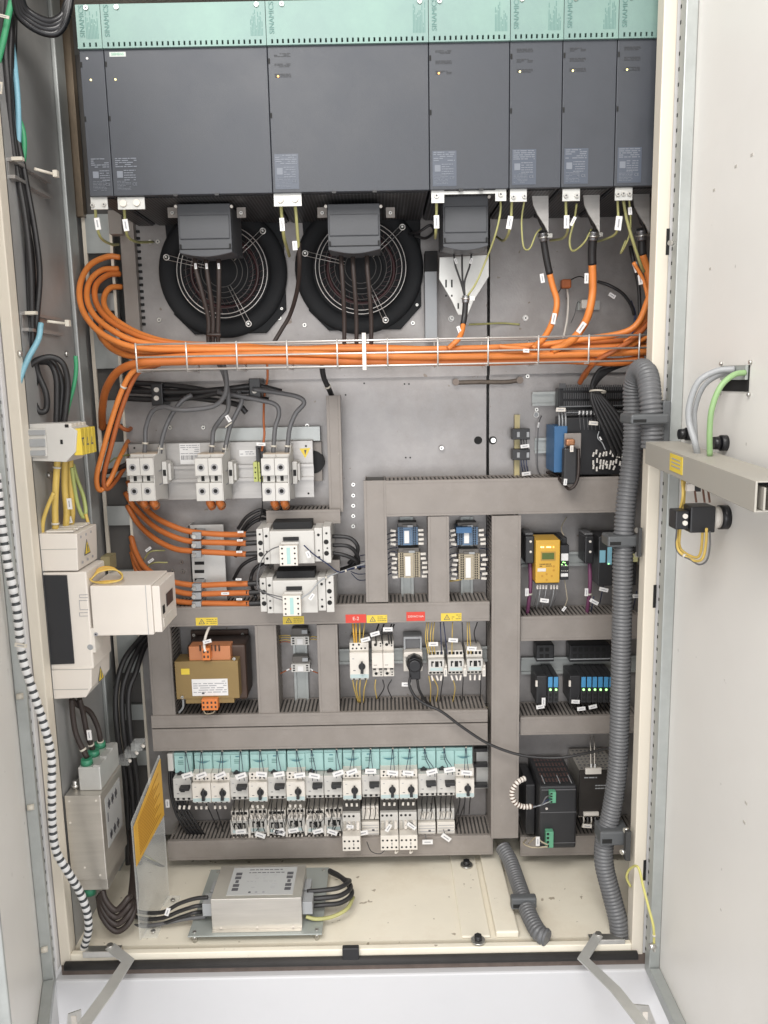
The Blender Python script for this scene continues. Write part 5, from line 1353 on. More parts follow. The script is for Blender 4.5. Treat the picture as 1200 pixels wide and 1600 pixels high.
# ================================================================== RIGHT-HAND BAYS
for i, (x, ytop) in enumerate(((828, 834), (921, 834))):
    lab = ['left', 'right'][i]
    t = thing('bus_connector', 'black bus connector standing on a purple cable, %s of two by the yellow module' % lab, 'connector', P(x, 886, -.09), 'black bus connectors')
    m = MB(); m.pb(x - 7, ytop + 4, x + 7, ytop + 47, -.095, -.03, blk); m.pb(x - 8, ytop - 1, x + 6, ytop + 3, -.08, -.02, cgrey); m.build('housing', t, bevel=.003)
    m = MB()
    for dy in (12, 28):
        p = P(x + 1, ytop + dy, -.095); m.cyl(p, p + Vector((0, -.002, 0)), .0028, white2, 8)
    m.build('screw', t)
    cable('purple_cable', 'purple bus cable below the %s black connector' % lab, 'cable', [(x, ytop + 44, -.07), (x + 1, ytop + 75, -.075), (x - 1, ytop + 100, -.075), (x - 4, ytop + 125, -.06)], 4.6, purple, 'purple bus cables', tags=[(x - 5, ytop + 91, -.088, 0, 8, 18)], ties=[(.62, 1.5)], seg=10)
t = thing('safety_module', 'yellow module with green display and lit buttons beside the purple cable', 'module', P(856, 912, -.11))
m = MB(); m.pb(837, 844, 875, 911, -.11, -.04, yelmod); m.pb(836, 905, 873, 912, -.10, -.04, blkm); m.pb(840, 842, 880, 846, -.09, -.012, blkm); bd = m.build('housing', t, bevel=.002)
m = MB(); m.pb(845, 862, 868, 876, -.1112, -.110, mat('lcd_frame', (.42, .25, .05), .5)); m.pb(847, 864, 866, 874, -.1118, -.1112, lcd); m.build('display', t)
for x in (846, 849, 855, 857.5, 860, 865):
    m = MB(); m.pb(x - 1, 854, x + 1, 856, -.1115, -.11, ledw if x < 863 else ledo); m.build('status_led', t)
m = MB(); m.pb(840, 888, 853, 893, -.1108, -.11, white2)
for (x, y) in ((865, 891), (847, 900), (862, 900), (854, 897), (854, 906), (865, 885)): p = P(x, y, -.11); m.cyl(p, p + Vector((0, -.0008, 0)), .0026, mat('module_button', (.50, .26, .03), .5), 12)
a, b_, c, d = rect(843, 880, 862, 886, -.1106); m.bars(a, b_, c, d, -.1108, 2, mat('module_print', (.12, .07, .02), .6), .4, .0004)
m.build('key_row', t)
rr = random.Random(4)
for i in range(7):
    x = 839.5 + i * 4.6 + (3 if i > 3 else 0)
    m = MB(); tag_box(m, x, 917, -.095, 0, 3.6, 9.5, white); m.build('wire_sleeve', t)
    cable('wire', 'grey wire hanging from the yellow module, %s from the left' % ORD[i], 'cable', [(x, 921, -.095), (x - 2, 934, -.095), (x - 6 - rr.uniform(0, 4), 952, -.06)], .9, greyc if i % 2 else cgrey, 'wires below the yellow module', n=5, seg=6)
m = MB(); tag_box(m, 850.5, 938, -.103, 9, 20, 9, paper); m.build('cable_tag', None, label='white tag lying across the wires below the yellow module', cat='cable tag')
t = thing('timer_relay', 'narrow black relay with white labels and green lights right of the yellow module', 'relay', P(882, 905, -.10))
m = MB(); m.pb(875.5, 852, 889, 906, -.10, -.012, blk); m.pb(877, 840, 886, 853, -.08, -.012, blk); m.build('housing', t, bevel=.001)
m = MB(); m.pb(877, 865, 888, 876, -.1007, -.10, paper); m.pb(876.5, 896, 887.5, 901, -.1007, -.10, paper)
for k in range(8): p = P(878 + (k % 4) * 3, 884 + (k // 4) * 8, -.1004); m.cyl(p, p + Vector((0, -.0004, 0)), .0011, white2, 6)
m.build('front_label', t)
m = MB()
for (x, y) in ((880, 878.5), (882.5, 879), (878, 882), (884, 883)): p = P(x, y, -.1008); m.cyl(p, p + Vector((0, -.0006, 0)), .0014, led, 6)
m.build('status_led', t)
cable('wire', 'thin pale wire looping down into the narrow black relay', 'cable', [(885, 808, -.02), (877, 826, -.04), (884, 842, -.06), (886, 854, -.08)], 1.1, tbeige)
cable('wire', 'thin pale wire below the narrow black relay ending in a white tag', 'cable', [(882, 905, -.08), (885, 925, -.085), (886, 938, -.085), (881, 950, -.075)], 1.0, tbeige, tags=[(881, 951, -.08, -55, 12, 6)])
t = thing('bus_module', 'black module with pale blue label and tiny lights half hidden behind the conduit', 'module', P(960, 915, -.09))
m = MB(); m.pb(935, 838, 995, 915, -.09, -.012, psum); m.build('housing', t, bevel=.002)
m = MB(); m.pb(937, 860, 946, 879, -.091, -.09, lblue); m.pb(949, 855, 956, 882, -.091, -.09, lblue); m.pb(990, 866, 997, 878, -.097, -.09, mat('pale_yellow', (.6, .58, .3), .5)); m.build('front_label', t)
m = MB()
for (x, y) in ((946, 850), (951, 881)): p = P(x, y, -.0915); m.cyl(p, p + Vector((0, -.0006, 0)), .0015, led, 6)
m.build('status_led', t)
for i, (x, y, an, lb) in enumerate(((943, 921, 14, 'left of the conduit under the black module'), (995, 931, 0, 'right of the conduit over the duct'), (928, 940, 30, 'beside the right purple cable'))):
    cable('wire', 'dark blue wire tail carrying a white tag %s' % lb, 'cable', [(x - 6, y + 22, -.05), (x - 3, y + 8, -.08), (x, y - 8, -.085)], 1.2, dblue, tags=[(x, y, -.09, an, 21, 8.5)])
# IO modules
def io_block(x0, n, label):
    t = thing('io_module', label, 'module', P(x0 + 10, 1095, -.10), 'black I/O modules with blue fronts')
    x1 = x0 + n * 9
    m = MB(); m.pb(x0 - 18, 1056, x0 - 1, 1100, -.085, -.012, psum)
    m.pb(x0 - 18, 1008, x1 - 8, 1034, -.045, -.006, blk); hh = m.build('base', t, bevel=.002)
    m = MB()
    for r_ in range(2):
        for k in range(n * 1): m.pb(x0 - 13 + k * 9, 1012 + r_ * 10, x0 - 7 + k * 9, 1018 + r_ * 10, -.0455, -.045, dark2)
    m.pb(x0 - 17, 1029, x1 - 9, 1030.5, -.046, -.045, greyc)
    m.build('plug_grid', hh)
    for k in range(n):
        m = MB(); a = x0 + k * 8.8
        m.pb(a, 1058, a + 8, 1098, -.10, -.012, psum); sl = m.build('slice', t, bevel=.0008)
        m = MB(); m.pb(a + .6, 1058, a + 7.4, 1074, -.1022, -.10, iblue); m.build('blue_cap', sl, bevel=.0005)
        m = MB(); p = P(a + 4, 1077.5, -.1008); m.cyl(p, p + Vector((0, -.001, 0)), .0026, led, 10); m.build('status_led', sl)
        m = MB(); m.pb(a + 2, 1084, a + 6, 1088, -.1006, -.10, dark2); m.pb(a + 2, 1091, a + 6, 1095, -.1006, -.10, dark2); m.build('wire_entry', sl)
    m = MB(); m.pb(x0 - 19, 1064, x0 - 16, 1073, -.09, -.085, white); m.build('white_lever', t)
io_block(856, 2, 'small black I/O module with two blue fronts and green lights')
io_block(908, 6, 'wide black I/O module with a row of blue fronts and green lights')
for (x, y, an, lb) in ((844, 1104, -8, 'under the small I/O module'), (849, 1096, -90, 'standing upright at the small I/O module'), (899, 1096, 4, 'left under the wide I/O module'), (908, 1107, -4, 'lying on the duct under the wide I/O module'), (926, 1104, -12, 'right under the wide I/O module')):
    cable('wire', 'dark wire with white tag %s' % lb, 'cable', [(x - 4, y + 10, -.06), (x, y + 2, -.09), (x + 6, y - 10, -.085)], 1.3, rubber, tags=[(x, y, -.105, an, 19, 8.5)])
for i in range(6):
    cable('wire', 'thin black wire tangled below the wide I/O module, %s from the left' % ORD[i], 'cable', [(900 + i * 9, 1094, -.08), (904 + i * 8, 1104, -.085), (898 + i * 10, 1114, -.05)], 1.1, rubber, 'black wires below the wide I/O module')
# power supplies
t = thing('power_supply', 'large black power supply with two green plugs at the bottom of the right bay', 'power supply', P(868, 1330, -.16))
m = MB(); m.pb(843, 1228, 901, 1326, -.165, -.012, psum); hs = m.build('housing', t, bevel=.005)
m = MB()
a, b_, c, d = rect(843, 1228, 901, 1326, -.165)
for k in range(9):
    for q_ in range(5):
        m.box(a + .010 + k * .008, a + .014 + k * .008, -.145 + q_ * .026, -.130 + q_ * .026, d, d + .0006, mat('vent_slot', (.10, .06, .055), .6))
for k in (0, 4, 7): m.box(a + .012 + k * .009, a + .014 + k * .009, -.155, -.115, d + .0007, d + .0012, greyc)
m.build('top_vent', hs)
m = MB(); m.box(a + .002, b_ - .001, -.1662, -.165, c + (d - c) * .58, c + (d - c) * .59, cgrey); m.box(a + .002, b_ - .001, -.1662, -.165, c + (d - c) * .09, c + (d - c) * .10, cgrey)
m.box(a + .004, b_ - .004, -.1668, -.165, d - .01, d - .008, cgrey); m.build('front_seam', hs)
m = MB(); m.box(a - .024, a - .002, -.12, -.012, c + .01, d - .02, blk); m.build('side_fin', t, bevel=.002)
for (x0, y0, x1, y1) in ((859, 1238, 869, 1255), (853, 1300, 865, 1325)):
    m = MB(); m.pb(x0, y0, x1, y1, -.180, -.165, gplug); pl_ = m.build('green_plug', t, bevel=.001)
    m = MB(); a2, b2, c2, d2 = rect(x0, y0, x1, y1, -.1805)
    for j in range(4): m.box(a2 + (b2 - a2) * .1, a2 + (b2 - a2) * .42, -.1806, -.180, c2 + (d2 - c2) * (j + .2) / 4, c2 + (d2 - c2) * (j + .75) / 4, dark2)
    m.build('plug_contact', pl_)
m = MB(); p = P(854, 1263, -.166); m.cyl(p, p + Vector((0, -.002, 0)), .003, white, 8); m.build('white_pin', t)
# spiral wrapped lead
pts = [P(820, 1216, -.17), P(808, 1223, -.18), P(800, 1238, -.185), P(804, 1253, -.19), P(816, 1260, -.19), P(832, 1260, -.19)]
c_ = resample(catmull(pts, 12), .0012)
t = thing('wrapped_lead', 'white spiral wrapped lead curling out of the black power supply', 'cable', pts[2])
m = MB().tube(c_, .0055, white, 10, rad=lambda i: .0062 if (i % 6) < 4 else .0048, alt=(mat('wrap_gap', (.12, .07, .05), .6), lambda i: (i % 6) >= 4)); m.build('spiral_wrap', t)
for k, (y, mt) in enumerate(((1243, cgrey), (1248, dblue), (1252, greyc))):
    m = MB().tube(catmull([P(830, 1260 + k, -.19), P(845, 1258, -.19), P(853, y + 3, -.188), P(860, y, -.182)], 6), .0014, mt, 6); m.build('core_wire', t)
cable('wire', 'pale looped wires with white tag entering the lower green plug', 'cable', [(826, 1318, -.14), (838, 1308, -.17), (846, 1315, -.18), (856, 1320, -.182)], 1.8, tbeige, tags=[(840, 1314, -.19, 0, 9, 22)])
cable('wire', 'second pale wire curling below the tag at the lower green plug', 'cable', [(822, 1312, -.12), (818, 1318, -.15), (832, 1324, -.175), (856, 1323, -.182)], 1.8, tbeige)
t = thing('power_supply', 'smaller black and silver power supply left of the conduit in the bottom bay', 'power supply', P(930, 1274, -.13))
m = MB(); m.pb(905, 1204, 962, 1275, -.13, -.125, mat('psu_front', (.05, .045, .042), .38, .4, .1, 14)); m.pb(904.5, 1203, 962.5, 1276, -.1249, -.012, tin); hs = m.build('housing', t, bevel=.001)
m = MB(); a, b_, c, d = rect(904.5, 1203, 962.5, 1276, -.125)
for k in range(8):
    for q_ in range(7): m.cyl((a + .008 + k * .010, -.115 + q_ * .015, d), (a + .008 + k * .010, -.115 + q_ * .015, d + .0006), .003, cgrey, 6)
m.build('top_vent', hs)
m = MB(); m.pb(915, 1201, 940, 1210, -.137, -.13, white2); m.pb(912, 1270, 936, 1275, -.137, -.13, white2)
m.build('terminal_row', t, bevel=.001)
m = MB(); a, b_, c, d = rect(930, 1225, 952, 1234, -.1306); m.bars(a, b_, c, d, -.1308, 2, greyc, .35, .0005); a, b_, c, d = rect(913, 1213, 940, 1217, -.1306); m.bars(a, b_, c, d, -.1308, 1, greyc, .4, .0005, 5); m.build('front_print', hs)
for x in (923, 929): cable('white_wire', 'thin white wire dropping into the silver power supply, %s one' % ('left' if x == 923 else 'right'), 'cable', [(x - 1, 1150, -.02), (x, 1172, -.08), (x, 1190, -.12), (x + .5, 1201, -.134)], 1.3, white, 'thin white wires into the silver power supply', tags=[(x + .3, 1196, -.134, 0, 3.5, 9)])
for i in range(4):
    x = 912 + i * 6; cable('wire', 'short sleeved wire below the silver power supply, %s from the left' % ORD[i], 'cable', [(x, 1276, -.13), (x, 1284, -.125), (x - 3, 1292, -.09)], 1.8, white2 if i % 2 == 0 else cgrey, 'short wires below the silver power supply')
m = MB(); tag_box(m, 917, 1290, -.135, 6, 22, 9, white2); m.build('cable_tag', None, label='white tag under the silver power supply', cat='cable tag')

# ================================================================== UPPER RIGHT MODULES
t = thing('control_module', 'large black control module with ribbed vents and rows of white sleeves, upper right', 'module', P(925, 742, -.10))
m = MB(); m.pb(880, 652, 990, 742, -.10, -.012, blk); m.pb(873, 605, 990, 640, -.05, -.012, blk); m.build('housing', t, bevel=.003)
m = MB()
for r_ in range(4):
    for k in range(30):
        x = 881 + k * 3.5; y = 601 + r_ * 13
        m.pb(x, y, x + 1.6, y + 9, -.0535, -.050, cgrey)
m.pb(874, 633.5, 988, 635, -.056, -.050, greyc); m.pb(885, 643, 988, 644.5, -.056, -.05, greyc); m.pb(874, 599, 884, 607, -.055, -.05, cgrey)
m.build('vent_rib', t)
rr = random.Random(12)
for r_, (y, n) in enumerate(((709, 11), (722, 10), (731, 7))):
    for k in range(n):
        x = 927 + k * 5.2 + rr.uniform(-1, 1)
        m = MB(); tag_box(m, x, y + rr.uniform(-3, 3), -.11, rr.uniform(-5, 22), 3.2, 10, white2); m.build('wire_sleeve', t)
for k in range(6):
    x = 905 + k * 6; 
    cable('wire', 'thin wire with white ferrule under the ribbed vents, %s from the left' % ORD[k], 'cable', [(x, 642, -.075), (x + 1, 655, -.10), (x + 2, 672, -.104)], .9, cgrey, 'thin wires under the vents of the large black module', tags=[(x, 645, -.085, 3, 3.2, 9)], n=4, seg=6)
m = MB(); tag_box(m, 927, 661, -.118, 5, 20, 8.5, white2); m.build('cable_tag', None, label='white tag on the face of the large black module', cat='cable tag')
cable('wire', 'silver tipped wires dangling on the face of the large black module', 'cable', [(936, 674, -.11), (934, 684, -.112), (941, 692, -.112), (946, 703, -.11)], 1.3, greyc, tags=[(938, 685, -.115, 60, 8, 3)])
t = thing('converter_module', 'blue module with a steel side plate and an orange lit plug, upper right', 'module', P(884, 740, -.12))
m = MB(); m.pb(866, 666, 886, 738, -.11, -.02, bluem); m.build('housing', t, bevel=.001)
m = MB(); m.pb(882, 677, 908, 716, -.124, -.115, mat('side_plate', (.30, .27, .25), .4, .5, .1)); m.build('side_plate', t, bevel=.001)
m = MB(); m.pb(881, 700, 902, 757, -.150, -.125, psum); m.build('connector_hood', t, bevel=.004)
m = MB(); m.pb(885, 686, 899, 697, -.145, -.125, copper); m.build('gland', t, bevel=.004)
m = MB(); tag_box(m, 893, 701, -.156, 0, 7, 14, white); m.build('wire_marker', t)
cable('black_cable', 'black cable looping under the connector of the blue module', 'cable', [(904, 701, -.14), (904, 735, -.15), (900, 755, -.15), (890, 764, -.145), (880, 756, -.12), (868, 742, -.08), (855, 738, -.03)], 3.6, cbrown, tags=[(883, 753, -.155, 5, 7, 14)])
for i in range(3): cable('wire', 'short grey wire rising from the blue module top, %s of three' % ORD[i], 'cable', [(874 + i * 5, 668, -.10), (874 + i * 5, 655, -.105), (873 + i * 5, 645, -.095)], 2.0, greyc, 'grey wires on top of the blue module')
m = MB(); tag_box(m, 876, 640, -.11, 2, 21, 8.5, white2); m.build('cable_tag', None, label='white tag above the blue module', cat='cable tag')
# yellow strip with black blocks
t = thing('junction_rail', 'upright pale yellow bar with two black terminal blocks and tags', 'terminal', P(812, 744, -.02))
m = MB(); m.pb(804, 648, 812, 745, -.012, -.004, mat('pale_bar', (.55, .47, .25), .5, 0, .05)); m.build('bar', t)
for (y, tg) in ((679, 696), (711, 739)):
    m = MB(); m.pb(801, y - 9, 828, y + 8, -.04, -.0125, blk); bk = m.build('terminal_block', t, bevel=.001)
    m = MB()
    for x in (810, 825): m.pb(x - 2, y - 4, x + 2, y + 4, -.042, -.04, greyc)
    m.build('clamp_tip', bk)
    for k in range(3): cable('wire', 'short dark blue wire below the %s black block on the yellow bar, %s' % ('upper' if y == 679 else 'lower', ['left', 'middle', 'right'][k]), 'cable', [(814 + k * 4, y + 6, -.035), (815 + k * 4, y + 16, -.04), (817 + k * 4, y + 26, -.035)], 1.2, dblue if y > 700 else rubber, 'short wires on the yellow bar')
    m = MB(); tag_box(m, 820 + (2 if y > 700 else 0), tg + 1, -.05, -6, 20, 8, paper); m.build('tag', t)
cable('ground_wire', 'thin grey ground wire with white sleeve left of the blue module', 'cable', [(846, 650, -.01), (842, 662, -.02), (840, 690, -.02), (840, 730, -.012), (846, 745, -.01)], 1.4, cgrey, tags=[(841, 664, -.025, -80, 12, 3.2)])
for (x, y) in ((838, 648), (705, 498), (821, 497)):
    t2 = MB(); p = P(x, y, -.001 if x == 838 else -.0105); t2.ring(p + Vector((0, -.001, 0)), (0, 1, 0), .006, .0012, paper, 20); t2.cyl(p, p + Vector((0, -.001, 0)), .005, greyc, 16)
    t2.build('ground_mark', None, label='round ground mark on the plate %s' % {838: 'left of the blue module', 705: 'below the shield plate', 821: 'right of the plate seam above the tray'}[x], cat='ground mark')
# thick black bundle out of the tray
gb = 'thick black cable bundle into the large black module'
for i in range(6):
    cable('black_cable', 'black cable of the tied bundle dropping over the large black module, %s of six' % ORD[i], 'cable', [(985 - i * 6, 566 + i, -.16), (950 - i * 3, 580, -.14), (930 - i, 600 + i, -.13), (924 + i * 3, 618, -.135), (932 + i * 6, 645, -.135), (948 + i * 7, 680, -.13), (962 + i * 7, 712, -.11)], 4.6, rubber, gb)
t = MB(); p = P(934, 612, -.135); t.ring(p, (.1, .2, 1), .0165, .0022, tie, 24); t.build('cable_tie', None, label='white cable tie round the thick black bundle', cat='cable tie')

# ================================================================== MOTOR CABLES AT TOP RIGHT
def motor_cable(pts, r, lab, tags, sleeve, clampy):
    w_ = catmull([P(*p) for p in pts], 10)
    t = thing('motor_cable', lab, 'cable', P(*pts[0]), 'orange motor cables from the drives to the tray')
    n = len(w_)
    k = max(2, int(n * sleeve))
    MB().tube(w_[k - 1:], r * .001, orange, 14).build('orange_sheath', t)
    MB().tube(w_[int(n * .10):k], r * .00112, rubber, 12).build('black_sleeve', t)
    MB().tube(w_[:int(n * .12) + 1], r * .00135, mat('screen_clamp', (.25, .25, .26), .35, .8, .1), 12).build('screen_clamp', t)
    m = MB(); p = w_[int(n * .06)]; m.ring(p, (w_[1] - w_[0]), r * .0014, .002, steel, 20); m.box(p.x + .008, p.x + .018, p.y - .004, p.y + .002, p.z - .004, p.z + .004, steel); m.build('hose_clip', t)
    for tg in tags:
        m = MB(); tag_box(m, *tg); m.build('cable_marker', t)
motor_cable([(848, 362, -.20), (850, 380, -.19), (855, 410, -.18), (863, 445, -.17), (870, 470, -.17), (866, 495, -.18), (852, 525, -.20), (832, 545, -.215)], 6.4, 'orange motor cable left of three, ending under a white shield bracket', [(847, 435, -.19, 80, 18, 8), (865, 498, -.195, 100, 22, 9)], .38, 370)
motor_cable([(928, 360, -.20), (926, 378, -.19), (925, 400, -.18), (926, 435, -.17), (925, 465, -.17), (916, 500, -.185), (895, 530, -.205), (862, 548, -.215)], 8.0, 'thickest orange motor cable in the middle of three at the right', [(916, 435, -.195, 90, 20, 8), (908, 512, -.205, 125, 24, 10)], .36, 370)
motor_cable([(1002, 358, -.20), (1003, 378, -.19), (1004, 398, -.185), (1012, 425, -.18), (1016, 455, -.18), (1008, 495, -.19), (990, 530, -.205), (968, 550, -.21)], 7.6, 'orange motor cable right of three, beside the cabinet post', [(993, 418, -.2, 70, 20, 9), (1000, 437, -.2, 80, 20, 8)], .30, 370)
cable('orange_cable', 'rust orange cable crossing down from the right end of the tray', 'cable', [(1016, 500, -.2), (995, 525, -.215), (965, 545, -.225), (935, 562, -.21), (915, 582, -.17), (906, 598, -.13)], 5.5, orangd, seg=12)
cable('orange_cable', 'orange cable leaving the tray toward the large black module', 'cable', [(1018, 522, -.2), (990, 538, -.21), (960, 548, -.22), (930, 565, -.2), (912, 590, -.14)], 4.8, orange, seg=12)
cable('orange_cable', 'thin orange cable hugging the cabinet post above the tray', 'cable', [(990, 410, -.21), (1006, 440, -.2), (1012, 475, -.2), (1004, 510, -.2), (975, 535, -.2)], 3.8, orange, seg=10)
# dark cable with marker in the middle right
cable('black_cable', 'black cable with white tag arching from the orange cable toward the post', 'cable', [(934, 440, -.05), (952, 446, -.06), (972, 458, -.06), (985, 475, -.055), (991, 492, -.05)], 3.6, rubber, tags=[(956, 462, -.07, 32, 16, 8)])
cable('blue_cable', 'dark blue cable dropping behind the tray near the post', 'cable', [(985, 470, -.05), (992, 490, -.05), (991, 510, -.05), (986, 535, -.05)], 3.0, dblue)
cable('black_cable', 'black cable hanging beside the right motor cable', 'cable', [(985, 385, -.12), (990, 410, -.13), (998, 450, -.12), (1000, 500, -.12)], 4.2, rubber)
cable('white_wire', 'white marked wire hanging below a small orange plug behind the motor cables', 'cable', [(886, 448, -.03), (888, 470, -.04), (886, 500, -.05), (880, 530, -.06)], 2.6, white2)
cable('wire', 'thin black wire looping round the small orange plug', 'cable', [(870, 472, -.02), (872, 458, -.04), (885, 442, -.05), (905, 432, -.04), (920, 438, -.03)], 1.2, rubber)
m = MB(); m.pb(878, 436, 893, 450, -.055, -.035, orangd); m.build('orange_plug', None, .003, label='small orange-brown plug hanging between the motor cables', cat='plug')
cable('wire', 'thin grey wire loop hanging beside the small fastener', 'cable', [(912, 478, -.02), (903, 472, -.03), (898, 490, -.03), (892, 505, -.02)], .9, cgrey)
t = thing('rail_fastener', 'small rail piece with bright fastener between the motor cables', 'fastener', P(915, 478, -.02)); m = MB(); m.pb(903, 470, 937, 484, -.02, -.010, galvt); m.build('rail_piece', t); m = MB(); m.pb(909, 468, 919, 482, -.04, -.02, white2); m.build('fastener', t, bevel=.002)
cable('green_yellow_wire', 'green and yellow ground wire crossing the plate seam above the tray', 'cable', [(733, 507, -.05), (760, 506, -.03), (785, 505, -.015), (812, 507, -.012)], 2.2, ygreen)
cable('signal_plug_cable', 'small white and orange plug lying on the tray cables', 'plug', [(780, 541, -.225), (795, 543, -.228), (812, 544, -.228), (826, 547, -.225)], 5.0, orplug, tags=[(822, 548, -.235, 5, 12, 7)])
# shield plate under the medium drive
t = thing('shield_plate', 'silver shield plate with slots tapering to the copper sleeved cable', 'shield plate', P(722, 400, -.15))
m = MB(); m.ppoly([(687, 402), (764, 398), (764, 432), (740, 470), (731, 492), (716, 492), (706, 470), (686, 436)], -.125, -.122, zinc); m.build('plate', t, bevel=.0008)
m = MB()
for (x, y, h) in ((697, 443, 12), (706, 443, 12), (697, 462, 3), (706, 462, 3), (716, 478, 9)): m.pb(x - 1.2, y - h / 2, x + 1.2, y + h / 2, -.1256, -.125, dark2)
m.build('slot', t)
for i, x in enumerate((709, 722, 737)):
    cable('motor_core', 'black core wire fanning from the dark hood to the copper sleeve, %s of three' % ['left', 'middle', 'right'][i], 'cable', [(x, 395, -.19), (x + (722 - x) * .2, 415, -.19), (723 + (i - 1) * 3, 440, -.185), (726, 462, -.18)], 2.0, rubber, 'black core wires under the dark hood', tags=[(x + (3 if i == 0 else -1), 408, -.2, 70 if i == 0 else -70, 11, 5)] if i != 1 else ())
motor_cable([(728, 462, -.18), (727, 478, -.18), (726, 492, -.18), (724, 505, -.185), (722, 517, -.195), (716, 530, -.21), (700, 545, -.215)], 5.4, 'orange motor cable with copper sleeve below the shield plate', [(717, 515, -.2, 70, 14, 7)], .55, 480)
# ground wires under the drives
gw = [([(149, 325, -.26), (151, 350, -.26), (158, 372, -.23), (175, 382, -.12), (185, 382, -.05)], 'under the leftmost ground tab', (153, 350, -.275, 84, 22, 10), 2.8),
      ([(194, 325, -.26), (196, 350, -.26), (200, 370, -.23), (215, 378, -.14), (240, 378, -.04)], 'under the second ground tab from the left', (197, 352, -.275, 84, 22, 10), 2.8),
      ([(439, 320, -.26), (441, 345, -.26), (444, 372, -.23), (450, 392, -.14), (452, 400, -.05)], 'left under the ground tab between the fans', (441, 351, -.275, 88, 24, 9), 3.2),
      ([(461, 320, -.26), (463, 340, -.26), (465, 366, -.24), (467, 388, -.22)], 'right under the ground tab between the fans, joined to a brown cable', (461, 384, -.26, 88, 17, 9), 3.2),
      ([(682, 315, -.26), (682, 335, -.26), (681, 362, -.25), (680, 372, -.2)], 'left of the dark hood of the medium drive', (682, 347, -.275, 89, 24, 10), 2.8),
      ([(782, 312, -.26), (782, 330, -.26), (776, 360, -.25), (764, 395, -.22), (745, 440, -.2), (731, 462, -.185)], 'long thin one right of the dark hood', None, 2.0),
      ([(800, 312, -.26), (798, 345, -.26), (794, 366, -.24), (786, 376, -.15), (776, 370, -.05)], 'right of the medium drive with a tilted tag', (796, 348, -.275, 100, 24, 10), 2.6),
      ([(819, 315, -.26), (815, 345, -.25), (818, 385, -.24), (828, 388, -.23), (838, 365, -.215), (848, 355, -.2)], 'thin loop left of the first shield bracket', None, 1.7),
      ([(884, 312, -.26), (885, 345, -.26), (887, 360, -.24), (880, 372, -.18), (860, 376, -.1)], 'left under the tab of the shadowed drive', (885, 347, -.275, 90, 24, 10), 2.6),
      ([(901, 318, -.26), (897, 345, -.25), (890, 375, -.24), (895, 392, -.23), (912, 380, -.21), (924, 358, -.2)], 'looping right under the tab of the shadowed drive', (895, 346, -.27, -62, 18, 6), 2.0),
      ([(965, 312, -.26), (966, 345, -.26), (962, 365, -.24), (945, 374, -.18), (930, 378, -.12)], 'left under the rightmost ground tab', (966, 349, -.275, 96, 26, 12), 2.4),
      ([(974, 313, -.26), (980, 345, -.255), (990, 380, -.24), (1000, 410, -.22), (1006, 425, -.2)], 'striped bundle in the middle of the rightmost ground tab', None, 3.0),
      ([(983, 313, -.26), (985, 335, -.255), (984, 365, -.24), (975, 388, -.22), (970, 395, -.2), (978, 375, -.2)], 'looping at the right of the rightmost ground tab', (984, 330, -.27, 85, 14, 7), 1.9)]
for pts, lb, tg, r_ in gw:
    o = cable('ground_wire', 'green-yellow ground wire %s' % lb, 'cable', pts, r_, ygreen, 'green-yellow ground wires under the drives', tags=[tg] if tg else (), seg=10)
cable('brown_cable', 'dark brown cable bowing down between the two fans to the tray', 'cable', [(467, 380, -.225), (468, 410, -.2), (465, 450, -.15), (454, 490, -.11), (440, 515, -.10), (428, 535, -.10)], 4.6, cbrown, seg=12)
cable('black_cable', 'black cable loop to the right of the right fan', 'cable', [(640, 365, -.05), (655, 362, -.09), (672, 352, -.1), (678, 362, -.08), (665, 372, -.05), (648, 368, -.04)], 3.2, rubber)
# wires from hoods down in front of fans
for h, (xs, tgs) in enumerate((((305, 322, 341), True), ((533, 551, 573), False))):
    for i, x in enumerate(xs):
        xe = (326, 333, 341)[i] if h == 0 else x + (5, 6, 7)[i]
        cable('fan_cable', 'dark cable running down in front of the %s fan, %s of three' % (['left', 'right'][h], ['left', 'middle', 'right'][i]), 'cable', [(x, 398, -.20), (x + 1, 420, -.21), ((x + xe) / 2 + 1, 460, -.20), (xe, 500, -.18), (xe, 535, -.17), (xe + (8 if h == 0 else 0), 560, -.16)], 4.6, cbrown, 'dark cables in front of the %s fan' % ['left', 'right'][h], tags=[(x + 1, 416, -.215, 88, 11, 4.5)] if tgs else (), seg=10)
cable('cable_tie_band', 'brown wrapped band round the three dark cables under the left fan', 'cable tie', [(324, 523, -.185), (334, 523, -.187), (345, 523, -.185)], 3.2, cbrown)
cable('black_cable', 'thick black cable dropping from the tray into the upright duct', 'cable', [(503, 572, -.1), (506, 590, -.08), (514, 608, -.06), (520, 622, -.04)], 6.2, rubber, ties=[(.6, 1.4)])

# ================================================================== CORRUGATED CONDUITS
def conduit(pts, r, label, wide=None, clamps=()):
    c = resample(catmull([P(*p) if p[2] < 1 else PZ(p[0], p[1], ZF + p[2] - 1) for p in pts], 16), .0013)
    t = thing('corrugated_conduit', label, 'conduit', c[0], None)
    MB().tube(c, r, condm, 28, rad=lambda i: r * (1.0, 1.0, .97, .885, .885, .97)[i % 6]).build('hose', t)
    return t
conduit([(970, 1478, -.345), (966, 1440, -.34), (956, 1400, -.33), (944, 1350, -.32), (945, 1310, -.315), (955, 1270, -.31), (965, 1200, -.31), (969, 1100, -.31), (972, 950, -.31), (974, 850, -.31), (979, 780, -.305), (989, 700, -.30), (990, 640, -.30), (990, 605, -.305), (996, 583, -.325), (1004, 577, -.355), (1012, 588, -.39), (1016, 620, -.415), (1019, 660, -.42), (1019, 700, -.42)], .0205, 'long grey corrugated conduit rising along the right post and arching over at the top')
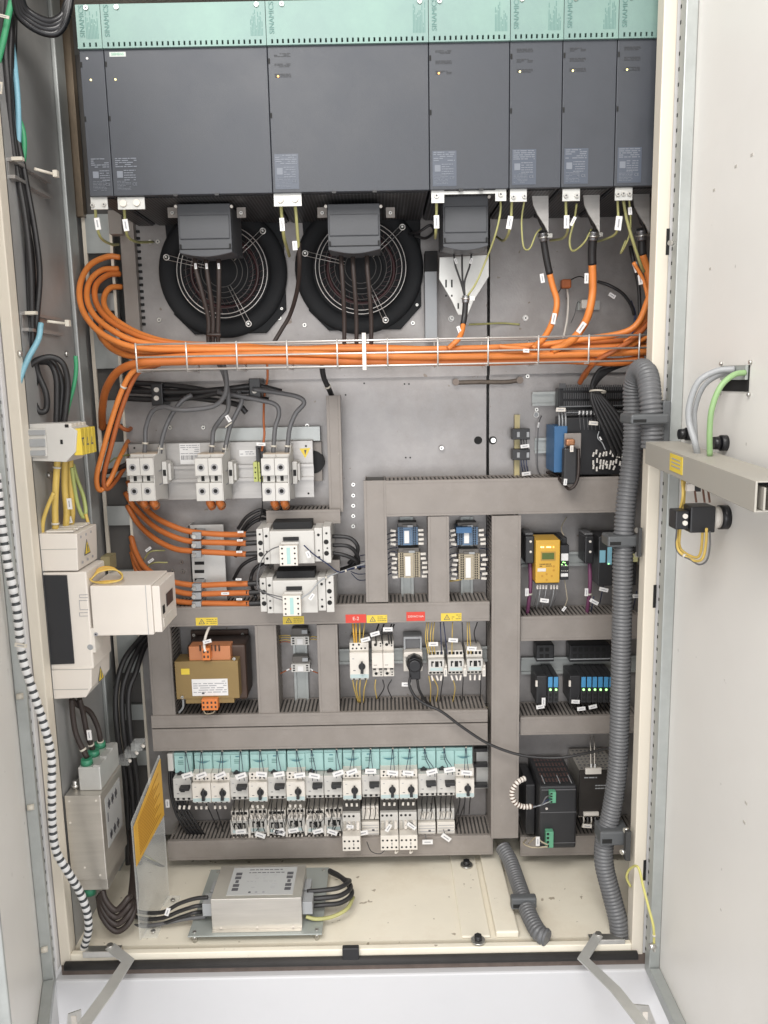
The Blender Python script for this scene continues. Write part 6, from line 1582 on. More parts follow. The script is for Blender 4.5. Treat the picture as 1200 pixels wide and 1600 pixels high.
conduit([(786, 1325, 1.06), (797, 1345, 1.05), (806, 1370, 1.04), (818, 1405, 1.032), (828, 1432, 1.025), (842, 1457, 1.02), (856, 1466, 1.018)], .0185, 'short grey corrugated conduit curving over the cabinet floor')
def clamp(x0, y0, x1, y1, Yf, lab, plate=True, Yb=None):
    t = thing('conduit_clamp', lab, 'clamp', P((x0 + x1) / 2, y1, Yf), None)
    a, b_, c, d = rect(x0, y0, x1, y1, Yf); Yb = Yb or Yf + .05
    m = MB(); m.box(a, b_, Yf, Yb, c, d, clampm); m.build('clamp_body', t, bevel=.004)
    m = MB(); m.box(a + .004, a + (b_ - a) * .4, Yf - .0006, Yf, c + (d - c) * .2, c + (d - c) * .5, dark2); m.build('clamp_slot', t)
    return t
c1 = clamp(950, 838, 1001, 855, -.335, 'grey clamp holding the long conduit beside the yellow module bay')
c2 = clamp(938, 1300, 984, 1322, -.345, 'grey clamp holding the long conduit beside the black power supplies')
for tt, pts in ((c1, ((1000, 828), (1000, 866))), (c2, ((981, 1296), (976, 1330), (982, 1336)))):
    for (x, y) in pts: m = MB(); p = P(x, y, -.36); m.cyl(p, p + Vector((-.008, -.004, 0)), .0055, steel, 10); m.build('clamp_bolt', tt)
_y = PZ(818, 1412, ZF + .032).y - .012
clamp(799, 1404, 839, 1422, _y, 'grey clamp holding the short conduit on the cabinet floor', Yb=_y + .02)
t = clamp(986, 647, 1046, 663, -.45, 'large grey two-sided clamp under the top arch of the conduit', Yb=-.38)
m = MB(); m.pb(1035, 626, 1048, 692, -.43, -.40, clampm); m.build('clamp_back', t, bevel=.003)
# strap plate beside conduit
m = MB(); m.pb(998, 825, 1003, 870, -.375, -.36, mat('dark_bracket', (.05, .05, .05), .5)); m.build('conduit_bracket', None, label='thin dark bracket between conduit and post', cat='bracket')
m = MB(); m.pb(978, 1300, 986, 1345, -.375, -.36, mat('dark_bracket', (.05, .05, .05), .5)); m.build('conduit_bracket', None, label='thin dark bracket between conduit and post near the floor', cat='bracket')

# ================================================================== RIGHT DOOR FITTINGS
XD = XR + .046
t = thing('door_duct', 'long grey open-ended duct fixed across the right door', 'cable duct', P(1010, 725, -.45))
A = P(1009, 690, -.455); B = PXP(1181, 752, XD - .092); 
fx0, fx1 = A.x, B.x
m = MB(); yA, yB = A.y, B.y; zA, zB = A.z, B.z; H = P(1009, 690, -.455).z - P(1009, 724, -.455).z
def dbx(m, u0, u1, t0, t1, dz0, dz1, mt):
    # u along duct 0..1, t distance from front face toward the door, dz below top edge
    vs = []
    for (u, tt, dz) in ((u0, t0, dz1), (u1, t0, dz1), (u1, t1, dz1), (u0, t1, dz1), (u0, t0, dz0), (u1, t0, dz0), (u1, t1, dz0), (u0, t1, dz0)):
        vs.append(Vector((fx0 + (fx1 - fx0) * u + tt, yA + (yB - yA) * u, zA + (zB - zA) * u - dz)))
    m.add(vs, [(0, 3, 2, 1), (4, 5, 6, 7), (0, 1, 5, 4), (1, 2, 6, 5), (2, 3, 7, 6), (3, 0, 4, 7)], mt)
T_ = .060
dbx(m, 0, 1, 0, .003, 0, H, ductd); dbx(m, 0, 1, .003, T_, 0, .002, ductd); m.build('duct_cover', t, bevel=.0008)
m = MB(); dbx(m, 0.005, .995, .0032, T_, H - .002, H, ductd)
for k in range(36):
    u = (k + .5) / 36
    dbx(m, u - .008, u + .008, .0035, T_ + .0, H - .0018, H - .0002, ductd)
m.build('duct_base', t)
m = MB()
for k in range(5): dbx(m, .90, 1.004, .010 + k * .009, .0125 + k * .009, .008 + k * .002, H - .003, tin if k % 2 else ductd)
dbx(m, .86, .90, .004, T_, .003, H - .002, blkm); m.build('slotted_wall', t)
m = MB(); dbx(m, .30, .62, -.0006, 0, .002, .003, inkl)
s = MB(); dbx(s, .30, .43, -.001, -.0001, .004, H * .8, warnY); dbx(s, .32, .41, -.0014, -.001, .010, .012, inkl); dbx(s, .32, .41, -.0014, -.001, .016, .018, inkl); dbx(s, .32, .41, -.0014, -.001, .022, .024, inkl)
s.build('warning_label', t)
def yw(px, py, off): return PXP(px, py, XD - off)
def xcable(name, label, pts, r, mt, grp=None, ties=()):
    return cable(name, label, 'cable', [yw(*p) for p in pts], r, mt, grp, world=True, seg=14, ties=ties)
xcable('grey_cable', 'thick grey cable arching from the door cut-out into the door duct, front one', [(1148, 577, .006), (1120, 580, .03), (1092, 596, .055), (1078, 630, .065), (1077, 660, .065), (1086, 692, .06), (1091, 716, .05)], 5.0, greyc, 'grey cables on the right door')
xcable('grey_cable', 'thinner grey cable arching behind the thick one on the door', [(1150, 580, .004), (1120, 588, .02), (1098, 606, .035), (1086, 640, .045), (1086, 670, .045), (1088, 705, .04)], 4.0, greyc, 'grey cables on the right door')
xcable('green_cable', 'light green cable arching from the door cut-out down into the door duct', [(1164, 582, .006), (1146, 586, .025), (1126, 604, .045), (1113, 636, .055), (1109, 670, .055), (1109, 712, .05)], 4.3, lgreen)
for (x, y, r_, lb) in ((1135, 692, .011, 'round black knob insert on the right door above the duct'), (1080, 678, .010, 'round black insert hidden behind the grey cables on the door')):
    p = PXP(x, y, XD); t = thing('door_insert', lb, 'door insert', p); m = MB(); m.cyl(p, p + Vector((-.010, 0, 0)), r_ * 1.15, blk, 24); m.build('flange', t); m = MB(); m.cyl(p + Vector((-.010, 0, 0)), p + Vector((-.022, 0, 0)), r_, shiny, 24, r_ * .9); m.build('cap', t)
t = thing('rotary_switch', 'black rotary switch block with white collar fixed to the right door', 'switch', PXP(1130, 810, XD))
p = PXP(1136, 808, XD)
m = MB(); m.cyl(p, p + Vector((-.013, 0, 0)), .0195, shiny, 30); m.build('flange', t)
m = MB(); m.cyl(p + Vector((-.0135, 0, 0)), p + Vector((-.026, 0, 0)), .0175, white2, 30); m.build('white_collar', t)
m = MB(); m.box(p.x - .066, p.x - .0265, p.y - .02, p.y + .02, p.z - .021, p.z + .021, blk); m.box(p.x - .088, p.x - .0665, p.y - .016, p.y + .016, p.z - .016, p.z + .014, blk); m.build('switch_body', t, bevel=.002)
m = MB()
for dz in (.006, -.005): m.cyl((p.x - .074, p.y - .0165, p.z + dz), (p.x - .074, p.y - .020, p.z + dz), .004, white2, 10)
m.build('terminal_screw', t)
for i, pts in enumerate(([(1066, 750, .07), (1067, 775, .07), (1062, 800, .07), (1058, 840, .07), (1062, 862, .065), (1085, 876, .05), (1098, 872, .045), (1103, 850, .045), (1104, 826, .05)],
                         [(1070, 745, .06), (1068, 790, .065), (1062, 835, .068), (1064, 858, .06), (1086, 871, .045), (1095, 862, .04), (1098, 828, .045)],
                         [(1058, 822, .075), (1056, 852, .07), (1062, 866, .065), (1078, 874, .055), (1092, 882, .045), (1104, 876, .04), (1109, 855, .04), (1109, 830, .04)])):
    xcable('switch_wire', '%s wire looping below the rotary switch on the door' % ['long yellow', 'inner yellow', 'outer grey ended'][i], pts, 2.2 if i < 2 else 1.4, yellow if i < 2 else (yellow if i == 1 else cgrey), 'wires looping below the rotary switch', ties=[(.55, 1.2)] if i == 0 else ())
for i, x in enumerate((1085, 1098, 1106)):
    xcable('switch_wire', 'short brown wire between door duct and rotary switch, %s' % ['left', 'middle', 'right'][i], [(x, 755 + i * 6, .055), (x + 1, 770, .055), (x + 3, 785, .055)], 1.6, mat('wire_brown', (.13, .06, .04), .5), 'short wires above the rotary switch')
p = yw(1080, 762, .06); m = MB(); m.box(p.x - .008, p.x + .004, p.y - .004, p.y + .004, p.z - .005, p.z + .006, white); m.box(p.x + .004, p.x + .014, p.y - .004, p.y + .004, p.z - .006, p.z + .004, blk); m.build('wire_joint', None, label='small white and black wire joint under the door duct', cat='connector')
cable('green_yellow_wire', 'yellow ground wire from the post down to a stud on the right door', 'cable', [(985, 1385, -.37), (979, 1370, -.38), (985, 1357, -.40), (997, 1355, -.43), (1005, 1385, -.44), (1014, 1420, -.46), (1021, 1448, -.47), (1022, 1474, -.46)], 2.6, mat('ground_wire_yellow', (.60, .56, .18), .45), None, ties=[(.93, 1)])
m = MB(); p = P(1023, 1477, -.46); m.cyl(p, p + Vector((-.012, -.004, 0)), .006, steel, 12); m.box(p.x - .003, p.x + .001, p.y - .004, p.y + .004, p.z - .012, p.z + .006, steel); m.build('ground_stud', None, label='silver ground stud near the foot of the right door', cat='ground stud')
m = MB(); p = P(1050, 380, -.42); m.cyl(p, p + Vector((-.006, -.005, 0)), .0045, steel, 10); m.build('post_bolt', None, label='small bright bolt on the right post near the top', cat='bolt')

# ================================================================== FLOOR FILTER
ZFp = ZF
yt = PZ(395, 1460, ZF + .022); 
def fpt(px, py, z): return PZ(px, py, ZF + z)
t = thing('floor_filter', 'silver line filter on a raised plate on the cabinet floor', 'filter', fpt(395, 1470, 0))
zp_ = .022
c4 = [fpt(293, 1463, zp_), fpt(503, 1459, zp_)]
x0, x1, yf = c4[0].x, c4[1].x, (c4[0].y + c4[1].y) / 2
yb = fpt(410, 1357, zp_).y
m = MB(); m.box(x0, x1, yf, yb, ZF + zp_ - .003, ZF + zp_, plateF); m.build('base_plate', t, bevel=.0008)
for (x, y) in ((x0 + .012, yf + .012), (x1 - .012, yf + .012), (x0 + .02, yb - .012), (x1 - .012, yb - .012)):
    m = MB(); m.cyl((x, y, ZF), (x, y, ZF + zp_ - .003), .005, steel, 12); m.build('foot', t)
    m = MB(); m.cyl((x, y, ZF + zp_), (x, y, ZF + zp_ + .002), .004, steel, 10); m.build('plate_screw', t)
# body
hb = .050
a = P(331, 1440, yf + .018); b2 = P(472, 1440, yf + .018)
bx0, bx1, by = a.x, b2.x, yf + .018
zt_ = P(400, 1404, by).z
byb = PZ(400, 1352, zt_).y
m = MB(); m.box(bx0, bx1, by, byb, ZF + zp_ + .0003, zt_, tin); bdy = m.build('filter_case', t, bevel=.0008)
m = MB()
cx0, cx1 = bx0 + (bx1 - bx0) * .16, bx1 - (bx1 - bx0) * .10; cy0, cy1 = by + (byb - by) * .10, byb - (byb - by) * .08
m.box(cx0, cx1, cy0, cy1, zt_, zt_ + .0006, mat('filter_label', (.50, .51, .51), .45, .2, .03))
W_, D_ = cx1 - cx0, cy1 - cy0
pat = [(0, 0), (1, 0), (0, 1), (1, 1.0), (.5, 2), (0, 3), (1, 3), (0, 4), (1, 4)]
for sx in (.06, .86):
    for (u, v_) in pat: m.box(cx0 + W_ * (sx + u * .045), cx0 + W_ * (sx + u * .045 + .05), cy0 + D_ * (.15 + v_ * .14), cy0 + D_ * (.15 + v_ * .14 + .10), zt_ + .0006, zt_ + .001, ink)
for i in range(7):
    yy = cy1 - D_ * (.08 + .11 * i)
    xx = cx0 + W_ * .26; rr = random.Random(i)
    while xx < cx0 + W_ * (.78 if i < 2 else .7):
        l = rr.uniform(.003, .012); 
        if rr.random() < (.95 if i < 2 else .45): m.box(xx, xx + l, yy - (.0022 if i < 2 else .001), yy, zt_ + .0006, zt_ + .001, ink if i < 2 else inkl)
        xx += l + .0025
for k, xx in enumerate((.34, .44, .55)): m.cyl((cx0 + W_ * xx, cy0 + D_ * .09, zt_ + .0006), (cx0 + W_ * xx, cy0 + D_ * .09, zt_ + .001), .003, ink if k == 0 else inkl, 10)
m.build('name_plate', bdy)
m = MB()
for fx in (.1, .5, .9):
    x = bx0 + (bx1 - bx0) * fx
    m.cyl((x, by - .0015, ZF + zp_ + .006), (x, by, ZF + zp_ + .006), .0022, white, 8)
m.box(bx0 + .001, bx1 - .001, by - .010, by - .0002, ZF + zp_ + .0004, ZF + zp_ + .002, tin)
m.build('case_flange', bdy)
for sd in (-1, 1):
    X = bx0 if sd < 0 else bx1; zm = (ZF + zp_ + zt_) / 2
    m = MB()
    for k in range(2): m.box(X + sd * .0003, X + sd * (.022 - k * .008), by + .012 + k * .045, by + .050 + k * .045, zm - .012, zm + .017, greyc)
    m.build('terminal_block', t, bevel=.001)
def fc(pts, r, mt, lab, grp, **k): cable('filter_cable', lab, 'cable', [P(x, y, Y) for x, y, Y in pts], r, mt, grp, world=True, **k)
yc = by + .03
for i, (y0, y1) in enumerate(((1402, 1425), (1414, 1434), (1424, 1443))):
    fc([(325, y0, yc + .01 * i), (305, y0 + 2, yc), (280, y0 + 10, yc), (255, y1, yc), (225, y1 + 1 + i, yc + .02), (205, y1 - 4, yc + .05)], 4.2, rubber, 'black cable entering the floor filter from the left, %s from the top' % ORD[i], 'black cables left of the floor filter', tags=[(262, 1424, yc - .03, -70, 18, 9)] if i == 0 else (), seg=10)
fc([(322, 1432, yc), (290, 1436, yc), (250, 1444, yc), (215, 1447, yc + .02), (190, 1440, yc + .05)], 4.0, cgrey, 'grey cable lowest of those entering the floor filter from the left', None, seg=10)
for i, (y0, r_) in enumerate(((1391, 5), (1403, 5.4), (1414, 5.2))):
    fc([(480, y0 + 2, yc + .02), (505, y0, yc + .02), (530 + i * 2, y0 - 4, yc + .03), (546 + i * 2, y0 - 14 - i * 3, yc + .06), (538 - i * 3, 1374 - i * 2, yc + .12), (515, 1362 - i, yc + .16)], r_, rubber, 'black cable looping from the right side of the floor filter, %s from the top' % ORD[i], 'black cable loops right of the floor filter', seg=12)
fc([(478, 1432, yc - .01), (495, 1436, yc - .01), (520, 1432, yc), (542, 1420, yc + .02), (552, 1402, yc + .06)], 4.2, ygreen, 'green-yellow cable looping from the right side of the floor filter', None, seg=12)
for i in range(3):
    fc([(215 + i * 4, 1335, -.05), (262 + i * 4, 1358 + i * 3, -.07), (290 + i * 6, 1368 + i * 2, -.08), (322, 1362 - i * 3, -.06), (326, 1345, -.04)], 3.6, rubber if i < 2 else ygreen, '%s cable looping on the floor behind the filter, %s' % ('black' if i < 2 else 'green-yellow', ORD[i]), 'cable loops behind the floor filter')

# ================================================================== ACRYLIC SHIELD WITH YELLOW STICKER
Yn, Yr = -.335, -.185
n0, n1 = P(222, 1490, Yn), P(204, 1285, Yn)
r0 = PZ(262, 1400, ZF); r0 = P(262, 1418, Yr); r1 = P(254, 1180, Yr)
xN = n0.x; 
t = thing('acrylic_shield', 'clear acrylic shield with a large yellow sticker standing on the floor', 'shield', Vector((n0.x, Yn, ZF)))
A_ = Vector((n0.x, Yn, ZF + .001)); B_2 = Vector((P(225, 1490, Yn).x + .004, Yr, ZF + .001))
zN = n1.z; zR = r1.z
X2 = P(258, 1300, Yr).x
m = MB(); m.prism([(A_.x, Yn, ZF + .001), (X2, Yr, ZF + .001), (X2, Yr, zR), (A_.x, Yn, zN)], (-.003, 0, 0), acry)
m.build('sheet', t)
m = MB()
for (y_) in (Yn + .005, Yr - .04):
    xx = A_.x + (X2 - A_.x) * (y_ - Yn) / (Yr - Yn) + .001
    m.box(xx, xx + .032, y_, y_ + .035, ZF + .001, ZF + .004, acry)
m.build('foot_flange', t)
m = MB()
for (y_) in (Yn + .022, Yr - .022):
    xx = A_.x + (X2 - A_.x) * (y_ - Yn) / (Yr - Yn) + .017
    m.cyl((xx, y_, ZF + .004), (xx, y_, ZF + .007), .005, steel, 12)
m.build('foot_screw', t)
f0_ = .02; zs0n, zs0r = P(208, 1355, Yn).z, P(253, 1272, Yr).z
m = MB(); dx = .0012
m.prism([(A_.x + dx, Yn + .002, zs0n), (X2 + dx, Yr - .004, zs0r), (X2 + dx, Yr - .004, zR - .006), (A_.x + dx, Yn + .002, zN - .012)], (.0008, 0, 0), amber)
st = m.build('yellow_sticker', t)
m = MB()
for i in range(13):
    u0, u1 = .12, .88
    def sp(u, v_):
        lo = zs0n + (zs0r - zs0n) * u; hi = (zN - .012) + ((zR - .006) - (zN - .012)) * u
        return Vector((A_.x + (X2 - A_.x) * u + dx + .0012, Yn + .002 + (Yr - Yn - .006) * u, lo + (hi - lo) * v_))
    v0 = .12 + i * .062
    m.prism([sp(u0, v0), sp(u1 - (i % 3) * .1, v0), sp(u1 - (i % 3) * .1, v0 + .022), sp(u0, v0 + .022)], (.0004, 0, 0), mat('sticker_print', (.42, .21, .03), .5, 0, 0))
m.build('sticker_print', st)

# ================================================================== LEFT SIDE WALL DEVICES
# terminal block on the wall
t = thing('feed_terminal', 'grey and yellow feed terminal block on the left wall with warning marks', 'terminal', P(90, 720, -.33))
Ya = -.345
m = MB(); m.ppoly([(40, 663), (100, 661), (120, 673), (118, 706), (103, 722), (44, 720), (40, 700)], Ya, Ya + .085, devw); m.pb(36, 670, 72, 714, Ya - .006, Ya, devw); m.build('housing', t, bevel=.0015)
m = MB(); m.pb(44, 672, 70, 680, Ya - .009, Ya - .006, greyc); m.pb(44, 686, 70, 698, Ya - .009, Ya - .006, greyc); m.pb(44, 704, 70, 712, Ya - .009, Ya - .006, greyc)
m.pb(94, 687, 98, 694, Ya - .001, Ya, dark2); m.pb(101, 663, 107, 668, Ya - .001, Ya, dark2)
m.build('mounting_foot', t, bevel=.001)
Xc = P(118, 690, Ya).x
m = MB()
c = [P(113, 670, Ya), P(114, 712, Ya)]
for k in range(4):
    y0 = Ya + .004 + k * .020
    m.box(Xc - .006, Xc + .010, y0, y0 + .018, c[1].z, c[0].z, warnY)
m.build('yellow_cover', t, bevel=.001)
m = MB()
for k in range(4):
    y0 = Ya + .004 + k * .020
    m.box(Xc - .028, Xc - .007, y0, y0 + .018, c[0].z - .006, c[0].z + .010, white2)
m.build('clamp_top', t, bevel=.001)
m = MB()
for k in range(3):
    y0 = Ya + .012 + k * .024; zc = (c[0].z + c[1].z) / 2
    s_ = 1 if k else -1
    m.prism([(Xc + .0101, y0 - .006, zc - .008 * s_), (Xc + .0101, y0 + .006, zc - .008 * s_), (Xc + .0101, y0, zc + .008 * s_)], (.0004, 0, 0), ink)
    m.prism([(Xc + .0106, y0 - .003, zc - .005 * s_), (Xc + .0106, y0 + .003, zc - .005 * s_), (Xc + .0106, y0, zc + .004 * s_)], (.0003, 0, 0), warnY)
m.build('warning_mark', t)
# yellow cables
yg = 'yellow conductors between the feed terminal and the white switch'
cable('yellow_conductor', 'thick yellow conductor left one of the yellow bundle, tied near the top', 'cable', [(90, 718, -.31), (88, 745, -.31), (86, 790, -.31), (87, 835, -.31)], 6.5, yellow, yg, ties=[(.2, 1.5), (.9, 1.5)], seg=12)
cable('yellow_conductor', 'thick yellow conductor in the middle of the yellow bundle', 'cable', [(101, 718, -.29), (101, 760, -.28), (104, 800, -.28), (102, 832, -.28)], 6.5, yellow, yg, seg=12, tags=[(109, 787, -.30, 88, 22, 9)])
cable('yellow_conductor', 'thick yellow conductor right one of the yellow bundle, tagged low', 'cable', [(110, 718, -.27), (110, 760, -.26), (113, 800, -.26), (110, 828, -.26)], 6.0, yellow, yg, seg=12, tags=[(110, 812, -.275, 80, 14, 7)])
cable('yellow_conductor', 'thin yellow conductor bowing left of the yellow bundle', 'cable', [(84, 770, -.33), (76, 788, -.33), (68, 812, -.33), (66, 836, -.33)], 4.0, yellow, None, seg=10)
cable('green_yellow_cable', 'green-yellow cable hanging in a narrow loop right of the yellow bundle', 'cable', [(112, 730, -.27), (116, 760, -.26), (122, 790, -.25), (130, 808, -.24), (134, 800, -.23), (130, 775, -.22), (120, 748, -.22), (114, 725, -.22)], 4.2, mat('green_yellow_cable', (.40, .46, .16), .42, 0, .1, 20), None, seg=12)
cable('yellow_conductor', 'thick yellow conductor at the back of the yellow bundle', 'cable', [(106, 718, -.25), (108, 760, -.24), (107, 800, -.24), (118, 828, -.24)], 6.0, yellow, yg, seg=12)
cable('yellow_conductor', 'short yellow conductor from the green loop into the white switch', 'cable', [(134, 803, -.24), (138, 818, -.24), (141, 830, -.24)], 3.6, yellow, None)
# big switch-disconnector
Yk = -.345; Yq = -.235
t = thing('main_switch', 'large white main switch with dark window and side drive box on the left wall', 'switch', P(105, 1090, Yk))
def sideblock(m, pts, mt, Y0=Yk, Y1=Yq): m.ppoly(pts, Y0, Y1, mt)
m = MB()
sideblock(m, [(50, 834), (120, 834), (122, 892), (56, 893)], white)
m.build('terminal_cover', t, bevel=.002); m = MB()
sideblock(m, [(60, 1048), (143, 1042), (143, 1075), (134, 1090), (62, 1094)], white) # lower cover
m.build('terminal_cover', t, bevel=.002)
m = MB(); a, b_, c, d = rect(52, 894, 143, 1046, Yk + .003); m.box(P(60, 970, Yk).x - .03, P(140, 970, Yk).x, Yk + .002, Yq, c, d, white); hb_ = m.build('housing', t, bevel=.003)
m = MB(); m.ppoly([(55, 899), (104, 899), (116, 1037), (66, 1039)], Yk - .0008, Yk + .0018, screen)
m.build('dark_window', t)
m = MB(); p = P(66, 937, Yk - .001); m.cyl(p, p + Vector((0, -.001, 0)), .005, inkl, 14)
for (y0, y1) in ((929, 934), (938, 953), (957, 963)):
    a, b_, c, d = rect(124, y0, 137, y1, Yk + .0012)
    for (q0, q1, q2, q3) in ((a, b_, d - .0008, d), (a, b_, c, c + .0008), (a, a + .0008, c, d)): m.box(q0, q1, Yk + .0012, Yk + .002, q2, q3, inkl)
m.build('embossed_mark', hb_)
m = MB()
for (x0, y0, x1, y1) in ((50, 858, 120, 859), (62, 1077, 138, 1078), (56, 1046, 143, 1047)): m.pb(x0, y0, x1, y1, Yk - .0003, Yk + .001, mat('cover_seam', (.38, .365, .34), .6))
m.build('cover_seam', hb_)
# louvres (sloping terminal steps) on front, warning triangles on +X faces
Xf = P(121, 860, Yk).x
for (yy, lab) in ((862, 0), (1066, 1)):
    Xw = Xf if lab == 0 else P(143, 1060, Yk).x
    zc = P(120, yy, Yk).z; yc_ = (Yk + Yq) / 2 - .005
    m = MB(); s_ = .021
    m.prism([(Xw + .0004, yc_ - s_ * .8, zc - s_ * .75), (Xw + .0004, yc_ + s_ * .8, zc - s_ * .75), (Xw + .0004, yc_, zc + s_ * .75)], (.0005, 0, 0), ink)
    m.prism([(Xw + .001, yc_ - s_ * .6, zc - s_ * .62), (Xw + .001, yc_ + s_ * .6, zc - s_ * .62), (Xw + .001, yc_, zc + s_ * .5)], (.0005, 0, 0), warnY)
    m.box(Xw + .0016, Xw + .002, yc_ - .0015, yc_ + .0015, zc - .010, zc + .004, ink)
    m.build('warning_triangle', t)
m = MB()
for k in range(4):
    y0 = Yk + .006 + k * .026
    m.box(P(70, 834, Yk).x, P(112, 834, Yk).x, y0, y0 + .018, P(100, 833, Yk).z, P(100, 830, Yk).z, white2)
m.build('terminal_step', t, bevel=.001)
m = MB()
for k in range(3): 
    for j in range(2): p = Vector((Xf + .0005, Yk + .02 + k * .028, P(120, 842 + j * 40, Yk).z)); m.cyl(p, p + Vector((.001, 0, 0)), .003, inkl, 10)
m.build('cover_screw', t)
# drive box
m = MB(); a, b_, c, d = rect(143, 915, 238, 993, Yk + .004); m.box(a, b_, Yk + .004, Yq + .02, c, d, white); bx = m.build('drive_box', t, bevel=.002)
m = MB(); m.box(b_ + .0003, b_ + .016, Yk + .008, Yq + .016, c + .004, d - .003, white); m.build('drive_box_end', bx, bevel=.0015)
m = MB(); m.box(b_ + .0163, b_ + .0170, Yk + .020, Yk + .035, c + .038, c + .055, dark2); m.box(b_ + .0163, b_ + .0170, Yk + .05, Yk + .10, c + .045, c + .072, blk); m.box(b_ + .0163, b_ + .0175, Yk + .02, Yk + .09, c + .012, c + .030, white2); m.build('end_window', bx)
m = MB(); p = P(150, 991, Yk + .003); m.cyl(p, p + Vector((0, -.001, 0)), .004, inkl, 12); m.cyl(p + Vector((0, -.001, 0)), p + Vector((0, -.0015, 0)), .0018, dark2, 8)
m.box(b_ - .011, b_ - .010, Yk + .0034, Yk + .004, c, d, inkl); m.build('box_mark', bx)
m = MB()
a2, b2_, c2, d2 = rect(126, 982, 148, 1020, Yk + .004); m.box(a2, b2_, Yk + .004, Yk + .05, c2, d2, white2); p = P(141, 1011, Yk + .003); m.cyl(p, p + Vector((0, -.0015, 0)), .006, greyc, 14); m.build('lock_lug', t, bevel=.002)
# lid of the small brown relay behind, yellow wire coil
m = MB(); m.pb(158, 870, 172, 892, -.24, -.20, mat('olive_box', (.22, .19, .10), .5)); m.build('olive_block', None, label='small olive block behind the white drive box', cat='block')
for i in range(4):
    z = zt_ if False else 0
    dpt = Yk + .015 + i * .012
    cable('yellow_wire', 'thin yellow wire coiled on top of the white drive box, %s turn' % ORD[i], 'cable', [(142, 905 + i, dpt), (155, 894 - i * 2, dpt + .01), (176, 890 - i, dpt + .02), (190, 896 + i, dpt + .02), (188, 906, dpt), (165, 911 - i, dpt - .01), (146, 909, dpt), (140, 904, dpt)], 1.7, amber if i % 2 else yellow, 'yellow wires coiled on the drive box')
# brown black cables between switch and wall filter
for i, pts in enumerate(([(112, 1092, -.31), (114, 1120, -.31), (120, 1150, -.31), (136, 1184, -.31)], [(124, 1092, -.29), (130, 1115, -.28), (136, 1145, -.28), (146, 1174, -.27)], [(112, 1093, -.30), (122, 1102, -.28), (140, 1112, -.25), (151, 1132, -.24), (156, 1150, -.24), (157, 1166, -.235)])):
    cable('black_cable', 'brown-black cable from the white switch down to the green caps, %s' % ['left', 'middle', 'right'][i], 'cable', pts, 5.6, cbrown, 'brown-black cables under the white switch', ties=[(.9, 1.5)], tags=[(140, 1148, -.30, 88, 22, 9)] if i == 1 else (), seg=12)
t = thing('wall_filter', 'tall silver line filter with three green caps on the left wall', 'filter', P(140, 1400, -.34))
Yw, Yv = -.350, -.215
m = MB(); a, b_, c, d = rect(97, 1243, 163, 1412, Yw)
XB = P(163, 1320, Yw).x; XA = XL + .004
zT_, zB_ = P(140, 1243, Yw).z, P(140, 1376, Yw).z
m.box(XA, XB, Yw, Yv, zB_, zT_, tin); fcs = m.build('filter_case', t, bevel=.002)
m = MB(); m.box(XB - .05, XB - .004, Yw + .02, Yv, zT_ + .0003, zT_ + .052, zinc); m.build('terminal_housing', t, bevel=.002)
m = MB(); m.box(XA + .01, XB - .004, Yw + .012, Yv - .01, zB_ - .030, zB_ - .0003, tin); m.build('lower_housing', t, bevel=.001)
for k in range(3):
    y_ = Yw + .035 + k * .040
    m = MB(); m.cyl((XB - .036, y_, zT_ + .052), (XB - .036, y_, zT_ + .064), .0125, emerald, 20, .0115); m.build('green_cap', t)
    m = MB(); m.box(XB - .018, XB - .0042, y_ - .014, y_ + .014, zT_ + .0523, zT_ + .056, zinc); m.build('terminal_lid', t)
m = MB(); m.cyl((XB - .05, Yw + .03, zB_ - .05), (XB - .05, Yw + .03, zB_ - .0303), .013, emerald, 18); m.build('green_cap', t)
m = MB()
for (x_, z_) in ((XA + .01, zT_ - .012), (XB - .010, zT_ - .012), (XA + .008, zT_ - .06), (XB - .014, zB_ + .012), (XA + .03, zB_ + .03)): m.cyl((x_, Yw - .001, z_), (x_, Yw, z_), .0022, white2, 8)
m.build('case_rivet', fcs)
m = MB(); m.box(XB + .0001, XB + .0006, Yw + .022, Yv - .02, zB_ + .06, zT_ - .02, mat('filter_label', (.50, .51, .51)))
for (z_) in (zT_ - .048, zB_ + .075):
    for k in range(3): m.box(XB + .0006, XB + .0010, Yw + .035 + k * .022, Yw + .050 + k * .022, z_, z_ + .012, ink); m.box(XB + .0006, XB + .0010, Yw + .040 + k * .022, Yw + .044 + k * .022, z_ - .006, z_ + .018, ink)
m.box(XB + .0006, XB + .001, Yw + .03, Yw + .034, zB_ + .115, zB_ + .135, ink)
m.build('name_plate', fcs)
m = MB(); p = Vector((XB - .062, Yw + .03, zT_)); m.cyl(p, p + Vector((0, 0, .018)), .005, steel, 10); m.cyl(p + Vector((0, 0, .004)), p + Vector((0, 0, .010)), .009, steel, 6); m.build('ground_bolt', t)
gcab = 'dark brown cables looping under the wall filter'
for i in range(4):
    cable('brown_cable', 'dark brown cable looping under the wall filter toward the floor, %s of four' % ['outermost', 'second', 'third', 'innermost'][i], 'cable', [(154 + i * 2, 1400 - i * 3, -.33), (160 + i * 2, 1432 - i * 8, -.34), (182, 1455 - i * 11, -.345), (204 - i, 1438 - i * 12, -.335), (213 - i * 3, 1400, -.30), (208, 1350, -.22), (204, 1300, -.12)], 6.2, cbrown, gcab, seg=12)
m = MB()
for i, (x, y, an) in enumerate(((158, 1422, 40), (166, 1418, 70))):
    m = MB(); tag_box(m, x, y, -.32, an, 14, 5, tie); m.build('cable_tie', None, label='cream cable tie end under the wall filter, %s one' % ['lower', 'upper'][i], cat='cable tie')
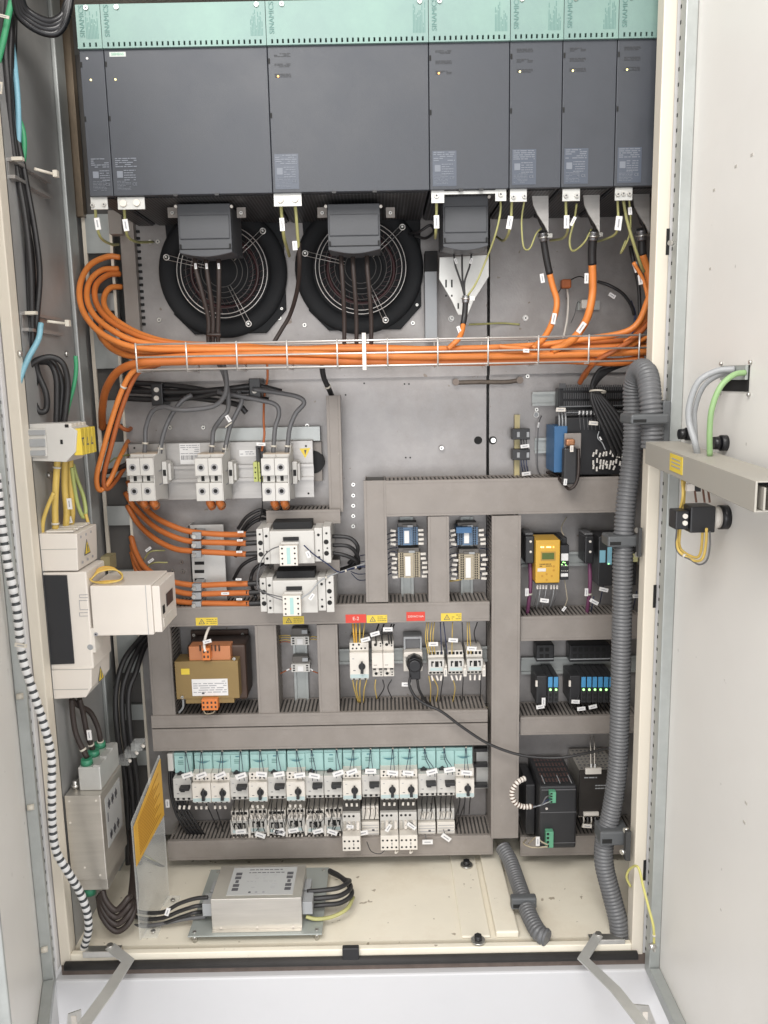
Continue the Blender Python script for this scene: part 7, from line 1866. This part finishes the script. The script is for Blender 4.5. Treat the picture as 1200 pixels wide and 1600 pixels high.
# black cables by the white switch right
for i in range(3):
    cable('black_cable', 'thick black cable bowing down beside the transformer bay, %s of three' % ['left', 'middle', 'right'][i], 'cable', [(232 + i * 3, 985 + i * 6, .0), (215 + i * 5, 1003 + i * 5, -.03), (192 + i * 10, 1035 + i * 8, -.08), (181 + i * 10, 1085, -.10), (184 + i * 10, 1150, -.11), (196 + i * 9, 1220, -.10), (200 + i * 9, 1290, -.1), (200 + i * 9, 1350, -.1)], 6.6, cgrey if 0 else rubber, 'thick black cables beside the transformer bay', seg=12)
for i, (x, y) in enumerate(((192, 1190), (203, 1178), (213, 1167))):
    t = thing('cable_clip', 'clear plastic clip with screw on the black cables, %s of three' % ['lowest', 'middle', 'highest'][i], 'clip', P(x, y, -.13))
    m = MB(); m.pb(x - 9, y - 5, x + 9, y + 7, -.135, -.105, acry); m.build('clip_body', t, bevel=.002)
    m = MB(); p = P(x + 9, y - 3, -.13); m.cyl(p, p + Vector((.006, -.008, 0)), .0035, white2, 10); m.build('clip_screw', t)
# striped wrapped hose along the left post
pts = [P(-6, 740, -.47), P(3, 820, -.47), P(12, 880, -.47), P(26, 950, -.465), P(34, 1020, -.455), P(50, 1075, -.45), P(68, 1130, -.44), P(80, 1180, -.43), P(81, 1230, -.43), P(82, 1290, -.425), P(88, 1330, -.42), P(106, 1362, -.41), P(124, 1392, -.395), P(136, 1425, -.385), P(138, 1455, -.375), P(130, 1484, -.36)]
c_ = resample(catmull(pts, 12), .0018)
t = thing('wrapped_hose', 'black hose in white spiral wrap running down the left post to the floor', 'cable', c_[-1])
MB().tube(c_, .0068, mat('wrap_white', (.72, .72, .72), .4, 0, .03), 14, rad=lambda i: .0082 if (i % 9) < 6 else .0066, alt=(mat('hose_dark', (.05, .055, .06), .5), lambda i: (i % 9) >= 6)).build('spiral_wrap', t)
m = MB(); tag_box(m, 33, 1008, -.475, 10, 22, 7, tie); m.build('tie', t)
# rails with cable ties on the side wall
for (y, lab) in ((505, 'upper left wall rail with cream cable ties'), (285, 'wall rail with cream cable ties near the top left')):
    t = thing('wall_rail', lab, 'mounting rail', PXP(60, y, XL + .01))
    z = PXP(60, y, XL + .01).z
    m = MB(); m.box(XL, XL + .012, -.34, -.17, z - .018, z - .012, alu); m.box(XL, XL + .012, -.34, -.17, z + .012, z + .018, alu); m.box(XL + .001, XL + .002, -.34, -.17, z - .012, z + .012, alu); m.build('rail', t)
    m = MB(); m.box(XL + .01, XL + .03, -.345, -.335, z + .012, z + .018, tie); m.tube([(XL + .045, -.33, z), (XL + .07, -.30, z - .003)], .0028, tie, 8); m.box(XL + .068, XL + .076, -.305, -.295, z - .008, z + .004, tie); m.build('cable_tie', t)
# vertical cables on the side wall, upper left
gl = 'black cables running down the upper left wall'
for i, pts in enumerate(([(24, -20, -.30), (16, 60, -.30), (16, 160, -.30), (28, 260, -.30), (42, 340, -.30), (44, 420, -.30), (46, 500, -.31), (46, 545, -.31)], [(14, -20, -.32), (8, 60, -.32), (12, 130, -.32), (20, 230, -.31), (38, 330, -.31), (48, 420, -.31), (50, 500, -.31), (52, 540, -.31)],
                         [(26, -20, -.29), (18, 60, -.29), (20, 170, -.29), (40, 280, -.29), (56, 370, -.29), (62, 430, -.29), (58, 490, -.30), (54, 540, -.30)], [(24, -20, -.26), (22, 100, -.26), (28, 260, -.27), (40, 340, -.27), (50, 400, -.28), (52, 470, -.29), (48, 540, -.30)])):
    cable('black_cable', 'black cable running down the upper left wall, %s of four' % ORD[i], 'cable', pts, 5.6, rubber, gl, seg=10)
cable('green_cable', 'green cable rising along the upper left edge past a tie', 'cable', [(24, -20, -.33), (14, 20, -.33), (6, 60, -.33), (-4, 100, -.33)], 5.5, green, None, seg=12)
cable('green_cable', 'green cable bowing behind the light blue cable on the left wall', 'cable', [(22, 170, -.28), (36, 205, -.28), (37, 245, -.28), (28, 280, -.28), (30, 330, -.29), (38, 380, -.29)], 5.0, green, None, seg=12)
cable('green_cable', 'green cable curving up beside the black loops on the left wall', 'cable', [(100, 665, -.26), (108, 630, -.26), (116, 600, -.26), (119, 575, -.26), (118, 556, -.26)], 4.2, green, None, seg=12)
cable('light_blue_cable', 'light blue cable bending behind the post on the left wall', 'cable', [(64, 505, -.31), (60, 530, -.32), (44, 560, -.34), (32, 590, -.36), (26, 620, -.365)], 5.4, lblue, None, seg=12)
cable('light_blue_cable', 'light blue cable hanging straight at the upper left wall', 'cable', [(18, 60, -.26), (24, 112, -.285), (28, 160, -.29), (29, 210, -.29), (27, 260, -.29), (24, 300, -.29)], 5.2, lblue, None, seg=12)
for i, pts in enumerate(([(42, 640, -.30), (38, 600, -.31), (48, 570, -.31), (76, 558, -.30), (98, 568, -.29), (106, 600, -.28), (103, 640, -.28), (100, 662, -.28)], [(56, 590, -.29), (52, 620, -.30), (60, 642, -.30), (72, 640, -.29), (72, 615, -.29), (60, 585, -.29), (54, 560, -.3)],
                         [(60, 565, -.28), (78, 568, -.28), (88, 590, -.28), (89, 625, -.28), (88, 664, -.28)], [(70, 562, -.27), (86, 570, -.27), (97, 600, -.27), (95, 640, -.27), (93, 664, -.27)])):
    cable('black_cable', ['big outer black loop above the feed terminal', 'small hanging black loop above the feed terminal', 'inner black cable dropping into the feed terminal', 'middle black cable dropping into the feed terminal'][i], 'cable', pts, 6.0, rubber, 'black cable loops above the feed terminal', seg=12)
for i in range(4):
    cable('black_cable', 'glossy black cable loop at the very top left, %s of four' % ORD[i], 'cable', [(22 + i * 3, -10, -.34), (30 + i * 4, 25 - i * 3, -.32), (60 + i * 5, 48 - i * 5, -.30), (88 + i * 3, 52 - i * 9, -.29), (104, 30 - i * 8, -.29), (112 + i, -15, -.29)], 6.4, shiny, 'glossy black cable loops at the top left', seg=12)
for (x, y, an, lb) in ((6, 26, 15, 'on the green cable at the upper left edge'), (2, 138, 100, 'at the extreme left edge of the wall')):
    m = MB(); tag_box(m, x, y, -.35, an, 20, 5, tie); m.build('cable_tie', None, label='cream cable tie %s' % lb, cat='cable tie')
m = MB()
for i, (x, y) in enumerate(((29, 553), (102, 553), (75, 742), (137, 722), (138, 740), (154, 858))):
    p = PXP(x, y, XL); m = MB(); m.cyl(p, p + Vector((.006, 0, 0)), .006, steel, 12); m.build('wall_bolt', cab)
